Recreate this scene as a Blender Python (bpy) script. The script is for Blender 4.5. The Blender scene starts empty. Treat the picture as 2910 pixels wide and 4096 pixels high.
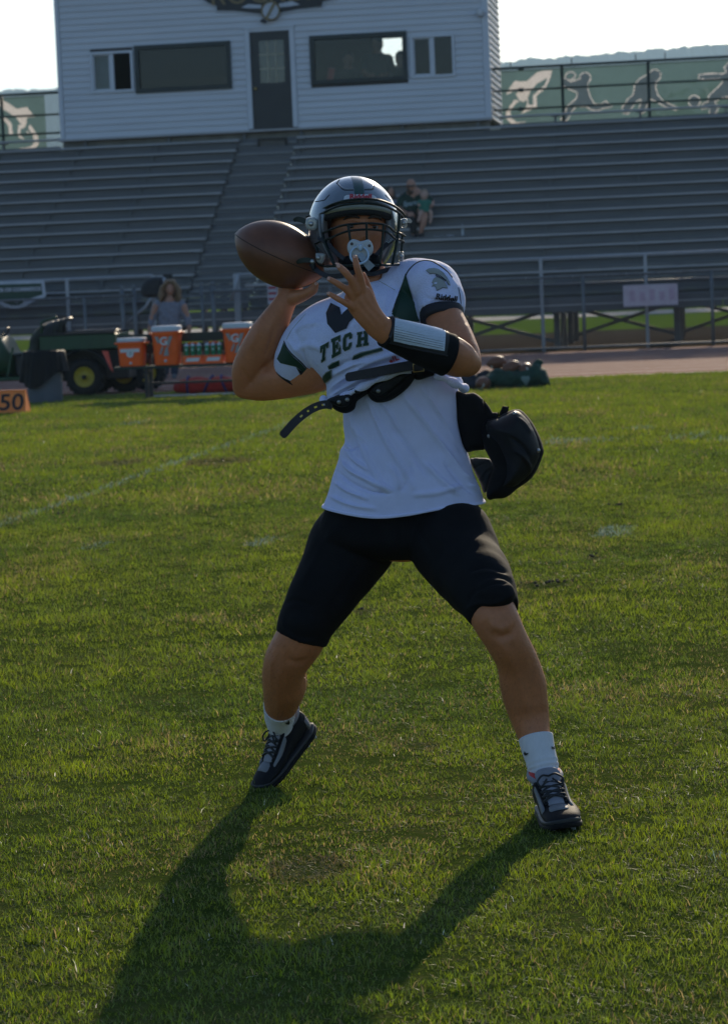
import bpy, bmesh, math, random
import numpy as np
from mathutils import Vector, Matrix, Quaternion
from mathutils.bvhtree import BVHTree

random.seed(7)
RNG = np.random.default_rng(11)
SC = bpy.context.scene
COL = SC.collection

# ------------------------------------------------------------------ camera
F_PX, CX, CY = 10740.0, 1455.0, 2048.0          # focal length and centre in photograph pixels
CAM_H = 1.424
PITCH = math.atan(904.0 / F_PX)
ROLL = math.radians(2.45)
CR, SR = math.cos(ROLL), math.sin(ROLL)
RIGHT = Vector((1, 0, 0))
FWD = Vector((0, math.cos(PITCH), -math.sin(PITCH)))
UP = Vector((0, math.sin(PITCH), math.cos(PITCH)))
CAM = Vector((0, 0, CAM_H))
cd = bpy.data.cameras.new('camera')
cam = bpy.data.objects.new('camera', cd)
COL.objects.link(cam)
cr = CR * RIGHT - SR * UP
cu = SR * RIGHT + CR * UP
cam.matrix_world = Matrix(((cr.x, cu.x, -FWD.x, 0), (cr.y, cu.y, -FWD.y, 0), (cr.z, cu.z, -FWD.z, CAM_H), (0, 0, 0, 1)))
cd.sensor_fit = 'VERTICAL'
cd.sensor_height = 36.0
cd.lens = 36.0 * F_PX / 4096.0
cd.clip_start = 0.1
cd.clip_end = 20000
cd.dof.use_dof = True
cd.dof.focus_distance = 7.25
cd.dof.aperture_fstop = 10.0
SC.camera = cam

# ------------------------------------------------------------------ sky, sun, exposure
SUN_EL, SUN_AZ = math.radians(20.5), math.radians(12.0)   # azimuth from +Y towards +X
w = bpy.data.worlds.new('World')
SC.world = w
w.use_nodes = True
nt = w.node_tree
bgn = nt.nodes['Background']
sky = nt.nodes.new('ShaderNodeTexSky')
sky.sky_type = 'NISHITA'
sky.sun_disc = False
sky.sun_elevation = SUN_EL
sky.sun_rotation = SUN_AZ
sky.air_density = 1.0
sky.dust_density = 1.0
sky.ozone_density = 4.0
nt.links.new(sky.outputs[0], bgn.inputs[0])
bgn.inputs[1].default_value = 0.138
ld = bpy.data.lights.new('sun', 'SUN')
ld.energy = 4.8
ld.angle = math.radians(0.6)
ld.color = (1.0, 0.84, 0.62)
sun = bpy.data.objects.new('sun', ld)
COL.objects.link(sun)
sdir = Vector((math.sin(SUN_AZ) * math.cos(SUN_EL), math.cos(SUN_AZ) * math.cos(SUN_EL), math.sin(SUN_EL)))
sun.rotation_euler = sdir.to_track_quat('Z', 'Y').to_euler()
sun.location = (5, 40, 30)
vs = SC.view_settings
vs.view_transform = 'Standard'
vs.look = 'None'
vs.exposure = 0.0
vs.gamma = 1.0
SC.cycles.max_bounces = 8
SC.cycles.diffuse_bounces = 3
SC.cycles.glossy_bounces = 3
SC.cycles.transparent_max_bounces = 12
SC.cycles.transmission_bounces = 6
SC.cycles.volume_bounces = 0
SC.cycles.use_denoising = True
SC.cycles.sample_clamp_indirect = 6.0

# ------------------------------------------------------------------ pixel helpers
def ray(px, py):
    x, y = px - CX, py - CY
    xt, yt = CR * x - SR * y, SR * x + CR * y
    return RIGHT * xt - UP * yt + FWD * F_PX

def U(px, py, Y):
    """point seen at a photograph pixel, at distance Y in front of the camera"""
    d = ray(px, py)
    return CAM + d * (Y / d.y)

def G(px, py, z=0.0):
    d = ray(px, py)
    return CAM + d * ((z - CAM_H) / d.z)

def proj(p):
    q = Vector(p) - CAM
    xt, yt, zt = q.dot(RIGHT), -q.dot(UP), q.dot(FWD)
    xt, yt = xt / zt * F_PX, yt / zt * F_PX
    return (CX + CR * xt + SR * yt, CY - SR * xt + CR * yt)

# stand frame: u along the rows, v away from the field
YAW = math.radians(7.8)
BO = Vector((0, 53.3, 0))
BR = Vector((math.cos(YAW), -math.sin(YAW), 0))
BD = Vector((math.sin(YAW), math.cos(YAW), 0))
BMAT = Matrix(((BR.x, BD.x, 0, BO.x), (BR.y, BD.y, 0, BO.y), (0, 0, 1, 0), (0, 0, 0, 1)))

def UB(px, py, v):
    """(u, z) on the stand plane at depth v"""
    d = ray(px, py)
    t = (v - (CAM - BO).dot(BD)) / d.dot(BD)
    p = CAM + d * t
    return ((p - BO).dot(BR), p.z)

def toB(p):
    q = Vector(p) - BO
    return Vector((q.dot(BR), q.dot(BD), p[2]))

def Bw(u, v, z=0.0):
    return BO + BR * u + BD * v + Vector((0, 0, z))

# ------------------------------------------------------------------ materials
MATS = {}

def mat(name, col, rough=0.6, metal=0.0, var=0.12, scale=12.0, bump=0.0, bscale=120.0, spec=0.5, transl=0.0, alpha=1.0, sheen=0.0, coat=0.0, sss=0.0, col2=None, hue=0.0, stretch=None):
    if name in MATS:
        return MATS[name]
    m = bpy.data.materials.new(name)
    m.use_nodes = True
    t = m.node_tree
    N, L = t.nodes, t.links
    b = N['Principled BSDF']
    out = N['Material Output']
    tc = N.new('ShaderNodeTexCoord')
    src = tc.outputs['Object']
    if stretch:
        mp = N.new('ShaderNodeMapping')
        mp.inputs['Scale'].default_value = stretch
        L.new(src, mp.inputs[0])
        src = mp.outputs[0]
    nz = N.new('ShaderNodeTexNoise')
    nz.inputs['Scale'].default_value = scale
    nz.inputs['Detail'].default_value = 5
    nz.inputs['Roughness'].default_value = 0.6
    L.new(src, nz.inputs['Vector'])
    rp = N.new('ShaderNodeValToRGB')
    c = Vector(col[:3])
    c2 = Vector(col2[:3]) if col2 else c * (1 + var)
    c1 = c * (1 - var)
    rp.color_ramp.elements[0].position = 0.3
    rp.color_ramp.elements[1].position = 0.7
    rp.color_ramp.elements[0].color = (c1[0], c1[1], c1[2], 1)
    rp.color_ramp.elements[1].color = (min(c2[0], 1), min(c2[1], 1), min(c2[2], 1), 1)
    L.new(nz.outputs['Fac'], rp.inputs[0])
    L.new(rp.outputs[0], b.inputs['Base Color'])
    b.inputs['Roughness'].default_value = rough
    b.inputs['Metallic'].default_value = metal
    b.inputs['Specular IOR Level'].default_value = spec
    if sheen:
        b.inputs['Sheen Weight'].default_value = sheen
    if coat:
        b.inputs['Coat Weight'].default_value = coat
        b.inputs['Coat Roughness'].default_value = 0.06
    if sss:
        b.inputs['Subsurface Weight'].default_value = sss
        b.inputs['Subsurface Radius'].default_value = (0.012, 0.005, 0.003)
        b.inputs['Subsurface Scale'].default_value = 1.0
    if bump:
        n2 = N.new('ShaderNodeTexNoise')
        n2.inputs['Scale'].default_value = bscale
        n2.inputs['Detail'].default_value = 3
        L.new(src, n2.inputs['Vector'])
        bp = N.new('ShaderNodeBump')
        bp.inputs['Strength'].default_value = min(bump, 1.0)
        bp.inputs['Distance'].default_value = 0.5 / bscale
        L.new(n2.outputs['Fac'], bp.inputs['Height'])
        L.new(bp.outputs[0], b.inputs['Normal'])
    last = b.outputs[0]
    if transl:
        tr = N.new('ShaderNodeBsdfTranslucent')
        L.new(rp.outputs[0], tr.inputs[0])
        mx = N.new('ShaderNodeMixShader')
        mx.inputs[0].default_value = transl
        L.new(last, mx.inputs[1]); L.new(tr.outputs[0], mx.inputs[2])
        last = mx.outputs[0]
    if alpha < 1.0:
        tp = N.new('ShaderNodeBsdfTransparent')
        mx = N.new('ShaderNodeMixShader')
        mx.inputs[0].default_value = alpha
        L.new(tp.outputs[0], mx.inputs[1]); L.new(last, mx.inputs[2])
        last = mx.outputs[0]
    L.new(last, out.inputs[0])
    MATS[name] = m
    return m

# ------------------------------------------------------------------ mesh helpers
def link(name, me, parent=None, m=None):
    o = bpy.data.objects.new(name, me)
    COL.objects.link(o)
    if parent is not None:
        o.parent = parent
    if m is not None and me is not None and len(me.materials) == 0:
        me.materials.append(m)
    return o

def empty(name, loc=(0, 0, 0), mat4=None, parent=None):
    o = bpy.data.objects.new(name, None)
    o.empty_display_size = 0.1
    COL.objects.link(o)
    if mat4 is not None:
        o.matrix_world = mat4
    else:
        o.location = loc
    if parent is not None:
        o.parent = parent
    return o

def tag(o, label=None, cat=None, group=None, kind=None):
    if label: o['label'] = label
    if cat: o['category'] = cat
    if group: o['group'] = group
    if kind: o['kind'] = kind
    return o

def copy_tree(o, parent=None):
    c = o.copy()
    COL.objects.link(c)
    c.parent = parent
    for ch in list(o.children):
        copy_tree(ch, c)
    return c

def crom(P, sub):
    """Catmull-Rom through rows of P (n,k), sub samples a span"""
    P = np.asarray(P, float)
    if len(P) < 3 or sub <= 1:
        if sub <= 1: return P
        t = np.linspace(0, 1, sub + 1)[:, None]
        return P[0] * (1 - t) + P[1] * t
    Q = np.vstack([2 * P[0] - P[1], P, 2 * P[-1] - P[-2]])
    out = []
    for i in range(len(P) - 1):
        a, b, c, d = Q[i], Q[i + 1], Q[i + 2], Q[i + 3]
        for k in range(sub):
            t = k / sub
            out.append(0.5 * ((2 * b) + (-a + c) * t + (2 * a - 5 * b + 4 * c - d) * t * t + (-a + 3 * b - 3 * c + d) * t ** 3))
    out.append(P[-1])
    return np.array(out)

class MB:
    def __init__(s):
        s.v, s.f = [], []
    def add(s, vs, fs):
        o = len(s.v)
        s.v.extend([tuple(p) for p in vs])
        s.f.extend([tuple(i + o for i in q) for q in fs])
        return s
    def box(s, x0, x1, y0, y1, z0, z1, M=None):
        vs = [Vector(p) for p in ((x0, y0, z0), (x1, y0, z0), (x1, y1, z0), (x0, y1, z0), (x0, y0, z1), (x1, y0, z1), (x1, y1, z1), (x0, y1, z1))]
        if M: vs = [M @ p for p in vs]
        return s.add(vs, ((0, 3, 2, 1), (4, 5, 6, 7), (0, 1, 5, 4), (1, 2, 6, 5), (2, 3, 7, 6), (3, 0, 4, 7)))
    def bar(s, a, b, w, h=None, upv=(0, 0, 1)):
        """rectangular bar from a to b"""
        a, b = Vector(a), Vector(b)
        h = h or w
        t = (b - a).normalized()
        u = Vector(upv)
        if abs(t.dot(u)) > 0.98: u = Vector((0, 1, 0))
        x = t.cross(u).normalized() * w / 2
        y = x.cross(t).normalized() * h / 2
        vs = [a - x - y, a + x - y, a + x + y, a - x + y, b - x - y, b + x - y, b + x + y, b - x + y]
        return s.add(vs, ((0, 3, 2, 1), (4, 5, 6, 7), (0, 1, 5, 4), (1, 2, 6, 5), (2, 3, 7, 6), (3, 0, 4, 7)))
    def rings(s, R, cap=True, close=False):
        n = len(R[0])
        vs = [p for r in R for p in r]
        fs = []
        for i in range(len(R) - 1):
            for j in range(n):
                k = (j + 1) % n
                fs.append((i * n + j, i * n + k, (i + 1) * n + k, (i + 1) * n + j))
        if close:
            i = len(R) - 1
            for j in range(n):
                k = (j + 1) % n
                fs.append((i * n + j, i * n + k, k, j))
        elif cap:
            fs.append(tuple(range(n - 1, -1, -1)))
            fs.append(tuple((len(R) - 1) * n + j for j in range(n)))
        return s.add(vs, fs)
    def tube(s, pts, r, n=8, sub=1, cap=True, close=False):
        P = np.array([tuple(p) for p in pts], float)
        rr = np.full(len(P), r) if np.isscalar(r) else np.array(r, float)
        if sub > 1:
            Q = crom(np.hstack([P, rr[:, None]]), sub)
            P, rr = Q[:, :3], Q[:, 3]
        P = [Vector(p) for p in P]
        R = []
        prev = None
        for i, p in enumerate(P):
            a = P[max(i - 1, 0)] if not close else P[i - 1]
            b = P[min(i + 1, len(P) - 1)] if not close else P[(i + 1) % len(P)]
            t = (b - a).normalized()
            if prev is None:
                x = t.cross(Vector((0, 0, 1)) if abs(t.z) < 0.9 else Vector((0, 1, 0))).normalized()
            else:
                x = (prev - t * prev.dot(t)).normalized()
            prev = x
            y = t.cross(x)
            R.append([p + (x * math.cos(2 * math.pi * j / n) + y * math.sin(2 * math.pi * j / n)) * rr[i] for j in range(n)])
        return s.rings(R, cap, close)
    def cyl(s, a, b, ra, rb=None, n=16, cap=True):
        return s.tube([a, b], [ra, ra if rb is None else rb], n, 1, cap)
    def prism(s, poly, M, d):
        """polygon in the xy plane of M, thickness d along its z"""
        n = len(poly)
        vs = [M @ Vector((p[0], p[1], 0)) for p in poly] + [M @ Vector((p[0], p[1], d)) for p in poly]
        fs = [tuple(range(n - 1, -1, -1)), tuple(range(n, 2 * n))]
        for j in range(n):
            k = (j + 1) % n
            fs.append((j, k, n + k, n + j))
        return s.add(vs, fs)
    def lathe(s, prof, M=None, n=24):
        R = []
        for r, z in prof:
            ring = [Vector((r * math.cos(2 * math.pi * j / n), r * math.sin(2 * math.pi * j / n), z)) for j in range(n)]
            R.append([M @ p for p in ring] if M else ring)
        return s.rings(R)
    def mesh(s, name, smooth=False, m=None):
        me = bpy.data.meshes.new(name)
        me.from_pydata(s.v, [], s.f)
        if smooth:
            me.polygons.foreach_set('use_smooth', [True] * len(me.polygons))
        me.update()
        if m: me.materials.append(m)
        return me
    def build(s, name, m, parent=None, smooth=False, bevel=0.0, segs=1, norm=True):
        me = s.mesh(name, smooth)
        if bevel > 0 or norm:
            bm = bmesh.new(); bm.from_mesh(me)
            if norm:
                bmesh.ops.recalc_face_normals(bm, faces=bm.faces[:])
            if bevel > 0:
                es = [e for e in bm.edges if len(e.link_faces) == 2 and e.calc_face_angle(0) > 0.6]
                bmesh.ops.bevel(bm, geom=es, offset=bevel, segments=segs, affect='EDGES', profile=0.6, clamp_overlap=True)
            bm.to_mesh(me); bm.free()
        me.materials.append(m)
        if smooth:
            me.polygons.foreach_set('use_smooth', [True] * len(me.polygons))
        return link(name, me, parent)

def autosmooth(o, ang=35):
    me = o.data
    me.polygons.foreach_set('use_smooth', [True] * len(me.polygons))
    me.update()
    bm = bmesh.new(); bm.from_mesh(me)
    for e in bm.edges:
        if len(e.link_faces) == 2 and e.calc_face_angle(0) > math.radians(ang):
            e.smooth = False
    bm.to_mesh(me); bm.free()
    return o

def ell_ring(c, w, d, n, sq=1.0):
    out = []
    for j in range(n):
        a = 2 * math.pi * j / n
        ca, sa = math.cos(a), math.sin(a)
        if sq != 1.0:
            ca = math.copysign(abs(ca) ** sq, ca); sa = math.copysign(abs(sa) ** sq, sa)
        out.append(c + w * ca + d * sa)
    return out

def loft(mb, st, n=20, sub=4, round_caps=True, sq=1.0):
    """st: list of (centre, half width vector, half depth vector)"""
    A = np.array([list(c) + list(w) + list(d) for c, w, d in st], float)
    Q = crom(A, sub)
    R = [ell_ring(Vector(q[0:3]), Vector(q[3:6]), Vector(q[6:9]), n, sq) for q in Q]
    if round_caps:
        def capr(q0, q1):
            c, wv, dv = Vector(q0[0:3]), Vector(q0[3:6]), Vector(q0[6:9])
            t = (c - Vector(q1[0:3])).normalized()
            r = min(wv.length, dv.length)
            return [ell_ring(c + t * r * math.sin(a), wv * math.cos(a), dv * math.cos(a), n, sq) for a in (0.5, 0.95, 1.3, 1.5)]
        R = capr(Q[0], Q[1])[::-1] + R + capr(Q[-1], Q[-2])
    mb.rings(R, cap=True)
    return R

def px_st(pts):
    """stations from (px, py, Y, half width px, depth ratio[, extra depth dir])"""
    C = [U(p[0], p[1], p[2]) for p in pts]
    out = []
    for i, p in enumerate(pts):
        a, b = C[max(i - 1, 0)], C[min(i + 1, len(C) - 1)]
        t = (b - a).normalized()
        view = (C[i] - CAM).normalized()
        wv = t.cross(view)
        if wv.length < 0.15: wv = Vector((1, 0, 0))
        wv.normalize()
        dv = wv.cross(t).normalized()
        r = p[3] * p[2] / F_PX
        out.append((C[i], wv * r, dv * r * p[4]))
    return out

def px_limb(mb, pts, n=20, sub=4, **k):
    return loft(mb, px_st(pts), n, sub, **k)

def remesh(mb, name, voxel, smooth_it=4, fac=0.5):
    me = mb.mesh(name + '_src')
    bm = bmesh.new(); bm.from_mesh(me)
    bmesh.ops.recalc_face_normals(bm, faces=bm.faces[:])
    bm.to_mesh(me); bm.free()
    o = bpy.data.objects.new(name + '_src', me)
    COL.objects.link(o)
    md = o.modifiers.new('r', 'REMESH')
    md.mode = 'VOXEL'; md.voxel_size = voxel; md.use_smooth_shade = True
    if smooth_it:
        ms = o.modifiers.new('s', 'SMOOTH')
        ms.factor = fac; ms.iterations = smooth_it
    dg = bpy.context.evaluated_depsgraph_get()
    dg.update()
    ev = o.evaluated_get(dg)
    res = bpy.data.meshes.new_from_object(ev)
    res.name = name
    bpy.data.objects.remove(o); bpy.data.meshes.remove(me)
    res.polygons.foreach_set('use_smooth', [True] * len(res.polygons))
    return res

def text_mesh(txt, size, ext=0.0, shear=0.0, spacing=1.0, bold=0.0, align='CENTER'):
    cu = bpy.data.curves.new('txt', 'FONT')
    cu.body = txt; cu.size = size; cu.extrude = ext; cu.shear = shear; cu.space_character = spacing
    cu.align_x = align; cu.align_y = 'CENTER'; cu.resolution_u = 3
    cu.offset = bold
    o = bpy.data.objects.new('txt', cu)
    COL.objects.link(o)
    dg = bpy.context.evaluated_depsgraph_get(); dg.update()
    me = bpy.data.meshes.new_from_object(o.evaluated_get(dg))
    bpy.data.objects.remove(o); bpy.data.curves.remove(cu)
    me.materials.clear()
    return me

def tri_poly(poly):
    """triangulate a 2D polygon -> list of index triples"""
    from mathutils.geometry import tessellate_polygon
    return [tuple(t) for t in tessellate_polygon([[Vector((p[0], p[1], 0)) for p in poly]])]

# ================================================================== ground
def sheet(name, pts, m, z=0.0):
    me = bpy.data.meshes.new(name)
    me.from_pydata([(p[0], p[1], z) for p in pts], [], [tuple(range(len(pts)))])
    o = link(name, me, None, m)
    tag(o, kind='structure')
    return o

def bq(u0, u1, v0, v1):
    return [Bw(u0, v0), Bw(u1, v0), Bw(u1, v1), Bw(u0, v1)]

def ground_mat(name, stops, scale1, scale2, bump, bscale):
    m = bpy.data.materials.new(name); m.use_nodes = True
    t = m.node_tree; N, L = t.nodes, t.links
    b = N['Principled BSDF']
    tc = N.new('ShaderNodeTexCoord')
    n1 = N.new('ShaderNodeTexNoise'); n1.inputs['Scale'].default_value = scale1; n1.inputs['Detail'].default_value = 6
    n2 = N.new('ShaderNodeTexNoise'); n2.inputs['Scale'].default_value = scale2; n2.inputs['Detail'].default_value = 6
    L.new(tc.outputs['Object'], n1.inputs['Vector']); L.new(tc.outputs['Object'], n2.inputs['Vector'])
    mx = N.new('ShaderNodeMath'); mx.operation = 'MULTIPLY_ADD'; mx.inputs[1].default_value = 0.45
    L.new(n1.outputs['Fac'], mx.inputs[0])
    m2 = N.new('ShaderNodeMath'); m2.operation = 'MULTIPLY'; m2.inputs[1].default_value = 0.55
    L.new(n2.outputs['Fac'], m2.inputs[0]); L.new(m2.outputs[0], mx.inputs[2])
    rp = N.new('ShaderNodeValToRGB')
    el = rp.color_ramp.elements
    while len(el) < len(stops): el.new(0.5)
    for e, (p, c) in zip(el, stops):
        e.position = p; e.color = (*c, 1)
    L.new(mx.outputs[0], rp.inputs[0]); L.new(rp.outputs[0], b.inputs['Base Color'])
    b.inputs['Roughness'].default_value = 0.95
    b.inputs['Specular IOR Level'].default_value = 0.06 if 'track' in name or 'gravel' in name else 0.0
    n3 = N.new('ShaderNodeTexNoise'); n3.inputs['Scale'].default_value = bscale; n3.inputs['Detail'].default_value = 4
    L.new(tc.outputs['Object'], n3.inputs['Vector'])
    bp = N.new('ShaderNodeBump'); bp.inputs['Strength'].default_value = bump; bp.inputs['Distance'].default_value = 0.6 / bscale
    L.new(n3.outputs['Fac'], bp.inputs['Height']); L.new(bp.outputs[0], b.inputs['Normal'])
    MATS[name] = m
    return m

M_TURF = ground_mat('turf_soil', [(0.35, (0.034, 0.052, 0.010)), (0.5, (0.052, 0.074, 0.015)), (0.66, (0.082, 0.086, 0.028))], 1.3, 22, 0.6, 60)
M_DIRT = ground_mat('dirt', [(0.35, (0.042, 0.033, 0.022)), (0.55, (0.066, 0.052, 0.035)), (0.7, (0.10, 0.08, 0.055))], 1.0, 14, 0.7, 30)  # soil colour darkened to hold the shade under the stand
M_TRACK = ground_mat('track_rubber', [(0.3, (0.19, 0.085, 0.06)), (0.5, (0.26, 0.125, 0.09)), (0.7, (0.32, 0.17, 0.125))], 0.6, 40, 0.35, 150)
M_FARG = ground_mat('far_grass', [(0.3, (0.06, 0.12, 0.008)), (0.5, (0.09, 0.15, 0.012)), (0.7, (0.13, 0.18, 0.02))], 0.3, 5, 0.4, 20)
M_ROAD = ground_mat('gravel', [(0.3, (0.30, 0.28, 0.25)), (0.7, (0.46, 0.43, 0.39))], 0.8, 10, 0.3, 30)

V_TRACK = toB(G(2140, 1516)).y
V_FENCE = -0.9
sheet('ground', [(-6000, -60, 0), (6000, -60, 0), (6000, 9000, 0), (-6000, 9000, 0)], M_TURF, 0.0)
sheet('running_track', bq(-60, 60, V_TRACK, V_FENCE - 0.25), M_TRACK, 0.004)
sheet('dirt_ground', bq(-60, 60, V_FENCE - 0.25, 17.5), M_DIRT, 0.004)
sheet('far_lawn', bq(-200, 200, 17.5, 42), M_FARG, 0.004)
sheet('gravel_road', bq(-200, 200, 42, 52), M_ROAD, 0.008)
sheet('meadow', bq(-900, 900, 52, 1200), M_FARG, 0.006)
M_LINE = mat('lane_paint', (0.62, 0.60, 0.57), 0.8, var=0.25, scale=8)
mb = MB()
v = V_TRACK + 0.06
while v < V_FENCE - 0.6:
    mb.add([Bw(-60, v, 0.008), Bw(60, v, 0.008), Bw(60, v + 0.08, 0.008), Bw(-60, v + 0.08, 0.008)], [(0, 1, 2, 3)])
    v += 1.22
tag(mb.build('lane_marking', M_LINE), kind='structure')

# ================================================================== hills
def hills():
    n, rows = 900, 5
    D0 = 2600.0
    vs, fs = [], []
    rng = np.random.default_rng(3)
    xs = np.linspace(-1600, 1600, n)
    base = 207 + (xs / 350.0) * 11 + 10 * np.sin(xs / 310 + 0.7) + 3.0 * np.sin(xs / 83.0)
    base += np.where(xs > 150, np.minimum((xs - 150) * 0.05, 60), 0)
    base += np.interp(xs, [-1600, -328, 132, 352, 1600], [5, 5, -17, -20, -30])
    sm = np.convolve(rng.normal(0, 1, n + 8), np.ones(5) / 5, 'same')[4:-4]
    tree = np.abs(sm) * 3.4 + rng.random(n) * 2.2
    prof = [(-380, -0.02), (-250, 0.36), (-120, 0.74), (0, 1.0), (500, 0.9)]
    for k, (dy, h) in enumerate(prof):
        for i in range(n):
            z = base[i] * h + (tree[i] if k == 3 else 0) - (2 if k == 0 else 0)
            vs.append((xs[i], D0 + dy, z))
    for k in range(rows - 1):
        for i in range(n - 1):
            a = k * n + i
            fs.append((a, a + 1, a + n + 1, a + n))
    m = mat('hill_forest', (0.03, 0.045, 0.022), 0.9, var=0.4, scale=0.04)
    o = MB().add(vs, fs).build('hills', m)
    tag(o, kind='structure')
hills()

# ================================================================== trees behind the stand
def leaf_tree(name, base, h, rad, label, seed, trunk_h=0.3, n=2600, leaf=0.16):
    rng = np.random.default_rng(seed)
    root = empty(name, base)
    tag(root, label, 'tree', 'trees beyond the stand')
    mbt = MB()
    mbt.tube([(0, 0, -0.1), (0.05, 0, h * 0.3), (0, 0.08, h * 0.7)], [h * 0.035, h * 0.026, h * 0.01], 8, 3)
    for k in range(7):
        a = k * 0.9 + rng.random()
        z = h * (0.25 + 0.06 * k)
        mbt.tube([(0, 0, z), (math.cos(a) * rad * 0.4, math.sin(a) * rad * 0.4, z + h * 0.14), (math.cos(a) * rad * 0.75, math.sin(a) * rad * 0.75, z + h * 0.2)], [h * 0.014, h * 0.009, h * 0.004], 6, 2)
    mbt.build('trunk', mat('bark', (0.10, 0.075, 0.055), 0.9, var=0.3, bump=0.5, bscale=30), root, True)
    K = 16
    cc = rng.normal(0, 1, (K, 3)); cc /= np.linalg.norm(cc, axis=1)[:, None]
    cc = cc * (0.35 + 0.5 * rng.random((K, 1))) * np.array([rad, rad, h * (1 - trunk_h) * 0.5]) + np.array([0, 0, h * (trunk_h + (1 - trunk_h) * 0.5)])
    cr_ = rad * (0.25 + 0.25 * rng.random(K))
    vs, fs = [], []
    for i in range(n):
        k = rng.integers(K)
        d = rng.normal(0, 1, 3); d /= np.linalg.norm(d)
        p = cc[k] + d * cr_[k] * (0.55 + 0.5 * rng.random())
        a, b = rng.normal(0, 1, 3), rng.normal(0, 1, 3)
        a /= np.linalg.norm(a); b -= a * a.dot(b); b /= np.linalg.norm(b)
        s = leaf * (0.6 + 0.8 * rng.random())
        o = len(vs)
        vs += [p - a * s, p + b * s * 0.45, p + a * s, p - b * s * 0.45]
        fs.append((o, o + 1, o + 2, o + 3))
    c = MB().add(vs, fs).build('crown', mat('tree_leaf', (0.055, 0.095, 0.02), 0.6, var=0.45, scale=1.2, transl=0.4), root, norm=False)
    return root

for i, (px, py, Y, h, r, lb) in enumerate([(60, 560, 118, 7.0, 3.4, 'bushy tree behind the leftmost banner beyond the stand'),
                                 (232, 545, 112, 6.7, 2.6, 'green tree seen in the gap between the left banner and press box'),
                                 (2390, 545, 120, 7.6, 3.6, 'tree showing through the banner behind the field hockey figure'),
                                 (2790, 470, 116, 9.2, 4.0, 'taller tree showing through the banner behind the soccer figure')]):
    p = U(px, py, Y); p.z = 0
    leaf_tree('deciduous_tree', p, h, r, lb, 40 + i)

# ================================================================== bleachers
M_SEAT = mat('aluminium_seat', (0.37, 0.36, 0.36), 0.45, metal=0.25, var=0.12, scale=2.5, stretch=(0.3, 4, 4))  # paler than the risers: sky light on the nosings is in the colour
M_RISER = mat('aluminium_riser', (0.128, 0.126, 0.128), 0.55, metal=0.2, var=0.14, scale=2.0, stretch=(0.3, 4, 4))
M_AISLE = mat('aisle_tread', (0.21, 0.205, 0.205), 0.5, metal=0.2, var=0.12, scale=3)
M_STEEL = mat('galvanised_steel', (0.17, 0.175, 0.18), 0.6, metal=0.3, var=0.2, scale=6)
M_BRACE = mat('weathered_frame', (0.13, 0.12, 0.105), 0.75, metal=0.1, var=0.25, scale=6)
M_WHITEPOST = mat('pale_rail_paint', (0.37, 0.38, 0.40), 0.5, metal=0.2, var=0.1, scale=5)
stand = empty('bleachers', mat4=BMAT)
tag(stand, 'long grey aluminium bleachers rising in rows behind the chain-link fence', 'bleachers')
NR, RISE, RUN, Z0 = 15, 0.25, 0.5, 1.316
U_AL = (UB(963, 559, 7.0)[0] + UB(929, 641, 6.0)[0] + UB(876, 766, 4.5)[0]) / 3
U_AR = (UB(1193, 547, 7.0)[0] + UB(1160, 628, 6.0)[0] + UB(1087, 843, 3.5)[0]) / 3
UL, UR = -20.0, 20.0
br_l = UB(287, 600, 6.5)[0]
br_r = UB(2212, 502, 6.8)[0]
brackets = [U_AL - 0.1, br_l, br_l + (U_AL - 0.1 - br_l) / 2, br_l - 1.85, br_l - 3.7, br_l - 5.55, U_AR + 0.1, br_r, (br_r + U_AR + 0.1) / 2, br_r + 1.88, br_r + 3.76, br_r + 5.64]
me_br = MB().box(-0.025, 0.025, 0.05, 0.098, -0.2, -0.05).box(-0.09, 0.09, 0.02, 0.2, -0.07, -0.047).mesh('bracket', m=mat('bracket_steel', (0.13, 0.13, 0.13), 0.6, metal=0.2))
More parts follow.
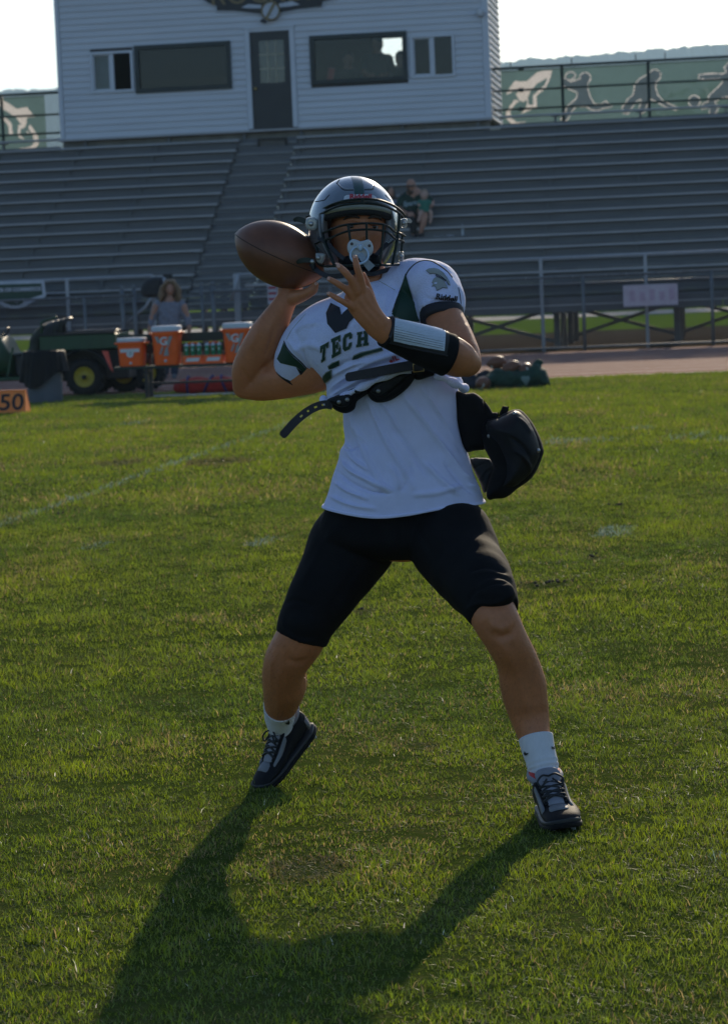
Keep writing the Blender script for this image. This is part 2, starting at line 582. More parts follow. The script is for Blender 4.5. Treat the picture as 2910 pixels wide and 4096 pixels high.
for i in range(NR + 1):
    v0, z = i * RUN, Z0 + RISE * i
    for (a, b) in ((UL, U_AL), (U_AR, UR)):
        if i == NR:
            if b <= 0: b = UB(240, 549, 7.4)[0]
            else: a = UB(1998, 475, 7.4)[0]
        # seat plank in two lengths, butted
        mid = (a + b) / 2 + (0.9 if i % 2 else -0.7)
        for (p, q) in ((a, mid - 0.004), (mid + 0.004, b)):
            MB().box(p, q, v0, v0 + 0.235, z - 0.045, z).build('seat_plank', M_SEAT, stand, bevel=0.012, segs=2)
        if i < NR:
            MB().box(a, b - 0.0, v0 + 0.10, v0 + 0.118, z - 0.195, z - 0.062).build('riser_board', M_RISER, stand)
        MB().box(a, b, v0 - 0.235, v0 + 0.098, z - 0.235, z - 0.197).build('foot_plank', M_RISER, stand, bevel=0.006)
        MB().box(a, b, v0 - 0.02, v0 - 0.005, z - 0.42, z - 0.238).build('added_gap_board', M_RISER, stand)  # board added to block bright slits of lit ground between planks
    if i < NR:
        # aisle step: two low treads a row
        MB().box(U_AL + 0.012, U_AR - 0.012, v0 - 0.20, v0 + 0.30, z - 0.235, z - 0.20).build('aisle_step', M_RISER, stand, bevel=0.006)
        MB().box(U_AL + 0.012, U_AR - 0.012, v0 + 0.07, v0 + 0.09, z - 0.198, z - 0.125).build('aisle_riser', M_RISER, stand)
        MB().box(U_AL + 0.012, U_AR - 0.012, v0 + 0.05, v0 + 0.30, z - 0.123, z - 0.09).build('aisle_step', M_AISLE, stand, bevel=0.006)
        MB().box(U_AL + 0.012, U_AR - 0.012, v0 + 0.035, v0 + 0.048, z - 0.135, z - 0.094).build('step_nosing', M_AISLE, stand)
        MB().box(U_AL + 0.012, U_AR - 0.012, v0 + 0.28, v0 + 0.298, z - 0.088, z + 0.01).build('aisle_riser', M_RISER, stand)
    for u in brackets:
        if i == NR and UB(240, 549, 7.4)[0] < u < UB(1998, 475, 7.4)[0]: continue
        o = link('seat_bracket', me_br, stand); o.location = (u, v0, z)
# front walkway and fascia
for (a, b) in ((UL, -4.3), (-4.29, 1.8), (1.81, 7.2), (7.21, UR)):
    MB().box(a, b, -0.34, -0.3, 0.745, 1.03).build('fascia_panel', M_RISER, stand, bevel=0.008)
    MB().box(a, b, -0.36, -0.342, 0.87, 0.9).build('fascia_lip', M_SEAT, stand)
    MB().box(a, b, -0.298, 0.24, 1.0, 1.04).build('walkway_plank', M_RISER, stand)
# frame below: stringers, legs, cross braces
for u in np.arange(-12.5, 13, 2.35):
    MB().bar((u, -0.2, 0.78), (u, 7.4, 4.55), 0.09, 0.14).build('stringer', M_BRACE, stand)
    for v, hh in ((0.35, 0.95), (2.6, 2.08), (5.0, 3.25), (7.2, 4.35)):
        MB().box(u - 0.06, u + 0.06, v - 0.06, v + 0.06, 0, hh).build('leg', M_BRACE, stand)
    MB().bar((u + 0.07, 0.4, 0.05), (u + 0.07, 4.9, 3.0), 0.05, 0.05).build('brace', M_BRACE, stand)
for k, u in enumerate(np.arange(-12.5, 11, 2.35)):
    vv = (0.42, 2.68, 5.07)[k % 3]
    MB().bar((u, vv, 0.15), (u + 2.35, vv, 0.85), 0.05, 0.07).build('brace', M_BRACE, stand)
    MB().bar((u, vv + 0.08, 0.85), (u + 2.35, vv + 0.08, 0.15), 0.05, 0.07).build('brace', M_BRACE, stand)
# front guard rail
ur = [UB(2160, 1040, -0.5)[0], UB(2578, 1040, -0.5)[0]]
gap = ur[1] - ur[0]
zr = UB(2200, 1032, -0.5)[1]
posts_r = [ur[0], ur[1], ur[1] + gap, ur[1] + 2 * gap]
ul = UB(268, 1115, -0.5)[0]
posts_l = [ul, ul - gap, ul - 2 * gap, ul + gap * 0.86]
for (a, b) in ((posts_l[2], posts_l[3]), (posts_r[0] - gap * 1.25, posts_r[3])):
    MB().tube([(a, -0.5, zr), (b, -0.5, zr)], 0.026, 10).build('guard_rail', M_WHITEPOST, stand, True)
    MB().tube([(a, -0.5, zr - 0.52), (b, -0.5, zr - 0.52)], 0.024, 8).build('guard_rail', M_RISER, stand, True)
for u in posts_r + [posts_r[0] - gap]:
    MB().box(u - 0.032, u + 0.032, -0.532, -0.468, 0, zr).build('rail_post', M_WHITEPOST, stand, bevel=0.006)
for u in posts_l:
    MB().box(u - 0.032, u + 0.032, -0.532, -0.468, 0.78, zr).build('rail_post', M_WHITEPOST, stand, bevel=0.006)
# stair rails either side of the aisle entry
ua, za = UB(660, 1110, -0.6); ub, zb = UB(575, 1230, -0.6)
MB().tube([(ua, -0.6, za), (ub + 0.05, -0.9 + 0.2, zb), (ub - 0.35, -0.7, zb - 0.3)], 0.03, 8).build('stair_rail', M_WHITEPOST, stand, True)
ua, za = UB(955, 1095, -0.6); ub, zb = UB(925, 1205, -0.6)
MB().tube([(ua, -0.62, za), (ub, -0.62, zb)], 0.028, 8).build('stair_rail', M_WHITEPOST, stand, True)
ua, za = UB(945, 1095, -0.45)
MB().box(ua - 0.06, ua + 0.06, -0.5, -0.42, 0.3, za).build('stair_post', M_WHITEPOST, stand, bevel=0.006)
MB().tube([(ua, -0.46, za - 0.02), (ua + 1.5, -0.46, za - 0.02)], 0.025, 8).build('stair_rail', M_WHITEPOST, stand, True)
ub, zb = UB(1000, 1137, -0.2)
MB().box(ub - 0.1, ub + 1.2, -0.25, -0.05, zb - 0.05, zb).build('entry_plank', M_SEAT, stand, bevel=0.008)

# ================================================================== press box
V_PB = 7.3
pb = empty('press_box', mat4=BMAT)
tag(pb, 'white clapboard press box with dark door standing at the back of the bleachers', 'press box')
M_SIDING = mat('vinyl_siding', (0.60, 0.61, 0.63), 0.55, var=0.06, scale=1.5, stretch=(0.3, 1, 3))
M_TRIM = mat('white_trim', (0.60, 0.62, 0.65), 0.5, var=0.04, scale=4)
M_DARK = mat('dark_green_trim', (0.018, 0.026, 0.024), 0.5, var=0.2, scale=6)
M_INT = mat('interior_wall', (0.07, 0.066, 0.062), 0.8, var=0.15, scale=2)
PL = (UB(220, 10, V_PB)[0] + UB(246, 555, V_PB)[0]) / 2
PR = (UB(1939, 5, V_PB)[0] + UB(1957, 475, V_PB)[0]) / 2
PZ = (UB(246, 555, V_PB)[1] + UB(1957, 478, V_PB)[1] + UB(1090, 512, V_PB)[1]) / 3
PTOP, PDEP = PZ + 3.7, 3.3

def rect(p1, p2, p3, p4):
    """average rectangle from four pixel corners (tl, tr, br, bl)"""
    a, b, c, d = [UB(*p, V_PB) for p in (p1, p2, p3, p4)]
    return ((a[0] + d[0]) / 2, (b[0] + c[0]) / 2, (c[1] + d[1]) / 2, (a[1] + b[1]) / 2)
W_BL = rect((536, 184), (921, 163), (930, 357), (547, 372))
W_SL = rect((360, 208), (530, 203), (540, 369), (370, 372))
W_BR = rect((1237, 143), (1625, 125), (1631, 321), (1245, 340))
W_SR = rect((1639, 143), (1813, 134), (1822, 305), (1646, 314))
DOOR = rect((997, 134), (1157, 127), (1174, 507), (1015, 513))
DOOR = (DOOR[0], DOOR[1], PZ + 0.02, DOOR[3])
openings = [W_BL, W_SL, W_BR, W_SR, (DOOR[0] - 0.11, DOOR[1] + 0.11, PZ, DOOR[3] + 0.1)]
BH = 0.142
nb = int((PTOP - PZ) / BH)
def lap(a, b, z, parent):
    MB().add([(a, V_PB - 0.036, z), (b, V_PB - 0.036, z), (b, V_PB - 0.006, z + BH + 0.006), (a, V_PB - 0.006, z + BH + 0.006),
              (a, V_PB, z), (b, V_PB, z), (b, V_PB, z + BH + 0.006), (a, V_PB, z + BH + 0.006)],
             ((0, 1, 2, 3), (4, 7, 6, 5), (0, 4, 5, 1), (3, 2, 6, 7), (0, 3, 7, 4), (1, 5, 6, 2))).build('siding_board', M_SIDING, parent, norm=False)
for k in range(nb):
    z = PZ + k * BH
    segs = [(PL + 0.09, PR - 0.09)]
    for (a, b, c, d) in openings:
        if z + BH * 0.6 > c and z + BH * 0.4 < d:
            ns = []
            for (p, q) in segs:
                if b <= p or a >= q: ns.append((p, q)); continue
                if a > p: ns.append((p, a - 0.002))
                if b < q: ns.append((b + 0.002, q))
            segs = ns
    for (p, q) in segs:
        if q - p > 0.03: lap(p, q, z, pb)
    # sunlit right-hand side wall
    MB().add([(PR + 0.05, V_PB + 0.09, z), (PR + 0.05, V_PB + PDEP, z), (PR + 0.006, V_PB + PDEP, z + BH + 0.006), (PR + 0.006, V_PB + 0.09, z + BH + 0.006),
              (PR, V_PB + 0.09, z), (PR, V_PB + PDEP, z), (PR, V_PB + PDEP, z + BH + 0.006), (PR, V_PB + 0.09, z + BH + 0.006)],
             ((0, 1, 2, 3), (4, 7, 6, 5), (0, 4, 5, 1), (3, 2, 6, 7), (0, 3, 7, 4), (1, 5, 6, 2))).build('siding_board', M_SIDING, pb, norm=False)
for (x0, x1) in ((PL - 0.01, PL + 0.085), (PR - 0.085, PR + 0.055)):
    MB().box(x0, x1, V_PB - 0.058, V_PB + 0.085, PZ, PTOP).build('corner_trim', M_TRIM, pb, bevel=0.004)
# inner shell with openings
def wall_with_holes(name, u0, u1, z0, z1, v, th, holes, m, parent):
    xs = sorted({u0, u1, *[h[0] for h in holes], *[h[1] for h in holes]})
    mb = MB()
    for a, b in zip(xs[:-1], xs[1:]):
        spans = [(z0, z1)]
        for h in holes:
            if h[0] < (a + b) / 2 < h[1]:
                ns = []
                for (p, q) in spans:
                    if h[3] <= p or h[2] >= q: ns.append((p, q)); continue
                    if h[2] > p: ns.append((p, h[2]))
                    if h[3] < q: ns.append((h[3], q))
                spans = ns
        for (p, q) in spans:
            if q - p > 1e-3: mb.box(a, b, v, v + th, p, q)
    return mb.build(name, m, parent)
dhole = (DOOR[0], DOOR[1], DOOR[2], DOOR[3])
wall_with_holes('front_wall', PL + 0.002, PR - 0.002, PZ, PTOP, V_PB + 0.003, 0.1, [W_BL, W_SL, W_BR, W_SR, dhole], M_INT, pb)
bw = (UB(1506, 160, V_PB + PDEP)[0], UB(1640, 160, V_PB + PDEP)[0], UB(1560, 262, V_PB + PDEP)[1], UB(1560, 152, V_PB + PDEP)[1])
wall_with_holes('back_wall', PL, PR, PZ, PTOP, V_PB + PDEP, 0.1, [bw], M_INT, pb)
MB().box(PL, PL + 0.08, V_PB + 0.104, V_PB + PDEP - 0.002, PZ, PTOP).build('side_wall', M_INT, pb)
MB().box(PR - 0.08, PR - 0.004, V_PB + 0.104, V_PB + PDEP - 0.002, PZ, PTOP).build('side_wall', M_INT, pb)
MB().box(PL, PR, V_PB + 0.01, V_PB + PDEP + 0.1, PZ - 0.06, PZ - 0.003).build('floor_deck', M_INT, pb)
MB().box(PL + 0.09, PR - 0.09, V_PB + 0.11, V_PB + PDEP - 0.01, PZ + 2.35, PZ + 2.4).build('ceiling', M_INT, pb)
MB().box(PL - 0.25, PR + 0.25, V_PB - 0.35, V_PB + PDEP + 0.3, PTOP, PTOP + 0.15).build('roof', mat('roof_metal', (0.2, 0.2, 0.2), 0.6), pb, bevel=0.02)
MB().box(PL - 0.05, PR + 0.05, V_PB - 0.10, V_PB + 0.009, PZ - 0.055, PZ - 0.004).build('ledge', M_SEAT, pb, bevel=0.008)
M_BASE = mat('stained_base_board', (0.20, 0.19, 0.165), 0.8, var=0.2, scale=3)
ux0, ux1 = UB(1030, 567, V_PB + 0.15)[0], UB(1148, 562, V_PB + 0.15)[0]
for (a, b) in ((PL, PL + 3.0), (PL + 3.005, PR - 3.5), (PR - 3.495, PR)):
    MB().box(a, b, V_PB + 0.1, V_PB + 0.14, PZ - 0.5, PZ - 0.062).build('base_board', M_BASE, pb)
for u in (br_l + 0.12, br_l + 2.05, U_AL + 0.06, U_AR + 0.06, br_r - 3.4, br_r - 1.7):
    MB().box(u - 0.03, u + 0.03, V_PB + 0.02, V_PB + 0.098, PZ - 0.32, PZ - 0.062).build('base_post', M_STEEL, pb)
# square crawl opening under the door
ux0, ux1 = UB(1030, 567, V_PB - 0.34)[0], UB(1148, 562, V_PB - 0.34)[0]
zo = UB(1090, 578, V_PB - 0.34)[1]
f = MB()
for (a, b, c, d) in ((ux0, ux1, zo + 0.10, zo + 0.145), (ux0, ux1, zo - 0.13, zo - 0.10), (ux0, ux0 + 0.05, zo - 0.1, zo + 0.1), (ux1 - 0.05, ux1, zo - 0.1, zo + 0.1)):
    f.box(a, b, V_PB - 0.36, V_PB - 0.31, c, d)
f.build('crawl_hatch_frame', mat('dark_wood', (0.035, 0.027, 0.02), 0.7), pb)
MB().box(ux0 + 0.052, ux1 - 0.052, V_PB - 0.33, V_PB - 0.315, zo - 0.098, zo + 0.098).build('crawl_hatch', mat('hatch_board', (0.12, 0.11, 0.095), 0.8), pb)

def glass_mat(name, tint, refl):
    m = bpy.data.materials.new(name); m.use_nodes = True
    t = m.node_tree; N, L = t.nodes, t.links
    N.remove(N['Principled BSDF'])
    g = N.new('ShaderNodeBsdfGlossy'); g.inputs['Roughness'].default_value = 0.02
    tp = N.new('ShaderNodeBsdfTransparent'); tp.inputs[0].default_value = (*tint, 1)
    fr = N.new('ShaderNodeFresnel'); fr.inputs[0].default_value = 1.5
    mu = N.new('ShaderNodeMath'); mu.operation = 'MULTIPLY_ADD'; mu.inputs[1].default_value = 1.0; mu.inputs[2].default_value = refl
    L.new(fr.outputs[0], mu.inputs[0])
    mx = N.new('ShaderNodeMixShader')
    L.new(mu.outputs[0], mx.inputs[0]); L.new(tp.outputs[0], mx.inputs[1]); L.new(g.outputs[0], mx.inputs[2])
    L.new(mx.outputs[0], N['Material Output'].inputs[0])
    MATS[name] = m
    return m
M_GLASS = glass_mat('window_glass', (0.80, 0.84, 0.86), -0.015)
M_GLASSD = glass_mat('tinted_glass', (0.5, 0.53, 0.55), -0.01)

def win_frame(name, r, wd, m, parent, v0, v1):
    a, b, c, d = r
    root = MB().box(a, b, v0, v1, d - wd, d).box(a, b, v0, v1, c, c + wd).box(a, a + wd, v0, v1, c + wd, d - wd).box(b - wd, b, v0, v1, c + wd, d - wd).build(name, m, parent)
    return root
for r, gm in ((W_BL, M_GLASSD), (W_BR, M_GLASS)):
    o = win_frame('window', r, 0.10, M_DARK, pb, V_PB - 0.07, V_PB + 0.06)
    MB().box(r[0] + 0.1, r[1] - 0.1, V_PB + 0.01, V_PB + 0.018, r[2] + 0.1, r[3] - 0.1).build('pane', gm, o)
# closed roller blind and counter behind the left pane
MB().box(W_BL[0] + 0.02, W_BL[1] - 0.02, V_PB + 0.15, V_PB + 0.17, W_BL[2] + 0.28, W_BL[3]).build('roller_blind', mat('blind_cloth', (0.05, 0.053, 0.06), 0.9, var=0.06, scale=2), pb)
MB().box(W_BL[0] + 0.02, W_BL[1] - 0.02, V_PB + 0.13, V_PB + 0.16, W_BL[2] - 0.05, W_BL[2] + 0.3).build('counter_front', mat('counter_board', (0.085, 0.075, 0.06), 0.8), pb)
for r, is_left in ((W_SL, True), (W_SR, False)):
    o = win_frame('window', r, 0.055, M_TRIM, pb, V_PB - 0.065, V_PB + 0.06)
    mid = (r[0] + r[1]) / 2
    MB().box(mid - 0.04, mid + 0.04, V_PB - 0.04, V_PB + 0.05, r[2] + 0.055, r[3] - 0.055).build('mullion', M_TRIM, o)
    f2 = MB()
    a, b, c, d = r[0] + 0.057, mid - 0.042, r[2] + 0.057, r[3] - 0.057
    f2.box(a, b, V_PB - 0.02, V_PB + 0.02, d - 0.03, d).box(a, b, V_PB - 0.02, V_PB + 0.02, c, c + 0.03).box(a, a + 0.03, V_PB - 0.02, V_PB + 0.02, c, d).box(b - 0.03, b, V_PB - 0.02, V_PB + 0.02, c, d)
    f2.build('sash', M_TRIM, o)
    MB().box(a + 0.03, b - 0.03, V_PB, V_PB + 0.006, c + 0.03, d - 0.03).build('pane', M_GLASSD if not is_left else M_GLASS, o)
    if is_left:
        MB().box(a, b, V_PB + 0.13, V_PB + 0.14, c, d).build('curtain', mat('pale_curtain', (0.28, 0.30, 0.31), 0.9, var=0.1), o)
    else:
        MB().box(mid + 0.042, r[1] - 0.057, V_PB, V_PB + 0.006, c, d).build('pane', M_GLASSD, o)
        MB().box(a, r[1] - 0.06, V_PB + 0.15, V_PB + 0.16, c, d).build('curtain', mat('grey_curtain', (0.17, 0.18, 0.19), 0.9, var=0.1), o)
# door
M_DOOR = mat('door_paint', (0.02, 0.022, 0.024), 0.45, var=0.15, scale=4)
M_BRASS = mat('brass', (0.6, 0.42, 0.15), 0.3, metal=1.0)
fr = MB()
a, b, c, d = DOOR
fr.box(a - 0.108, a, V_PB - 0.06, V_PB + 0.05, c, d + 0.1).box(b, b + 0.108, V_PB - 0.06, V_PB + 0.05, c, d + 0.1).box(a - 0.13, b + 0.13, V_PB - 0.07, V_PB + 0.05, d + 0.102, d + 0.14).box(a + 0.002, b - 0.002, V_PB - 0.045, V_PB + 0.05, d + 0.03, d + 0.1)
fr.build('door_frame', M_TRIM, pb)
ga, gb, gc, gd = UB(1033, 165, V_PB)[0], UB(1133, 160, V_PB)[0], UB(1085, 331, V_PB)[1], UB(1080, 162, V_PB)[1]
door = MB()
door.box(a + 0.005, ga, V_PB, V_PB + 0.045, c, d + 0.025).box(gb, b - 0.005, V_PB, V_PB + 0.045, c, d + 0.025).box(ga, gb, V_PB, V_PB + 0.045, gd, d + 0.025).box(ga, gb, V_PB, V_PB + 0.045, c, gc)
dr = door.build('door', M_DOOR, pb)
MB().box(ga, gb, V_PB + 0.02, V_PB + 0.026, gc, gd).build('door_pane', glass_mat('door_glass', (0.6, 0.65, 0.68), 0.02), dr)
M_MUNT = mat('muntin_cream', (0.42, 0.38, 0.27), 0.5)
for k in (1, 2):
    x = ga + (gb - ga) * k / 3
    MB().box(x - 0.012, x + 0.012, V_PB - 0.002, V_PB + 0.018, gc, gd).build('muntin', M_MUNT, dr)
    z = gc + (gd - gc) * k / 3
    MB().box(ga, gb, V_PB - 0.004, V_PB + 0.014, z - 0.012, z + 0.012).build('muntin', M_MUNT, dr)
kx, kz = UB(1019, 355, V_PB)
MB().lathe([(0.0, 0), (0.03, 0), (0.032, 0.012), (0.012, 0.016), (0.012, 0.04), (0.03, 0.05), (0.034, 0.065), (0.022, 0.08), (0.0, 0.083)], Matrix.Translation((kx + 0.02, V_PB - 0.001, kz)) @ Matrix.Rotation(math.pi / 2, 4, 'X'), 14).build('door_knob', M_BRASS, dr, True)
# desk and things behind the right window
MB().box(W_BR[0] - 0.1, W_BR[1] + 0.1, V_PB + 0.12, V_PB + 0.7, W_BR[2] - 0.02, W_BR[2] + 0.06).build('counter', mat('counter_board', (0.085, 0.075, 0.06), 0.8), pb)
# small floodlight on the right corner
lx, lz = UB(1921, 45, V_PB)
MB().lathe([(0, 0), (0.05, 0), (0.07, 0.05), (0.1, 0.14), (0.098, 0.15), (0.0, 0.15)], Matrix.Translation((lx, V_PB - 0.05, lz + 0.02)) @ Matrix.Rotation(math.radians(118), 4, 'X'), 16).build('flood_lamp', M_TRIM, pb, True)

# ================================================================== sign over the door
sg = empty('name_board', mat4=BMAT)
tag(sg, 'black shaped name board with gold lettering above the press box door', 'sign')
def uz(px, py, v=V_PB - 0.06):
    return UB(px, py, v)
MFRONT = Matrix(((1, 0, 0, 0), (0, 0, 1, 0), (0, 1, 0, 0), (0, 0, 0, 1)))    # xy of a poly -> u, z ; depth -> v
def board(pix, v, th, name, m, parent, bevel=0.0):
    poly = [UB(*p, v) for p in pix]
    return MB().prism(poly, Matrix.Translation((0, v, 0)) @ MFRONT, th).build(name, m, parent, bevel=bevel)
blk = mat('sign_black', (0.012, 0.013, 0.018), 0.5)
gld = mat('sign_gold', (0.22, 0.16, 0.07), 0.5)
wht = mat('sign_white', (0.5, 0.53, 0.58), 0.5)
low = [(802, -10), (835, 12), (866, 24), (868, 42), (935, 42), (1000, 50), (1060, 56), (1120, 50), (1190, 36), (1285, 26), (1290, 6), (1345, -8)]
topp = [(1345, -170), (1075, -250), (795, -160)]
board([(p[0] - 6 if p[0] < 1075 else p[0] + 6, p[1] + 7) for p in low] + [(1352, -176), (1075, -258), (788, -166)], V_PB - 0.05, 0.02, 'sign_border', wht, sg)
board(low + topp, V_PB - 0.075, 0.024, 'sign_panel', blk, sg)
for txt, px, py, size in (('ROCKETS', 1075, -26, 0.62),):
    me = text_mesh(txt, size, 0.008)
    me.materials.append(gld)
    u, z = UB(px, py, V_PB - 0.09)
    o = link('lettering', me, sg)
    o.matrix_local = Matrix.Translation((u, V_PB - 0.084, z)) @ Matrix.Rotation(math.pi / 2, 4, 'X')
board([(965, 30), (993, 16), (1045, 20), (1044, 33), (993, 33)], V_PB - 0.09, 0.012, 'ribbon', wht, sg)
board([(1115, 14), (1168, 5), (1200, 18), (1168, 24), (1115, 30)], V_PB - 0.09, 0.012, 'ribbon', wht, sg)
ue, ze = UB(1082, 43, V_PB - 0.12)
Mx = Matrix.Translation((ue, V_PB - 0.1, ze)) @ Matrix.Rotation(math.pi / 2, 4, 'X')
MB().lathe([(0.0, 0.0), (0.205, 0.0), (0.205, 0.03), (0.0, 0.03)], Mx, 32).build('emblem_disc', wht, sg)
MB().tube([Vector((ue + 0.2 * math.cos(a), V_PB - 0.13, ze + 0.2 * math.sin(a))) for a in np.linspace(0, 2 * math.pi, 28, endpoint=False)], 0.022, 6, close=True).build('emblem_ring', gld, sg, True)
board([(1055, 72), (1050, 84), (1062, 88), (1072, 70), (1098, 20), (1103, 2), (1096, 6), (1085, 22), (1066, 62)], V_PB - 0.16, 0.02, 'emblem_rocket', gld, sg)
board([(1043, 76), (1040, 88), (1054, 93), (1064, 95), (1066, 82), (1058, 74)], V_PB - 0.17, 0.01, 'emblem_fin', blk, sg)

# ================================================================== chain-link fences
def chain_link(u0, u1, z0, z1, v, pitch, wr, m, parent, wob=0.0):
    """diamond mesh of flat-sided wires"""
    mb = MB()
    h = z1 - z0
    n = int((u1 - u0 + h) / pitch)
    for s in (1, -1):
        for k in range(n + 1):
            a = u0 - h + k * pitch if s > 0 else u0 + k * pitch
            p, q = Vector((a, v + s * wr * 0.7, z0)), Vector((a + s * h, v + s * wr * 0.7, z1))
            # clip to u0..u1
            def clipx(p, q, lo, hi):
                d = q.x - p.x
                t0, t1 = 0.0, 1.0
                for (bound, sign) in ((lo, 1), (hi, -1)):
                    if sign * d > 0: t0 = max(t0, (bound - p.x) / d) if sign > 0 or d < 0 else t0
                ta, tb = (lo - p.x) / d, (hi - p.x) / d
                if ta > tb: ta, tb = tb, ta
                t0, t1 = max(0, ta), min(1, tb)
                return (p.lerp(q, t0), p.lerp(q, t1)) if t1 - t0 > 0.01 else None
            c = clipx(p, q, u0, u1)
            if c:
                t = (c[1] - c[0]).normalized()
                x = Vector((-t.z, 0, t.x)) * wr
                y = Vector((0, wr, 0))
                o0, o1 = c
                mb.add([o0 - x, o0 + y, o0 + x, o0 - y, o1 - x, o1 + y, o1 + x, o1 - y], ((0, 1, 5, 4), (1, 2, 6, 5), (2, 3, 7, 6), (3, 0, 4, 7)))
    o = mb.build('chain_link', m, parent, norm=False)
    o['kind'] = 'stuff'
    return o

M_GALV = mat('galvanised_wire', (0.20, 0.20, 0.205), 0.45, metal=0.6, var=0.15, scale=5)
M_GREENV = mat('green_vinyl_pipe', (0.018, 0.04, 0.036), 0.4, var=0.15, scale=4)
fence = empty('field_fence', mat4=BMAT)
tag(fence, 'waist-high galvanised chain-link fence between the track and the bleachers', 'fence')
FZ = (UB(1900, 1119, V_FENCE)[1] + UB(2880, 1083, V_FENCE)[1]) / 2
gate0, gate1 = UB(535, 1170, V_FENCE)[0], UB(850, 1170, V_FENCE)[0]
chain_link(-13, gate0, 0.06, FZ, V_FENCE, 0.071, 0.003, M_GALV, fence)
chain_link(gate1, 13, 0.06, FZ, V_FENCE, 0.071, 0.003, M_GALV, fence)
for (a, b) in ((-13, gate0), (gate1, 13)):
    MB().tube([(a, V_FENCE - 0.01, FZ), (b, V_FENCE - 0.01, FZ)], 0.024, 10).build('top_rail', M_STEEL, fence, True)
    MB().tube([(a, V_FENCE - 0.01, 0.07), (b, V_FENCE - 0.01, 0.07)], 0.022, 8).build('bottom_rail', M_STEEL, fence, True)
upost = UB(2333, 1250, V_FENCE)[0]
us = [upost + 2.45 * k for k in range(-4, 4)]
for u in [x for x in us if x > gate1 + 0.3 or x < gate0 - 0.3]:
    MB().tube([(u, V_FENCE, 0), (u, V_FENCE, FZ + 0.01)], 0.034, 10).build('fence_post', M_STEEL, fence, True)
for u, r in ((gate0, 0.042), (gate0 - 0.24, 0.045), (gate1, 0.045), (gate1 - 0.22, 0.03)):
    MB().tube([(u, V_FENCE + 0.02, 0), (u, V_FENCE + 0.02, FZ + 0.14)], r, 12).build('gate_post', M_STEEL, fence, True)
    MB().lathe([(r * 1.1, 0), (r * 1.1, 0.02), (r * 0.7, 0.05), (0, 0.06)], Matrix.Translation((u, V_FENCE + 0.02, FZ + 0.141)), 12).build('post_cap', M_STEEL, fence, True)
for z in (FZ - 0.08, FZ - 0.62):
    MB().tube([(gate1 - 0.22, V_FENCE, z), (gate1 - 1.0, V_FENCE + 0.3, z)], 0.022, 8).build('gate_rail', M_STEEL, fence, True)
rngc = random.Random(5)
for k in range(26):
    u = -6.5 + k * 0.52 + rngc.uniform(-0.1, 0.1)
    if gate0 - 0.1 < u < gate1: continue
    MB().tube([(u, V_FENCE - 0.012 + 0.028 * math.cos(t), FZ + 0.028 * math.sin(t)) for t in np.linspace(0, 6.28, 9)[:-1]], 0.004, 5, close=True).build('wire_tie', M_SEAT, fence, True)

# back fence with printed banners
V_BK = 8.1
bfen = empty('banner_fence', mat4=BMAT)
tag(bfen, 'dark green pipe and chain-link fence along the top row, carrying banners', 'fence')
BZ0 = 4.6
BZT = (UB(2010, 271, V_BK)[1] + UB(2880, 231, V_BK)[1]) / 2
u_gapL, u_gapR = UB(238, 400, V_BK)[0], UB(1985, 300, V_BK)[0]
zmid = UB(2082, 360, V_BK)[1]; zlow = UB(2082, 436, V_BK)[1]
pst = [UB(2247, 350, V_BK)[0], UB(2592, 350, V_BK)[0]]
dp = pst[1] - pst[0]
posts = [pst[0] - dp, pst[0], pst[1], pst[1] + dp, pst[1] + 2 * dp, UB(6, 450, V_BK)[0], UB(6, 450, V_BK)[0] - dp, UB(6, 450, V_BK)[0] - 2 * dp, UB(6, 450, V_BK)[0] + dp]
for (a, b) in ((-14, u_gapL + 0.6), (u_gapR - 0.5, 14)):
    for z, r in ((BZT, 0.032), (zmid, 0.024), (zlow, 0.024)):
        MB().tube([(a, V_BK, z), (b, V_BK, z)], r, 10).build('rail', M_GREENV, bfen, True)
    chain_link(a, b, BZ0, BZT, V_BK - 0.036, 0.085, 0.0028, M_GREENV, bfen)
for u in posts:
    MB().tube([(u, V_BK + 0.07, BZ0 - 0.6), (u, V_BK + 0.07, BZT + 0.02)], 0.036, 10).build('fence_post', M_GREENV, bfen, True)
for px, (y1, y2, y3) in ((2082, (273, 360, 436)),):
    for py in (y1, y2, y3):
        u, z = UB(px, py, V_BK)
        MB().tube([(u - 0.06, V_BK - 0.005, z), (u + 0.06, V_BK - 0.005, z)], 0.046, 10).build('rail_coupling', M_GREENV, bfen, True)

M_BAN = mat('banner_mesh_green', (0.105, 0.185, 0.18), 0.7, var=0.08, scale=2.0, transl=0.5, alpha=0.86)
M_BANP = mat('banner_print_cream', (0.72, 0.70, 0.70), 0.8, var=0.05, transl=0.5)
M_BANG = mat('banner_print_grey', (0.105, 0.15, 0.185), 0.8, var=0.06, transl=0.45)

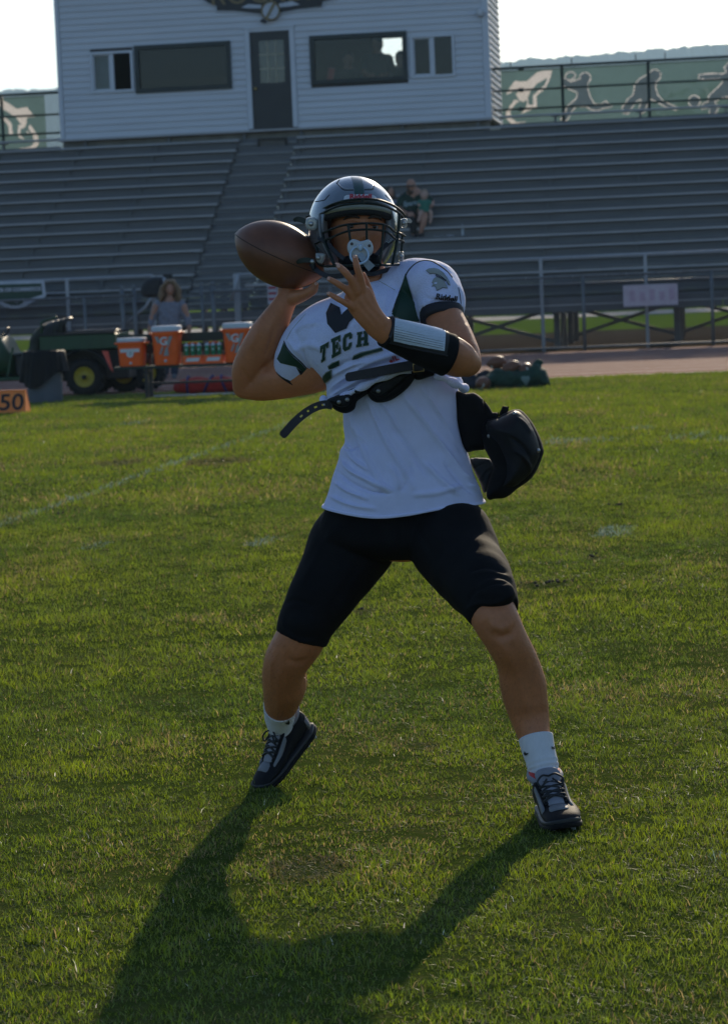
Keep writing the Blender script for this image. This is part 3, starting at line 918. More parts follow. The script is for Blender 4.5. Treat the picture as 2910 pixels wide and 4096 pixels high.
def banner(px0, px1, label, shapes):
    """shapes: list of (material, pixel outline, layer)"""
    a, b = UB(px0, 350, V_BK + 0.12)[0], UB(px1, 350, V_BK + 0.12)[0]
    ba = empty('banner', mat4=BMAT)
    tag(ba, label, 'banner', 'sports banners on the back fence')
    cell = 0.016
    nx, nz = int((b - a) / cell), int((BZT - BZ0 + 0.06) / cell)
    U_ = a + (b - a) * np.arange(nx + 1) / nx
    Z_ = BZ0 - 0.1 + (BZT - 0.04 - BZ0 + 0.1) * np.arange(nz + 1) / nz
    uu, zz = np.meshgrid(U_, Z_)
    vv = V_BK + 0.125 + 0.008 * np.sin(uu * 8 + zz * 5)
    V = np.stack([uu, vv, zz], 2).reshape(-1, 3)
    q = (np.arange(nz)[:, None] * (nx + 1) + np.arange(nx)[None, :]).ravel()
    Fq = np.stack([q, q + 1, q + nx + 2, q + nx + 1], 1)
    cu_, cz_ = (uu[:-1, :-1] + uu[1:, 1:]).ravel() / 2, (zz[:-1, :-1] + zz[1:, 1:]).ravel() / 2
    mi = np.zeros(len(Fq), np.int32)
    inks = [M_BAN, M_BANP, M_BANG]
    for m, pix, lay in shapes:
        poly = [UB(*p, V_BK + 0.125) for p in pix]
        ins = np.zeros(len(Fq), bool)
        n = len(poly)
        for k in range(n):
            (x1, y1), (x2, y2) = poly[k], poly[(k + 1) % n]
            c_ = ((y1 > cz_) != (y2 > cz_)) & (cu_ < (x2 - x1) * (cz_ - y1) / ((y2 - y1) or 1e-9) + x1)
            ins ^= c_
        mi[ins] = inks.index(m)
    me = bpy.data.meshes.new('banner_cloth')
    me.from_pydata(V.tolist(), [], Fq.tolist())
    for m in inks: me.materials.append(m)
    me.polygons.foreach_set('material_index', mi)
    me.polygons.foreach_set('use_smooth', [True] * len(Fq))
    me.update()
    link('banner_cloth', me, ba)
    MB().box(a, b, V_BK + 0.108, V_BK + 0.114, BZT - 0.07, BZT - 0.05).build('hem_tape', M_GREENV, ba)
    return ba

def z6(L): return [(1950 + x / 1.6917, 200 + y / 1.6917) for x, y in L]
def grow(L, d):
    """offset a closed outline outward by d pixels"""
    n = len(L); A = sum(L[i][0] * L[(i + 1) % n][1] - L[(i + 1) % n][0] * L[i][1] for i in range(n))
    s = 1 if A > 0 else -1
    out = []
    for i in range(n):
        p, q, r = Vector(L[i - 1]), Vector(L[i]), Vector(L[(i + 1) % n])
        e1, e2 = (q - p).normalized(), (r - q).normalized()
        n1, n2 = Vector((e1.y, -e1.x)) * s, Vector((e2.y, -e2.x)) * s
        nn = (n1 + n2)
        nn = nn.normalized() if nn.length > 0.2 else n1
        out.append(tuple(q + nn * d))
    return out
rocket = [z6([(435, 136), (340, 146), (300, 178), (262, 213), (180, 210), (138, 270), (120, 305), (215, 262), (190, 300), (210, 340), (240, 352), (262, 330), (265, 372), (245, 402), (220, 436), (330, 388), (328, 310), (390, 262), (420, 195)]),
          z6([(180, 335), (150, 375), (122, 425), (125, 470), (160, 500), (280, 488), (190, 486), (158, 460), (150, 420), (172, 385), (210, 345)])]
rocket_in = [z6([(400, 190), (330, 230), (292, 268), (270, 320), (275, 372), (305, 372), (303, 310), (345, 270), (385, 235)])]
rocket_in2 = [z6([(208, 368), (170, 400), (160, 440), (180, 470), (168, 430), (185, 405)])]
tennis = z6([(600, 205), (628, 195), (622, 178), (640, 160), (668, 155), (690, 175), (688, 205), (672, 225), (672, 265), (690, 320), (715, 365), (760, 372), (795, 348), (840, 385), (790, 388), (740, 408), (700, 402), (668, 382), (595, 378), (560, 420), (535, 470), (515, 482), (495, 465), (520, 440), (540, 380), (600, 330), (608, 285), (570, 272), (520, 245), (500, 215), (505, 190), (525, 195), (560, 220)])
racket = z6([(525, 190), (530, 165), (552, 152), (580, 155), (590, 172), (572, 195), (545, 200)])
hockey = z6([(1085, 165), (1112, 138), (1140, 134), (1165, 155), (1160, 190), (1135, 212), (1130, 260), (1145, 305), (1180, 345), (1230, 370), (1290, 395), (1270, 405), (1200, 382), (1145, 350), (1100, 330), (1075, 365), (1055, 420), (1035, 425), (1025, 395), (1040, 330), (1010, 340), (975, 380), (945, 430), (920, 425), (910, 390), (945, 340), (985, 300), (995, 235), (1030, 195)])
soccer = z6([(1620, 95), (1600, 120), (1615, 150), (1590, 165), (1520, 162), (1430, 168), (1425, 190), (1470, 195), (1560, 190), (1590, 195), (1585, 225), (1540, 270), (1495, 310), (1490, 350), (1455, 365), (1450, 400), (1500, 385), (1500, 440), (1530, 438), (1555, 390), (1530, 350), (1580, 320), (1640, 310), (1700, 260), (1700, 90), (1660, 80)])
ball = z6([(1395 + 36 * math.cos(t), 347 + 36 * math.sin(t)) for t in np.linspace(0, 6.28, 20)[:-1]])
sh = [(M_BANP, r, 1) for r in rocket] + [(M_BAN, r, 2) for r in rocket_in + rocket_in2]
for fgr in (tennis, racket, hockey, soccer, ball):
    sh += [(M_BANP, grow(fgr, 4.2), 1), (M_BANG, grow(fgr, 0.2), 2)]
sh += [(M_BAN, grow(racket, -5), 3)]
banner(2003, 3200, 'green banner with rocket, tennis, hockey and soccer silhouettes right of the press box', sh)
def z8(L): return [(x / 6.246, 350 + y / 6.246) for x, y in L]
lrock = [z8([(-60, 280), (40, 320), (170, 360), (420, 535), (680, 485), (870, 730), (660, 760), (680, 850), (640, 980), (560, 1035), (510, 1040), (510, 1180), (600, 1280), (610, 1305), (470, 1250), (450, 1150), (455, 940), (530, 930), (410, 755), (320, 690), (180, 600), (40, 520), (-60, 460)]),
         z8([(760, 915), (945, 1190), (985, 1340), (960, 1440), (860, 1530), (430, 1520), (720, 1490), (830, 1430), (850, 1340), (820, 1190), (705, 1010)]),
         z8([(60, 760), (140, 750), (290, 880), (330, 1140), (350, 1190), (260, 1190), (230, 1130), (210, 940)]),
         z8([(670, 1075), (780, 1190), (730, 1190), (660, 1100)])]
banner(-900, 176, 'green banner with a cream rocket emblem at the far left of the stand', [(M_BANP, r, 1) for r in lrock])
# flagless whip antennas above the fence (thin rods)
for px, y0 in ((2112, 243), (2335, 243), (2568, 232), (2676, 228)):
    u, z = UB(px, y0, V_BK + 6)
    MB().tube([(u, V_BK + 0.075, BZT + 0.025), (u, V_BK + 0.075, BZT + 0.17)], 0.012, 6).build('post_tip', M_GREENV, bfen, True)

# ================================================================== tools for cloth, pads and printed marks
def est(px, py, Y, hw, ang, hd):
    """explicit station: half width hw px along image angle ang (deg, clockwise), half depth hd metres"""
    c = U(px, py, Y)
    a = math.radians(ang)
    d = (U(px + math.cos(a) * 100, py + math.sin(a) * 100, Y) - c) / 100.0
    return (c, d * hw, Vector((0, hd, 0)))

def mesh_np(me):
    co = np.empty(len(me.vertices) * 3); me.vertices.foreach_get('co', co)
    return co.reshape(-1, 3)

def set_np(me, co):
    me.vertices.foreach_set('co', co.ravel()); me.update()

def proj_np(co):
    q = co - np.array(CAM)
    xt, yt, zt = q[:, 0], -(q @ np.array(UP)), q @ np.array(FWD)
    xt, yt = xt / zt * F_PX, yt / zt * F_PX
    return np.stack([CX + CR * xt + SR * yt, CY - SR * xt + CR * yt], 1)

def seg_dist(P, line):
    """distance of points P (n,2) to a polyline, and the fraction along it"""
    best = np.full(len(P), 1e9); frac = np.zeros(len(P))
    L = np.array(line, float)
    tot = np.cumsum([0] + [np.linalg.norm(L[i + 1] - L[i]) for i in range(len(L) - 1)])
    for i in range(len(L) - 1):
        a, b = L[i], L[i + 1]
        d = b - a; l2 = d @ d
        t = np.clip(((P - a) @ d) / l2, 0, 1)
        q = a + t[:, None] * d
        r = np.linalg.norm(P - q, axis=1)
        k = r < best
        best[k] = r[k]; frac[k] = (tot[i] + t[k] * math.sqrt(l2)) / tot[-1]
    return best, frac

def folds(me, lines, front_only=True, smooth=True):
    """raise soft ridges (amp > 0) or creases (amp < 0) along image-space polylines: (points, width px, amp m)"""
    co = mesh_np(me)
    nr = np.empty(len(me.vertices) * 3); me.vertices.foreach_get('normal', nr); nr = nr.reshape(-1, 3)
    P = proj_np(co)
    disp = np.zeros(len(co))
    for line, wd, amp in lines:
        L = crom(np.array(line, float), 6) if len(line) > 2 else np.array(line, float)
        d, f = seg_dist(P, L)
        taper = np.clip(np.minimum(f, 1 - f) * 5 + 0.25, 0, 1)
        disp += amp * np.exp(-(d / wd) ** 2) * taper
    if front_only:
        view = co - np.array(CAM); view /= np.linalg.norm(view, axis=1)[:, None]
        fac = np.clip(-(nr * view).sum(1) * 1.6, 0, 1)
        disp *= fac
    set_np(me, co + nr * disp[:, None])

def wobble(me, amp, scale, seed=0):
    """low frequency unevenness along the normals"""
    from mathutils import noise
    co = mesh_np(me)
    nr = np.empty(len(me.vertices) * 3); me.vertices.foreach_get('normal', nr); nr = nr.reshape(-1, 3)
    d = np.array([noise.noise(Vector(p) * scale + Vector((seed, seed * 2.3, 0))) for p in co])
    set_np(me, co + nr * (d * amp)[:, None])

def bvh_of(*objs):
    vs, fs = [], []
    for o in objs:
        M = o.matrix_world
        k = len(vs)
        vs += [M @ v.co for v in o.data.vertices]
        fs += [tuple(i + k for i in p.vertices) for p in o.data.polygons]
    return BVHTree.FromPolygons(vs, fs)

def refine2d(verts, faces, maxlen):
    bm = bmesh.new()
    vv = [bm.verts.new((p[0], p[1], 0)) for p in verts]
    for f in faces:
        try: bm.faces.new([vv[i] for i in f])
        except ValueError: pass
    bmesh.ops.triangulate(bm, faces=bm.faces[:])
    for _ in range(6):
        es = [e for e in bm.edges if e.calc_length() > maxlen]
        if not es: break
        bmesh.ops.subdivide_edges(bm, edges=es, cuts=1, use_grid_fill=False)
        bmesh.ops.triangulate(bm, faces=[f for f in bm.faces if len(f.verts) > 3])
        bmesh.ops.beautify_fill(bm, faces=bm.faces[:], edges=[e for e in bm.edges if not e.is_boundary])
    bm.verts.index_update()
    V = [(v.co.x, v.co.y) for v in bm.verts]
    Fc = [tuple(v.index for v in f.verts) for f in bm.faces]
    bm.free()
    return V, Fc

def hit(bvh, px, py, off=0.0, default=None):
    d = ray(px, py).normalized()
    loc, nor, idx, dist = bvh.ray_cast(CAM, d)
    if loc is None: return default
    if nor.dot(d) > 0: nor = -nor
    return loc + nor * off

def decal(name, verts, faces, bvh, off, m, parent, maxlen=7, drop=0.04):
    """lay a flat printed shape, given in photograph pixels, onto a surface"""
    V, Fc = refine2d(verts, faces, maxlen)
    P = [hit(bvh, x, y, off) for x, y in V]
    fs = []
    for f in Fc:
        if any(P[i] is None for i in f): continue
        ys = [P[i].y for i in f]
        if max(ys) - min(ys) > drop: continue
        fs.append(f)
    used = sorted({i for f in fs for i in f}); mp = {i: k for k, i in enumerate(used)}
    mb = MB().add([P[i] for i in used], [tuple(mp[i] for i in f) for f in fs])
    return mb.build(name, m, parent, True, norm=False)

def decal_poly(name, poly, bvh, off, m, parent, **k):
    return decal(name, poly, tri_poly(poly), bvh, off, m, parent, **k)

def decal_text(name, txt, px, py, h, ang, bvh, off, m, parent, shear=0.0, sx=1.0, arc=0.0, bold=0.0, vshear=0.0, spacing=1.0, maxlen=5):
    me = text_mesh(txt, 1.0, 0, shear, spacing, bold)
    a = math.radians(ang)
    V = []
    for v in me.vertices:
        x, y = v.co.x * h * sx, -v.co.y * h
        y += arc * x * x + vshear * x
        V.append((px + x * math.cos(a) - y * math.sin(a), py + x * math.sin(a) + y * math.cos(a)))
    Fc = [tuple(p.vertices) for p in me.polygons]
    bpy.data.meshes.remove(me)
    return decal(name, V, Fc, bvh, off, m, parent, maxlen=maxlen)

def line_on(name, pts, bvh, r_px, m, parent, Y=7.3, sub=6, lift=0.3, taper=False):
    L = crom(np.array(pts, float), sub)
    P = [hit(bvh, x, y, 0) for x, y in L]
    P = [p for p in P if p is not None]
    if len(P) < 2:
        print('line_on: nothing hit', name, pts[0]); return None
    r = r_px * Y / F_PX
    view = [(p - CAM).normalized() for p in P]
    P = [p - v * r * lift for p, v in zip(P, view)]
    return MB().tube(P, r, 6).build(name, m, parent, True)

def pillow(name, poly, Y, front, back, R, m, parent, maxlen=9, Yfun=None, build=True, sub=1):
    """closed padded shape from a photograph outline: bulges `front` metres towards and `back` away from the viewer"""
    if sub > 1:
        Q = np.array(poly + [poly[0]], float)
        n = len(poly)
        E = np.vstack([Q[-2], Q, Q[1]])
        out = []
        for i in range(n):
            a, b, c, d = E[i], E[i + 1], E[i + 2], E[i + 3]
            for k in range(sub):
                t = k / sub
                out.append(tuple(0.5 * ((2 * b) + (-a + c) * t + (2 * a - 5 * b + 4 * c - d) * t * t + (-a + 3 * b - 3 * c + d) * t ** 3)))
        poly = out
    V, Fc = refine2d(poly, tri_poly(poly), maxlen)
    A = np.array(V)
    d, _ = seg_dist(A, poly + [poly[0]])
    prof = np.sqrt(np.clip(1 - (1 - np.clip(d / R, 0, 1)) ** 2, 0, 1))
    bd = d < 0.6
    P, Pb = [], []
    idx_b = {}
    for i, (x, y) in enumerate(V):
        yy = Y if Yfun is None else Yfun(x, y)
        P.append(U(x, y, yy - front * prof[i]))
    vs = list(P); mp = []
    for i, (x, y) in enumerate(V):
        if bd[i]: mp.append(i)
        else:
            yy = Y if Yfun is None else Yfun(x, y)
            mp.append(len(vs)); vs.append(U(x, y, yy + back * prof[i]))
    fs = list(Fc) + [tuple(mp[i] for i in reversed(f)) for f in Fc if len({mp[i] for i in f}) == 3 and not all(bd[i] for i in f)]
    mb = MB().add(vs, fs)
    if not build: return mb
    return mb.build(name, m, parent, True)

def strap(name, pts, hw, th, m, parent, sub=6, twist=None):
    """flat strap following (px, py, Y) with half width hw px across the view and thickness th"""
    A = crom(np.array(pts, float), sub)
    C = [U(*a) for a in A]
    R = []
    for i, c in enumerate(C):
        t = (C[min(i + 1, len(C) - 1)] - C[max(i - 1, 0)]).normalized()
        view = (c - CAM).normalized()
        wv = t.cross(view).normalized()
        nv = wv.cross(t).normalized()
        h = (hw if np.isscalar(hw) else np.interp(i / (len(C) - 1), np.linspace(0, 1, len(hw)), hw)) * A[i][2] / F_PX
        R.append([c - wv * h - nv * th / 2, c + wv * h - nv * th / 2, c + wv * h + nv * th / 2, c - wv * h + nv * th / 2])
    return MB().rings(R).build(name, m, parent, bevel=min(th * 0.3, 0.002))

# ================================================================== the player
M_SKIN = mat('player_skin', (0.50, 0.185, 0.08), 0.5, var=0.12, scale=9, bump=0.2, bscale=220, spec=0.4, sss=0.08)
M_TEE = mat('tee_cotton', (0.70, 0.72, 0.97), 0.9, var=0.035, scale=30, bump=0.25, bscale=500, spec=0.15, sheen=0.2, transl=0.06)
M_JER = mat('jersey_knit', (0.70, 0.735, 0.99), 0.75, var=0.03, scale=30, spec=0.25, sheen=0.15, transl=0.06)
M_BLKC = mat('shorts_black', (0.010, 0.010, 0.011), 0.8, var=0.25, scale=10, bump=0.2, bscale=400, spec=0.1)
M_GRN = mat('team_green', (0.006, 0.04, 0.022), 0.6, var=0.15, scale=14)
M_PAD = mat('pad_black', (0.011, 0.011, 0.013), 0.62, var=0.25, scale=20, bump=0.15, bscale=150, spec=0.28)
M_FOAM = mat('pad_foam', (0.008, 0.008, 0.009), 0.85, var=0.3, scale=30, bump=0.3, bscale=300, spec=0.2)
M_RIVET = mat('rivet_steel', (0.35, 0.36, 0.37), 0.35, metal=0.9)
M_SOCK = mat('sock_cotton', (0.66, 0.66, 0.69), 0.95, var=0.05, scale=40, spec=0.1, bump=0.4, bscale=260, stretch=(3, 3, 0.4), sheen=0.2)

sk_t = M_SKIN.node_tree
sk_n = sk_t.nodes.new('ShaderNodeTexNoise'); sk_n.inputs['Scale'].default_value = 95; sk_n.inputs['Detail'].default_value = 4
sk_c = sk_t.nodes.new('ShaderNodeTexCoord'); sk_t.links.new(sk_c.outputs['Object'], sk_n.inputs['Vector'])
sk_r = sk_t.nodes.new('ShaderNodeMapRange'); sk_r.inputs['From Min'].default_value = 0.3; sk_r.inputs['From Max'].default_value = 0.7; sk_r.inputs['To Min'].default_value = 0.93; sk_r.inputs['To Max'].default_value = 1.04
sk_t.links.new(sk_n.outputs['Fac'], sk_r.inputs['Value'])
sk_m = sk_t.nodes.new('ShaderNodeMix'); sk_m.data_type = 'RGBA'; sk_m.blend_type = 'MULTIPLY'; sk_m.inputs['Factor'].default_value = 1.0
sk_t.links.new([n for n in sk_t.nodes if n.type == 'VALTORGB'][0].outputs[0], sk_m.inputs['A']); sk_t.links.new(sk_r.outputs[0], sk_m.inputs['B'])
sk_t.links.new(sk_m.outputs['Result'], sk_t.nodes['Principled BSDF'].inputs['Base Color'])
pl = empty('person', G(1560, 3240))
tag(pl, 'football player in white jersey and black shorts, ball cocked back, pacifier in mouth', 'person')
pl_inv = pl.matrix_world.inverted()
bpy.context.view_layer.update()
PLM = Matrix.Translation(-Vector(pl.location))
def own(o, parent=None):
    """child of the player (or of one of his parts) that was modelled in world space"""
    if o is None: return None
    o.parent = parent or pl
    o.matrix_parent_inverse = PLM if parent is None else Matrix.Identity(4)
    return o

# ---------------------------------------------------------------- body
bd = MB()
# legs
px_limb(bd, [(1420, 2140, 7.5, 118, 1), (1330, 2310, 7.46, 120, 1), (1240, 2450, 7.42, 102, 1), (1200, 2555, 7.42, 100, 1.0), (1149, 2639, 7.455, 92, 1), (1135, 2690, 7.495, 87, 1.05), (1138, 2735, 7.545, 89, 1.1), (1128, 2795, 7.605, 75, 1.1), (1119, 2850, 7.66, 59, 1.05), (1118, 2890, 7.70, 49, 1.05), (1122, 2920, 7.715, 42, 1.1)], 24, 5)
px_limb(bd, [(1790, 2140, 7.4, 118, 1), (1870, 2270, 7.25, 125, 1), (1940, 2390, 7.08, 100, 1), (1979, 2475, 7.03, 95, 1.0), (2023, 2559, 7.04, 86, 1.05), (2064, 2640, 7.08, 84, 1.1), (2088, 2729, 7.11, 93, 1.1), (2101, 2800, 7.12, 89, 1.1), (2118, 2871, 7.12, 79, 1.1), (2136, 2945, 7.10, 65, 1.1), (2160, 3030, 7.075, 54, 1.1), (2180, 3115, 7.055, 48, 1.2)], 24, 5)
# knee caps, shin edges
for (px, py, Y, r) in ((1195, 2590, 7.392, 40), (1992, 2490, 7.0, 42)):
    c = U(px, py, Y); rr = r * Y / F_PX
    bd.lathe([(0.02 * rr, -rr * 0.9)] + [(rr * math.cos(t), rr * 1.25 * math.sin(t)) for t in np.linspace(-1.2, 1.2, 9)] + [(0.02 * rr, rr * 1.2)], Matrix.Translation(c), 14)
# pelvis and trunk (under the clothes)
loft(bd, [est(1605, 2120, 7.45, 190, 0, 0.09), est(1605, 2060, 7.45, 240, 0, 0.10), est(1610, 1900, 7.46, 225, 0, 0.10), est(1610, 1750, 7.46, 200, 0, 0.10), est(1580, 1550, 7.45, 200, -10, 0.10), est(1520, 1350, 7.44, 230, -20, 0.10), est(1480, 1240, 7.43, 150, -20, 0.09), est(1475, 1150, 7.42, 75, -10, 0.065)], 24, 4)
# neck
px_limb(bd, [(1490, 1240, 7.44, 85, 1), (1478, 1150, 7.43, 76, 0.9), (1455, 1050, 7.44, 78, 0.95), (1440, 960, 7.45, 80, 0.95)], 20, 4)
# throwing arm (his right)
px_limb(bd, [(1330, 1440, 7.46, 80, 1), (1255, 1478, 7.5, 92, 1), (1185, 1497, 7.54, 88, 1), (1105, 1513, 7.57, 86, 0.95), (1035, 1532, 7.6, 73, 0.9), (985, 1538, 7.61, 60, 0.9)], 24, 5)
px_limb(bd, [(978, 1545, 7.61, 50, 1), (990, 1490, 7.59, 66, 0.9), (1018, 1438, 7.57, 75, 0.9), (1045, 1385, 7.55, 75, 0.9), (1074, 1326, 7.53, 67, 0.88), (1108, 1268, 7.52, 56, 0.85), (1134, 1220, 7.51, 46, 0.8), (1152, 1188, 7.51, 43, 0.75), (1165, 1160, 7.51, 44, 0.7)], 24, 5)
# its hand: heel of the palm under the ball, thumb to the right, fingers up behind the ball
px_limb(bd, [(1150, 1192, 7.51, 43, 0.7), (1160, 1160, 7.52, 50, 0.6), (1158, 1120, 7.55, 52, 0.5), (1140, 1075, 7.59, 46, 0.4)], 18, 4)
px_limb(bd, [(1165, 1195, 7.5, 32, 0.8), (1200, 1185, 7.46, 27, 0.9), (1232, 1172, 7.43, 21, 1), (1253, 1156, 7.42, 20, 0.9), (1263, 1136, 7.42, 13, 0.8)], 14, 4)
for (a, b, c) in (((1110, 1080), (1060, 1020), (1040, 970)), ((1130, 1065), (1095, 990), (1085, 935)), ((1150, 1060), (1130, 980), (1130, 925)), ((1170, 1070), (1170, 1000), (1180, 950))):
    px_limb(bd, [(a[0], a[1], 7.60, 17, 0.9), ((a[0] + b[0]) / 2, (a[1] + b[1]) / 2, 7.625, 15, 0.9), (b[0], b[1], 7.628, 14, 0.9), (c[0], c[1], 7.61, 12, 0.9)], 10, 3)
# guiding arm (his left), forearm across the chest
px_limb(bd, [(1705, 1170, 7.38, 50, 1), (1755, 1235, 7.32, 70, 1), (1792, 1300, 7.26, 74, 0.95), (1828, 1365, 7.2, 70, 0.95), (1852, 1420, 7.15, 68, 0.95), (1866, 1452, 7.12, 60, 0.95)], 24, 5)
px_limb(bd, [(1872, 1452, 7.12, 54, 1), (1838, 1438, 7.09, 74, 0.9), (1785, 1414, 7.06, 79, 0.9), (1695, 1384, 7.03, 73, 0.88), (1612, 1352, 7.0, 62, 0.85), (1545, 1326, 6.97, 55, 0.75), (1505, 1300, 6.955, 50, 0.68), (1485, 1272, 6.95, 50, 0.62)], 24, 5)
px_limb(bd, [(1515, 1305, 6.955, 48, 0.7), (1482, 1270, 6.945, 53, 0.55), (1455, 1230, 6.94, 58, 0.45), (1436, 1195, 6.935, 60, 0.38), (1424, 1168, 6.935, 54, 0.33)], 20, 4)
HANDL = [((1415, 1232), (1384, 1214), (1348, 1194), (1314, 1174), 14, 13.5, 12.5, 10.5, 6.925),
         ((1412, 1190), (1383, 1157), (1347, 1133), (1315, 1115), 16, 15, 13.5, 11, 6.92),
         ((1425, 1168), (1406, 1122), (1378, 1087), (1355, 1065), 17.5, 16.5, 15, 13, 6.915),
         ((1452, 1165), (1440, 1112), (1426, 1064), (1418, 1028), 18, 16.5, 14.5, 11.5, 6.925)]
for a, b, c, d, r1, r2, r3, r4, Y in HANDL:
    px_limb(bd, [(a[0], a[1], Y + 0.005, r1, 0.9), (b[0], b[1], Y - 0.006, r2, 1.0), ((b[0] + c[0]) / 2, (b[1] + c[1]) / 2, Y - 0.012, (r2 + r3) / 2 - 0.6, 1), (c[0], c[1], Y - 0.014, r3, 1), (d[0], d[1], Y - 0.006, r4, 0.9)], 12, 4)
px_limb(bd, [(1490, 1245, 6.96, 26, 0.8), (1481, 1192, 6.965, 21, 0.9), (1467, 1140, 6.965, 16, 1), (1452, 1096, 6.96, 11, 0.9)], 12, 4)
# knuckles on the back of the hand
for (px, py) in ((1405, 1216), (1406, 1182), (1421, 1152), (1450, 1148)):
    c = U(px, py, 6.928); bd.lathe([(0.001, -0.008), (0.006, -0.006), (0.009, 0), (0.006, 0.006), (0.001, 0.008)], Matrix.Translation(c), 10)

# head with face, in its own frame: x right, y back, z up
HC = U(1432, 925, 7.45)
HM = Matrix.Translation(HC) @ Matrix.Rotation(math.radians(9), 4, 'Z') @ Matrix.Rotation(math.radians(-4), 4, 'X') @ Matrix.Rotation(math.radians(3.0), 4, 'Y')
def head_point(th, ph):
    """th azimuth (0 = face), ph elevation"""
    x = math.sin(th) * math.cos(ph); y = -math.cos(th) * math.cos(ph); z = math.sin(ph)
    X, Y, Z = x * 0.076, y * (0.098 if y < 0 else 0.10), z * (0.122 if z < 0 else 0.115)
    if z < 0:
        k = 1 - 0.30 * (-z) ** 1.6
        X *= k
        if y < 0: Y = Y * (1 - 0.10 * (-z))
        else: Y *= 1 - 0.35 * (-z)
    def g(cx, cz, sx, sz): return math.exp(-((X - cx) / sx) ** 2 - ((Z - cz) / sz) ** 2) if y < 0 else 0.0
    d = 0.0
    d += 0.022 * g(0, -0.028, 0.011, 0.012) + 0.014 * g(0, -0.010, 0.008, 0.020)     # nose
    d += 0.006 * g(0, 0.022, 0.045, 0.009)                                            # brow
    d -= 0.011 * (g(0.032, 0.006, 0.016, 0.010) + g(-0.032, 0.006, 0.016, 0.010))     # sockets
    d += 0.005 * (g(0.042, -0.025, 0.018, 0.016) + g(-0.042, -0.025, 0.018, 0.016))   # cheeks
    d += 0.006 * g(0, -0.062, 0.022, 0.006) + 0.006 * g(0, -0.074, 0.02, 0.006) - 0.004 * g(0, -0.068, 0.024, 0.002)
    d += 0.008 * g(0, -0.105, 0.022, 0.013)                                            # chin
    d += 0.005 * (g(0.012, -0.033, 0.005, 0.006) + g(-0.012, -0.033, 0.005, 0.006))
    return Vector((X, Y - d, Z))
R = []
for i in range(1, 56):
    ph = -math.pi / 2 + math.pi * i / 56
    R.append([HM @ head_point(2 * math.pi * j / 72, ph) for j in range(72)])
bd.rings(R)
me = remesh(bd, 'body', 0.0034, 3, 0.45)
# muscle and tendon relief
folds(me, [([(1545, 1290), (1470, 1200), (1452, 1150)], 6, 0.0016), ([(1520, 1300), (1450, 1215), (1420, 1160)], 6, 0.0014), ([(1505, 1320), (1430, 1230), (1405, 1190)], 6, 0.0012),
           ([(1190, 1490), (1100, 1480), (1040, 1470)], 16, -0.004), ([(1062, 1250), (1030, 1330), (1000, 1400)], 14, 0.003),
           ([(1860, 1290), (1880, 1350), (1895, 1400)], 16, 0.004), ([(1800, 1345), (1850, 1362), (1890, 1400)], 9, -0.004),
           ([(1935, 2475), (1955, 2530), (2000, 2555), (2045, 2535), (2060, 2480)], 14, -0.0035), ([(1960, 2500), (2000, 2515), (2035, 2495)], 16, 0.003), ([(1990, 2570), (2015, 2600), (2030, 2640)], 12, 0.002), ([(2125, 2610), (2135, 2720), (2140, 2830)], 18, -0.004),
           ([(1150, 2600), (1165, 2640), (1210, 2650), (1245, 2620)], 14, -0.003), ([(1165, 2680), (1160, 2760), (1140, 2830)], 15, -0.003), ([(1090, 2620), (1085, 2700), (1085, 2780)], 12, 0.004),
           ([(965, 1470), (985, 1510), (1010, 1540)], 9, -0.003), ([(1150, 1440), (1090, 1455), (1040, 1480)], 9, -0.004), ([(1100, 1300), (1085, 1360), (1060, 1420)], 9, -0.003),
           ([(2010, 2560), (2060, 2680), (2110, 2860)], 16, 0.004), ([(2120, 2600), (2165, 2730), (2170, 2850)], 26, 0.004), ([(1975, 2520), (2000, 2545), (2040, 2530)], 12, -0.004),
           ([(1120, 2660), (1110, 2760), (1110, 2840)], 16, 0.004), ([(1140, 2640), (1180, 2650), (1220, 2645)], 12, -0.003)])
me.materials.append(M_SKIN)
body = own(link('body', me))

M_NAIL = mat('fingernail', (0.66, 0.36, 0.26), 0.3, var=0.05)
bpy.context.view_layer.update()
BSK = bvh_of(body)
for (c, d, r) in [((h[2]), (h[3]), h[7]) for h in HANDL] + [((1253, 1156), (1263, 1136), 12)]:
    a = Vector((d[0] - c[0], d[1] - c[1])).normalized(); b = Vector((-a.y, a.x))
    o_ = Vector(d) + a * (r * 0.15)
    own(decal_poly('fingernail', [tuple(o_ + a * (r * 0.62 * math.cos(t)) + b * (r * 0.52 * math.sin(t))) for t in np.linspace(0, 6.283, 11)[:-1]], BSK, 0.0009, M_NAIL, None, maxlen=5))

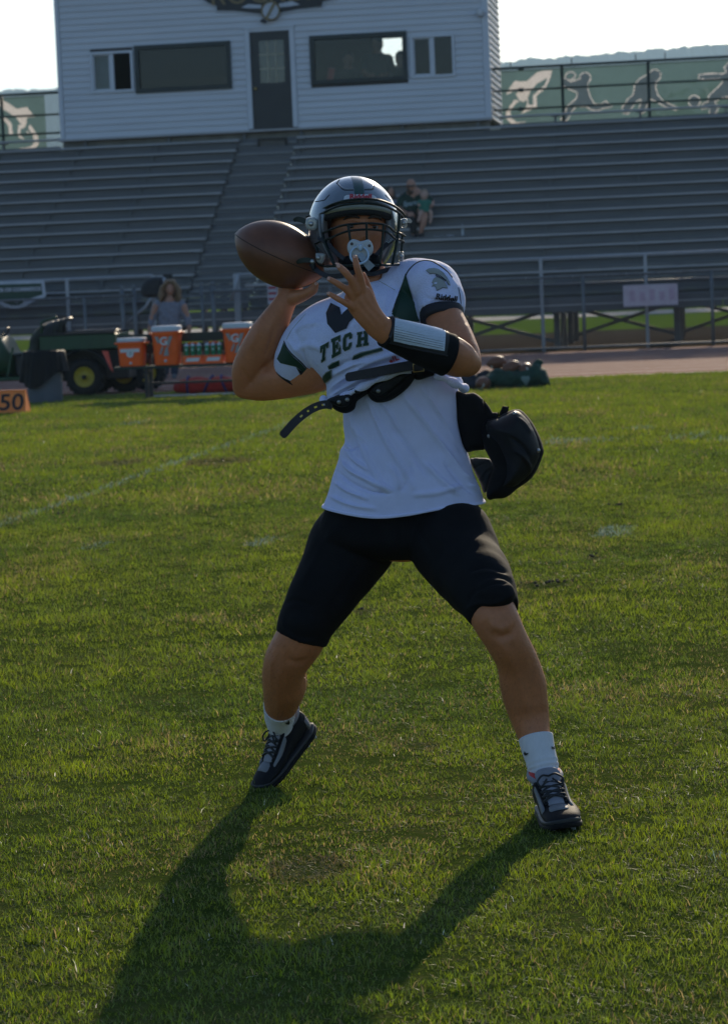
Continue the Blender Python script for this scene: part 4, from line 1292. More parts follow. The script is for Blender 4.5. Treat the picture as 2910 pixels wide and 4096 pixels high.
# fine body hair that catches the low sun on shins and forearms
def body_hair(me):
    rng = np.random.default_rng(8)
    co = mesh_np(me)
    nr = np.empty(len(co) * 3); me.vertices.foreach_get('normal', nr); nr = nr.reshape(-1, 3)
    P = proj_np(co)
    leg = (P[:, 1] > 2560) & (P[:, 1] < 2950)
    arm = ((P[:, 0] < 1180) & (P[:, 1] > 1215) & (P[:, 1] < 1480)) | ((P[:, 0] > 1800) & (P[:, 1] > 1330) & (P[:, 1] < 1480))
    li, ai = np.nonzero(leg)[0], np.nonzero(arm)[0]
    idx = np.concatenate([rng.choice(li, 5200), rng.choice(ai, 1300)])
    n = len(idx)
    base = co[idx]; nn = nr[idx]
    dn = np.tile(np.array([0, 0, -1.0]), (n, 1)) + rng.normal(0, 0.45, (n, 3))
    d = nn * 0.75 + dn * 0.6; d /= np.linalg.norm(d, axis=1)[:, None]
    L = np.where(np.arange(n) < 5200, 0.010, 0.007)[:, None] * (0.6 + 0.8 * rng.random((n, 1)))
    side = np.cross(d, rng.normal(0, 1, (n, 3))); side /= np.linalg.norm(side, axis=1)[:, None]
    V = np.stack([base - side * 0.00022, base + side * 0.00022, base + d * L], 1).reshape(-1, 3)
    F = np.arange(n * 3).reshape(-1, 3)
    o = MB().add(V.tolist(), F.tolist()).build('body_hair', mat('body_hair', (0.16, 0.09, 0.045), 0.4, var=0.2, transl=0.4), None, norm=False)
    o['kind'] = 'stuff'
    return own(o)
body_hair(me)

# eyes, brows, nostril shadow come from geometry
M_EYEW = mat('eye_white', (0.30, 0.28, 0.26), 0.15, var=0.02)  # greyed sclera: shadow over the eyes is put into the colour
M_IRIS = mat('eye_iris', (0.03, 0.018, 0.01), 0.1, var=0.2)
M_HAIRB = mat('brow_hair', (0.03, 0.017, 0.011), 0.8, var=0.3, scale=200)
M_LIP = mat('lip', (0.30, 0.12, 0.10), 0.45)
for s in (-1, 1):
    c = HM @ Vector((s * 0.032, -0.0745, 0.006))
    e = MB().lathe([(0.0002, -0.0118)] + [(0.0118 * math.cos(t), 0.0118 * math.sin(t)) for t in np.linspace(-1.3, 1.3, 11)] + [(0.0002, 0.0118)], Matrix.Translation(c), 16).build('eye', M_EYEW, None, True)
    own(e)
    ir = MB().lathe([(0.0001, 0.0), (0.0052, 0.0), (0.0045, 0.001), (0.0001, 0.0014)], Matrix.Translation(HM @ Vector((s * 0.032, -0.0858, 0.0045))) @ Matrix.Rotation(math.pi / 2, 4, 'X'), 14).build('iris', M_IRIS, None, True)
    own(ir)
    own(MB().tube([HM @ Vector((s * x, -y, z)) for x, y, z in ((0.017, 0.0935, 0.0105), (0.025, 0.0915, 0.0125), (0.036, 0.0870, 0.0125), (0.046, 0.078, 0.0075))], [0.0025, 0.0048, 0.0048, 0.0025], 8, 4).build('eyelid', M_SKIN, None, True))
    own(MB().tube([HM @ Vector((s * x, -y, z)) for x, y, z in ((0.012, 0.1035, 0.026), (0.026, 0.1005, 0.031), (0.042, 0.0885, 0.030), (0.053, 0.0755, 0.023))], [0.0022, 0.0042, 0.0038, 0.0015], 8, 4).build('eyebrow', M_HAIRB, None, True))

# ---------------------------------------------------------------- shorts
sb = MB()
loft(sb, [est(1608, 1950, 7.45, 275, -2, 0.115), est(1606, 2040, 7.45, 312, -2, 0.125), est(1603, 2120, 7.45, 335, -2, 0.13), est(1603, 2175, 7.45, 300, -1, 0.125), est(1606, 2215, 7.45, 180, -3, 0.10), est(1608, 2232, 7.45, 110, -3, 0.08)], 36, 4, round_caps=False)
px_limb(sb, [(1470, 2090, 7.48, 160, 0.75), (1405, 2180, 7.49, 174, 0.95), (1335, 2305, 7.46, 151, 1), (1270, 2412, 7.43, 130, 1), (1225, 2490, 7.42, 116, 1.0), (1203, 2555, 7.42, 108, 1.02)], 32, 5, round_caps=False)
px_limb(sb, [(1750, 2090, 7.44, 160, 0.75), (1806, 2170, 7.36, 176, 0.95), (1866, 2268, 7.26, 155, 1), (1925, 2352, 7.12, 138, 1), (1962, 2420, 7.05, 116, 1.0), (1978, 2452, 7.03, 104, 1.0)], 32, 5, round_caps=False)
# built-in knee pads
for (px, py, Y, rx, ry) in ((1222, 2490, 7.34, 84, 80), (1975, 2375, 6.975, 88, 66)):
    c = U(px, py, Y + 0.045); a, b = rx * Y / F_PX, ry * Y / F_PX
    sb.rings([[c + Vector((a * math.cos(p) * math.cos(t), -0.055 * math.sin(p), b * math.cos(p) * math.sin(t))) for t in np.linspace(0, 2 * math.pi, 25)[:-1]] for p in np.linspace(0.0, 1.45, 8)])
me = remesh(sb, 'shorts', 0.005, 5, 0.5)
folds(me, [([(1880, 2285), (1950, 2265), (2035, 2290)], 9, -0.006), ([(1868, 2420), (1890, 2370), (1960, 2335), (2040, 2330)], 8, -0.006), ([(1880, 2300), (1960, 2290), (2045, 2310)], 9, 0.005),
           ([(1600, 2080), (1600, 2160), (1610, 2225)], 10, -0.003), ([(1700, 2110), (1760, 2160), (1800, 2230)], 12, 0.003), ([(1640, 2090), (1700, 2170), (1730, 2230)], 14, -0.003),
           ([(1330, 2120), (1270, 2220), (1210, 2330)], 14, 0.003), ([(1450, 2240), (1390, 2330), (1330, 2430)], 16, -0.003), ([(1130, 2420), (1180, 2400), (1260, 2430)], 9, -0.004), ([(1120, 2470), (1180, 2560), (1270, 2560)], 9, 0.004), ([(1860, 2445), (1900, 2415), (1980, 2410), (2060, 2370)], 9, 0.006)])
wobble(me, 0.004, 14, 3)
me.materials.append(M_BLKC)
shorts = own(link('shorts', me))
# white towel tail hanging behind, between the legs
own(pillow('towel', [(1695, 2270), (1722, 2285), (1742, 2340), (1735, 2344), (1722, 2346), (1715, 2330), (1708, 2320)], 7.62, 0.006, 0.006, 8, M_TEE, None))

# ---------------------------------------------------------------- undershirt
def tee():
    N, SUB = 200, 14
    st = [est(1575, 1470, 7.45, 200, -8, 0.125), est(1600, 1560, 7.45, 226, -5, 0.13), est(1607, 1640, 7.45, 232, -3, 0.13), est(1609, 1705, 7.45, 233, -2, 0.13), est(1614, 1762, 7.45, 237, -1, 0.132), est(1611, 1800, 7.45, 252, 0, 0.135),
          est(1614, 1840, 7.45, 263, 0, 0.138), est(1613, 1897, 7.45, 280, 0, 0.142), est(1616, 1960, 7.45, 304, -1, 0.148), est(1613, 2016, 7.45, 326, -2, 0.152)]
    A = np.array([list(c) + list(w_) + list(d) for c, w_, d in st], float)
    Q = crom(A, SUB)
    vs, nr = [], len(Q)
    for i, q in enumerate(Q):
        ring = ell_ring(Vector(q[0:3]), Vector(q[3:6]), Vector(q[6:9]), N, 0.9)
        t = max(0.0, (i - nr * 0.72) / (nr * 0.28))
        for j, p in enumerate(ring):
            a = 2 * math.pi * j / N
            front = max(0.0, -math.sin(a))         # towards the viewer
            # front hem hangs lower, dips left of centre; the right end rides up
            px_d = front * (34 * math.exp(-((math.cos(a) + 0.25) / 0.6) ** 2) + 6) * t ** 1.5 + 6 * math.cos(3 * a + 0.6) * t * 0.5
            vs.append(p + Vector((0, 0, -px_d * 7.45 / F_PX)))
    fs = []
    for i in range(nr - 1):
        for j in range(N):
            k = (j + 1) % N
            fs.append((i * N + j, (i + 1) * N + j, (i + 1) * N + k, i * N + k))
    m_ = MB().add(vs, fs)
    me = m_.mesh('undershirt', True)
    F = [([(1395, 1660), (1450, 1790), (1500, 1900), (1560, 1980)], 13, 0.006), ([(1470, 1600), (1530, 1740), (1600, 1860), (1650, 1950)], 13, 0.007), ([(1510, 1590), (1560, 1660), (1600, 1740)], 8, 0.005),
         ([(1600, 1560), (1700, 1690), (1800, 1830), (1890, 1960)], 16, 0.007), ([(1680, 1540), (1760, 1660), (1840, 1800)], 12, 0.005), ([(1560, 1700), (1640, 1800), (1700, 1900)], 14, -0.005),
         ([(1380, 1760), (1410, 1830), (1470, 1880)], 10, 0.007), ([(1370, 1790), (1400, 1800), (1430, 1790)], 8, -0.007), ([(1360, 1830), (1400, 1880), (1470, 1920), (1560, 1960)], 12, 0.008),
         ([(1340, 1880), (1400, 1930), (1480, 1965), (1560, 1975)], 10, -0.006), ([(1330, 1920), (1390, 1965), (1470, 1995)], 10, 0.007), ([(1310, 1980), (1400, 2020), (1500, 2035)], 12, 0.005),
         ([(1560, 1860), (1590, 1920), (1600, 1985)], 12, 0.006), ([(1640, 1850), (1630, 1920), (1590, 1975)], 10, -0.005), ([(1700, 1850), (1760, 1920), (1830, 1980)], 14, 0.006), ([(1780, 1850), (1830, 1920), (1890, 1975)], 12, -0.005),
         ([(1870, 1940), (1910, 1965), (1930, 1990)], 8, 0.006), ([(1850, 1900), (1900, 1940), (1925, 1965)], 8, 0.005), ([(1420, 1700), (1430, 1760), (1440, 1840)], 9, -0.004), ([(1740, 1640), (1800, 1730), (1850, 1820)], 12, -0.004),
         ([(1400, 1620), (1420, 1700), (1460, 1770)], 9, 0.005), ([(1650, 1980), (1750, 1970), (1850, 1940)], 16, 0.004)]
    folds(me, [(l, w_ * 0.62, a_ * 1.7) for l, w_, a_ in F])
    wobble(me, 0.006, 11, 5)
    me.materials.append(M_TEE)
    o = link('undershirt', me)
    sm = o.modifiers.new('t', 'SOLIDIFY'); sm.thickness = 0.003; sm.offset = -1
    own(o)
    # hem: doubled edge with a stitch groove above it
    last = [Vector(me.vertices[(nr - 1) * N + j].co) for j in range(N)]
    up_ = [Vector(me.vertices[(nr - 5) * N + j].co) for j in range(N)]
    cen = sum(last, Vector()) / N
    Rr = []
    for offs in ((0.0025, 0.0), (0.0032, 0.5), (0.0025, 1.0), (-0.004, 1.0), (-0.004, 0.0)):
        ring = []
        for p, q in zip(last, up_):
            o_ = (p - cen); o_.z = 0; o_.normalize()
            ring.append(p.lerp(q, offs[1] * 0.55) + o_ * offs[0])
        Rr.append(ring)
    h = MB().rings(Rr, close=True).build('hem', M_TEE, None, True)
    own(h, o)
    return o
undershirt = tee()

# ---------------------------------------------------------------- jersey over shoulder pads
jb = MB()
loft(jb, [est(1468, 1130, 7.43, 88, -14, 0.075), est(1462, 1165, 7.43, 150, -18, 0.10), est(1462, 1210, 7.43, 232, -21, 0.13), est(1475, 1275, 7.43, 285, -22, 0.15), est(1505, 1350, 7.43, 288, -21, 0.155), est(1535, 1420, 7.43, 272, -18, 0.155),
          est(1555, 1475, 7.43, 262, -13, 0.15), est(1570, 1530, 7.43, 268, -9, 0.15), est(1580, 1568, 7.43, 278, -7, 0.148)], 48, 5, round_caps=False)
# caps of the pads and the sleeves
px_limb(jb, [(1400, 1250, 7.42, 90, 1.2), (1300, 1310, 7.45, 105, 1.25), (1235, 1380, 7.5, 112, 1.15), (1205, 1440, 7.52, 110, 1.05), (1190, 1488, 7.54, 98, 1.0)], 28, 5, round_caps=False)
px_limb(jb, [(1560, 1160, 7.42, 90, 1.2), (1660, 1128, 7.40, 92, 1.4), (1735, 1150, 7.36, 106, 1.3), (1760, 1200, 7.33, 98, 1.2), (1765, 1255, 7.30, 91, 1.1)], 28, 5, round_caps=False)
me = remesh(jb, 'jersey', 0.0045, 4, 0.5)
EDGE = np.array([(1200, 1640), (1275, 1622), (1310, 1612), (1400, 1572), (1470, 1537), (1550, 1502), (1640, 1474), (1700, 1482), (1773, 1514), (1863, 1552), (1950, 1580)], float)
Pj = proj_np(mesh_np(me))
bm = bmesh.new(); bm.from_mesh(me)
bm.verts.ensure_lookup_table()
cut = np.interp(Pj[:, 0], EDGE[:, 0], EDGE[:, 1])
bmesh.ops.delete(bm, geom=[v for v in bm.verts if Pj[v.index, 1] > cut[v.index] and 1275 < Pj[v.index, 0]], context='VERTS')
bm.to_mesh(me); bm.free()
JF = [([(1310, 1600), (1400, 1540), (1500, 1490), (1620, 1450)], 9, 0.008), ([(1300, 1580), (1380, 1510), (1480, 1450), (1600, 1410)], 9, 0.007), ([(1300, 1590), (1390, 1525), (1490, 1470), (1610, 1430)], 7, -0.006),
      ([(1320, 1610), (1420, 1560), (1520, 1515)], 8, 0.008), ([(1325, 1600), (1410, 1548), (1510, 1502)], 6, -0.006), ([(1330, 1500), (1400, 1465), (1480, 1440)], 8, 0.006), ([(1320, 1480), (1380, 1450), (1450, 1430)], 7, -0.005),
      ([(1700, 1500), (1780, 1530), (1850, 1560)], 10, 0.008), ([(1690, 1470), (1780, 1500), (1850, 1530)], 8, -0.006),
      ([(1160, 1330), (1220, 1300), (1290, 1290)], 10, 0.004), ([(1180, 1400), (1240, 1380), (1300, 1400)], 14, 0.004), ([(1150, 1360), (1210, 1420), (1260, 1500)], 9, 0.005), ([(1200, 1270), (1180, 1320), (1200, 1380)], 10, -0.004),
      ([(1580, 1120), (1560, 1190), (1540, 1260)], 12, -0.004), ([(1600, 1160), (1570, 1230), (1560, 1300)], 10, 0.005), ([(1700, 1080), (1780, 1100), (1830, 1160)], 12, 0.004), ([(1700, 1190), (1770, 1205), (1840, 1200)], 9, -0.004), ([(1690, 1220), (1770, 1222), (1845, 1225)], 8, 0.005),
      ([(1410, 1180), (1440, 1250), (1430, 1320)], 14, 0.004), ([(1500, 1180), (1500, 1250), (1480, 1300)], 12, -0.003)]
folds(me, [(l, w_ * 0.9, a_ * 1.6) for l, w_, a_ in JF])
wobble(me, 0.004, 9, 8)
me.materials.append(M_JER)
jersey = own(link('jersey', me))
# knit: tiny eyelets as bump on the chest panel
jm = M_JER.node_tree
vor = jm.nodes.new('ShaderNodeTexVoronoi'); vor.inputs['Scale'].default_value = 190.0
tcj = jm.nodes.new('ShaderNodeTexCoord'); jm.links.new(tcj.outputs['Object'], vor.inputs['Vector'])
bpj = jm.nodes.new('ShaderNodeBump'); bpj.inputs['Strength'].default_value = 0.5; bpj.inputs['Distance'].default_value = 0.002
jm.links.new(vor.outputs['Distance'], bpj.inputs['Height']); jm.links.new(bpj.outputs[0], jm.nodes['Principled BSDF'].inputs['Normal'])
jr = [n for n in jm.nodes if n.type == 'VALTORGB'][0]
mr = jm.nodes.new('ShaderNodeMapRange'); mr.inputs['From Min'].default_value = 0.10; mr.inputs['From Max'].default_value = 0.34; mr.inputs['To Min'].default_value = 0.84; mr.inputs['To Max'].default_value = 1.0
jm.links.new(vor.outputs['Distance'], mr.inputs['Value'])
mj = jm.nodes.new('ShaderNodeMix'); mj.data_type = 'RGBA'; mj.blend_type = 'MULTIPLY'; mj.inputs['Factor'].default_value = 1.0
jm.links.new(jr.outputs[0], mj.inputs['A']); jm.links.new(mr.outputs[0], mj.inputs['B'])
jm.links.new(mj.outputs['Result'], jm.nodes['Principled BSDF'].inputs['Base Color'])
bpy.context.view_layer.update()
BJ = bvh_of(jersey)
def z4(L): return [(1100 + x / 2.707, 1200 + y / 2.707) for x, y in L]
def z5(L): return [(900 + x / 1.547, 650 + y / 1.547) for x, y in L]
def jown(o): own(o, jersey); return o
M_COL = mat('collar_navy', (0.014, 0.014, 0.02), 0.7, var=0.2, scale=20)
M_GREY = mat('print_grey', (0.30, 0.32, 0.31), 0.6, var=0.05)
M_RED = mat('print_red', (0.45, 0.02, 0.03), 0.5, var=0.05)
M_PBLK = mat('print_black', (0.012, 0.014, 0.016), 0.6, var=0.1)
jown(decal_poly('collar_insert', z5([(655, 872), (628, 935), (636, 1000), (684, 1056), (752, 1028), (770, 990), (800, 960), (790, 880), (735, 930), (722, 945), (712, 900)]), BJ, 0.003, M_COL, None))
jown(decal_poly('green_panel', z5([(1118, 688), (1090, 770), (1055, 860), (1032, 935), (1045, 970), (1120, 985), (1198, 985), (1188, 930), (1165, 850), (1142, 770)]), BJ, 0.0025, M_GRN, None))
jown(decal_poly('green_panel', z5([(366, 1112), (345, 1170), (325, 1215), (345, 1240), (440, 1262), (470, 1285), (530, 1350), (590, 1400), (606, 1390), (560, 1345), (510, 1285), (470, 1240), (425, 1200), (390, 1160)]), BJ, 0.0025, M_GRN, None))
jown(decal_poly('cuff_band', z5([(440, 1264), (500, 1370), (545, 1400), (600, 1398), (545, 1362), (480, 1292)]), BJ, 0.003, M_COL, None))
jown(line_on('piping', z5([(1035, 925), (1060, 850), (1095, 760), (1122, 688), (1160, 640), (1205, 612), (1260, 608), (1310, 628), (1370, 672), (1404, 712)]), BJ, 3.2, M_COL, None))
jown(line_on('piping', z5([(364, 1105), (385, 1150), (425, 1196), (470, 1236), (510, 1281), (560, 1340)]), BJ, 2.6, M_COL, None))
jown(line_on('seam', z5([(500, 935), (455, 985), (410, 1040), (380, 1095)]), BJ, 1.6, M_GREY, None, lift=-0.2))
jown(line_on('seam', z5([(930, 720), (990, 755), (1050, 790)]), BJ, 1.4, M_GREY, None, lift=-0.2))
# sleeve cuffs
def cuff(name, pts, hw, r):
    pass
cb = MB()
px_limb(cb, [(1204, 1466, 7.533, 100, 1.0), (1184, 1506, 7.545, 97, 1.0)], 28, 3, round_caps=False)
jown(cb.build('cuff', M_COL, None, True))
cb = MB()
px_limb(cb, [(1764, 1240, 7.305, 89, 1.1), (1768, 1278, 7.295, 88, 1.1)], 28, 3, round_caps=False)
jown(cb.build('cuff', M_COL, None, True))
# lettering on the chest, with a grey keyline under the green
BLOCK = {'T': [(0, 1), (1, 1), (1, .66), (.86, .66), (.80, .80), (.66, .80), (.66, .16), (.78, .16), (.78, 0), (.22, 0), (.22, .16), (.34, .16), (.34, .80), (.20, .80), (.14, .66), (0, .66)],
         'E': [(0, 1), (.96, 1), (.96, .68), (.80, .68), (.76, .82), (.42, .82), (.42, .60), (.58, .60), (.58, .70), (.72, .70), (.72, .32), (.58, .32), (.58, .42), (.42, .42), (.42, .17), (.78, .17), (.82, .34), (1, .34), (1, 0), (0, 0), (0, .16), (.12, .16), (.12, .84), (0, .84)],
         'C': [(.22, 1), (.78, 1), (.98, .82), (.98, .62), (.70, .62), (.66, .80), (.40, .80), (.32, .72), (.32, .28), (.40, .19), (.64, .19), (.70, .36), (.98, .36), (.98, .18), (.78, 0), (.22, 0), (.02, .2), (.02, .8)],
         'H': [(0, 1), (.44, 1), (.44, .84), (.36, .84), (.36, .60), (.64, .60), (.64, .84), (.56, .84), (.56, 1), (1, 1), (1, .84), (.92, .84), (.92, .16), (1, .16), (1, 0), (.56, 0), (.56, .16), (.64, .16), (.64, .41), (.36, .41), (.36, .16), (.44, .16), (.44, 0), (0, 0), (0, .16), (.08, .16), (.08, .84), (0, .84)]}
for ch, q in (('T', [(495, 505), (585, 452), (560, 630), (490, 690)]), ('E', [(612, 425), (712, 378), (712, 575), (620, 628)]), ('C', [(738, 385), (838, 342), (828, 520), (735, 560)]), ('H', [(890, 352), (1010, 330), (1010, 488), (880, 510)])):
    q = z4(q)                                    # tl, tr, br, bl
    def quad(p):
        a_ = Vector(q[3]).lerp(Vector(q[2]), p[0]); b_ = Vector(q[0]).lerp(Vector(q[1]), p[0])
        r = a_.lerp(b_, p[1]); return (r.x, r.y)
    poly = [quad(p) for p in BLOCK[ch]]
    jown(decal_poly('letter', grow(poly, 2.6), BJ, 0.0022, M_GREY, None, maxlen=6))
    jown(decal_poly('letter', poly, BJ, 0.0034, M_GRN, None, maxlen=6))
for poly in (z4([(835, 640), (855, 605), (930, 572), (1040, 547), (1150, 518), (1160, 545), (1045, 574), (945, 602), (880, 628)]), z4([(692, 655), (625, 682), (580, 716), (588, 742), (692, 712)]), z4([(612, 758), (560, 785), (528, 825), (516, 880), (520, 925), (560, 880), (612, 835)])):
    jown(decal_poly('numeral', grow(poly, 4), BJ, 0.0022, M_GREY, None, maxlen=6))
    jown(decal_poly('numeral', poly, BJ, 0.0034, M_GRN, None, maxlen=6))
(px, py), = z5([(1048, 1222)])
jown(decal_text('maker_name', 'eIL', px - 4, py - 2, 34, -24, BJ, 0.003, M_RED, None, bold=0.03))
(px, py), = z5([(1368, 838)])
jown(decal_text('maker_name', 'Riddell', px, py, 27, 8, BJ, 0.003, M_PBLK, None, sx=1.12, bold=0.035))
# crested helmet crest on the sleeve
def c5(L): return [(1500 + x / 3.248, 1000 + y / 3.248) for x, y in L]
crest = c5([(662, 268), (700, 252), (760, 245), (820, 262), (880, 305), (930, 370), (955, 420), (968, 462), (945, 450), (920, 405), (880, 365), (835, 330), (790, 310), (750, 303), (710, 308), (690, 290)])
face = c5([(760, 380), (790, 362), (830, 362), (870, 390), (905, 440), (920, 470), (935, 500), (870, 490), (850, 505), (800, 530), (790, 490), (775, 468), (740, 475), (755, 440), (742, 425)])
for poly in (crest, face):
    jown(decal_poly('team_emblem', grow(poly, 1.6), BJ, 0.0022, M_PBLK, None, maxlen=5))
    jown(decal_poly('team_emblem', poly, BJ, 0.0034, M_GREY, None, maxlen=5))
for k in range(8):
    a = c5([(790 + k * 17, 318 + k * 10), (800 + k * 17, 330 + k * 10), (786 + k * 16, 352 + k * 9), (778 + k * 16, 342 + k * 9)])
    jown(decal_poly('team_emblem', a, BJ, 0.004, M_PBLK, None))
jown(decal_poly('team_emblem', c5([(758, 440), (785, 428), (808, 436), (790, 450)]), BJ, 0.0045, M_JER, None, maxlen=3))
# dark trim line at the back of the sleeve
jown(line_on('piping', [(1832, 1150), (1838, 1180), (1842, 1215)], BJ, 2.2, M_COL, None))
# rolled lower edge
roll = crom(np.array([(1292, 1592, 7.36), (1300, 1612, 7.33), (1340, 1607, 7.305), (1400, 1572, 7.29), (1470, 1538, 7.28), (1550, 1503, 7.275), (1640, 1478, 7.27)]), 6)
jown(MB().tube([U(*p) for p in roll], [0.009 + 0.003 * math.sin(i * 0.9) for i in range(len(roll))], 10).build('rolled_edge', M_JER, None, True))
roll = crom(np.array([(1740, 1495, 7.3), (1790, 1520, 7.31), (1840, 1545, 7.34), (1862, 1556, 7.4)]), 6)
jown(MB().tube([U(*p) for p in roll], [0.011 + 0.003 * math.sin(i * 0.9) for i in range(len(roll))], 12).build('rolled_edge', M_JER, None, True))

# ---------------------------------------------------------------- shoulder pad plates, belts, hanging pad
sp = own(empty('shoulder_pads'))
def sown(o): own(o, sp); return o
YP = 7.30
plateA = z4([(1000, 985), (1015, 1050), (1060, 1095), (1130, 1112), (1250, 1085), (1400, 985), (1490, 880), (1530, 790), (1400, 760), (1250, 800), (1100, 880)])
plateB = z4([(560, 1080), (590, 1125), (640, 1185), (720, 1222), (790, 1222), (860, 1180), (885, 1100), (950, 1050), (1010, 1000), (1015, 900), (880, 940), (700, 1020)])
plateC = z4([(1500, 760), (1510, 850), (1560, 865), (1640, 840), (1720, 810), (1700, 740), (1600, 720)])
for i, pp in enumerate((plateA, plateB, plateC)):
    sown(pillow('pad_foam', pp, YP + 0.012, 0.024, 0.01, 22, M_FOAM, None, sub=3))
for pp in (z4([(1030, 985), (1060, 1020), (1130, 1045), (1210, 1020), (1370, 900), (1450, 800), (1300, 800), (1110, 890)]),
           z4([(580, 1080), (640, 1140), (720, 1165), (800, 1140), (830, 1060), (800, 1010), (700, 1030)]),
           z4([(840, 960), (850, 1010), (920, 1015), (960, 960), (940, 920)])):
    sown(pillow('pad_plate', pp, YP - 0.008, 0.014, 0.004, 16, M_PAD, None, sub=3))
for (x, y) in ((1115, 985), (780, 1078), (690, 1105)):
    (px, py), = z4([(x, y)])
    sown(MB().lathe([(0.0001, 0), (0.006, 0), (0.005, 0.003), (0.0001, 0.004)], Matrix.Translation(U(px, py, YP - 0.021)) @ Matrix.Rotation(math.pi / 2, 4, 'X'), 12).build('rivet', M_RIVET, None, True))
M_STRAP = mat('strap_rubber', (0.013, 0.013, 0.019), 0.55, var=0.2, scale=20)
M_HOLE = mat('strap_hole', (0.15, 0.15, 0.17), 0.6)
sown(strap('belt_strap', [(1381, 1510, 7.262), (1395, 1508, 7.26), (1460, 1496, 7.255), (1560, 1477, 7.25), (1654, 1461, 7.25), (1700, 1463, 7.25)], [10, 18, 19, 20, 20, 20], 0.004, M_STRAP, None))
for (x, y) in ((1058, 780), (1152, 765), (1248, 745), (1340, 736)):
    (px, py), = z4([(x, y)])
    sown(MB().lathe([(0.0001, 0), (0.0022, 0), (0.0022, 0.0012), (0.0001, 0.0013)], Matrix.Translation(U(px, py, 7.2535)) @ Matrix.Rotation(math.pi / 2, 4, 'X'), 10).build('strap_hole', M_HOLE, None))
bk = [(1651, 1457), (1653, 1488), (1694, 1484), (1692, 1455)]
sown(MB().tube([U(x, y, 7.243) for x, y in bk], 0.0018, 6, close=True).build('buckle', M_BRASS, None, True))
# dangling strap with real holes: two ribbons bridged between punched holes
hang = [(1330, 1622, 7.29), (1300, 1618, 7.285), (1262, 1628, 7.28), (1222, 1651, 7.275), (1180, 1686, 7.27), (1140, 1730, 7.268), (1122, 1748, 7.268)]
def punched(pts, hw, th, hs, m):
    A = crom(np.array(pts, float), 10)
    L = np.cumsum([0] + [np.linalg.norm(A[i + 1][:2] - A[i][:2]) for i in range(len(A) - 1)])
    mb = MB()
    def at(s, wv):
        i = min(np.searchsorted(L, s), len(A) - 1); i = max(i, 1)
        t = (s - L[i - 1]) / max(L[i] - L[i - 1], 1e-6)
        p = A[i - 1] * (1 - t) + A[i] * t
        d = (A[i] - A[i - 1])[:2]; d /= np.linalg.norm(d)
        return (p[0] - d[1] * wv, p[1] + d[0] * wv, p[2])
    cells = np.arange(0, L[-1], 4.0)
    n = len(cells) - 1
    def prism(q):
        f = [U(*p) for p in q]; b = [U(p[0], p[1], p[2] + th) for p in q]
        k = len(f)
        mb.add(f + b, [tuple(range(k)), tuple(range(2 * k - 1, k - 1, -1))] + [(j, (j + 1) % k, k + (j + 1) % k, k + j) for j in range(k)])
    for i in range(n):
        s0, s1 = cells[i], cells[i + 1]
        h_ = hw * min(1.0, math.sqrt(max(0.05, 1 - max(0, (s1 - (L[-1] - 14)) / 14) ** 2)))
        sm_ = (s0 + s1) / 2
        gap = 0
        for hc in hs:
            if abs(sm_ - hc) < 4.5: gap = 3.6
        if gap:
            prism([at(s0, -h_), at(s1, -h_), at(s1, -gap), at(s0, -gap)])
            prism([at(s0, gap), at(s1, gap), at(s1, h_), at(s0, h_)])
        else:
            prism([at(s0, -h_), at(s1, -h_), at(s1, h_), at(s0, h_)])
    return mb.build('dangling_strap', m, None)
sown(punched(hang, 17, 0.003, [38, 70, 104, 138], M_STRAP))
# hanging shoulder cup and its flap on the right hip
def zp(L): return [(1800 + x / 3.609, 1500 + y / 3.609) for x, y in L]
flap = zp([(60, 220), (230, 258), (330, 253), (400, 285), (470, 350), (500, 440), (600, 530), (640, 640), (600, 760), (560, 900), (520, 1060), (430, 1085), (330, 1095), (235, 1115), (150, 1000), (90, 700), (50, 400)])
sown(pillow('rib_flap', flap, 7.42, 0.03, 0.02, 30, M_FOAM, None, sub=2))
cup_edge = zp([(500, 640), (690, 600), (760, 560), (870, 508), (960, 493), (1045, 525), (1180, 680), (1290, 890), (1342, 1060), (1336, 1150), (1262, 1340), (1180, 1480), (1060, 1580), (960, 1645), (870, 1725), (780, 1776), (690, 1786), (630, 1788), (570, 1806), (528, 1770), (520, 1690), (560, 1500), (620, 1340), (560, 1190), (490, 1060), (440, 900), (440, 760)])
sown(pillow('cup_foam', cup_edge, 7.40, 0.055, 0.05, 75, M_FOAM, None, sub=2))
cup = zp([(520, 665), (700, 620), (870, 530), (950, 512), (1030, 545), (1150, 680), (1250, 880), (1300, 1060), (1290, 1180), (1220, 1340), (1140, 1460), (1020, 1560), (930, 1620), (800, 1640), (700, 1640), (760, 1480), (770, 1300), (720, 1150), (640, 1000), (550, 900), (500, 800)])
cupo = pillow('cup_shell', cup, 7.385, 0.075, 0.02, 85, M_PAD, None, sub=2)
folds(cupo.data, [(zp([(860, 900), (960, 960), (1080, 1060), (1140, 1180)]), 6, -0.007), (zp([(950, 620), (1060, 700), (1160, 840)]), 7, 0.006), (zp([(900, 1060), (1040, 1170), (1130, 1300), (1150, 1420)]), 8, 0.006)])
sown(cupo)
for (x, y) in ((929, 558), (562, 880), (782, 1255), (1262, 1090)):
    (px, py), = zp([(x, y)])
    p = hit(bvh_of(cupo), px, py, 0.0)
    if p is None: p = U(px, py, 7.36)
    sown(MB().lathe([(0.0001, 0), (0.0065, 0), (0.0055, 0.003), (0.0001, 0.004)], Matrix.Translation(p) @ Matrix.Rotation(math.pi / 2, 4, 'X'), 12).build('rivet', M_RIVET, None, True))
lower = zp([(280, 1205), (450, 1195), (570, 1212), (640, 1330), (640, 1500), (560, 1640), (480, 1705), (430, 1560), (350, 1400), (300, 1300)])
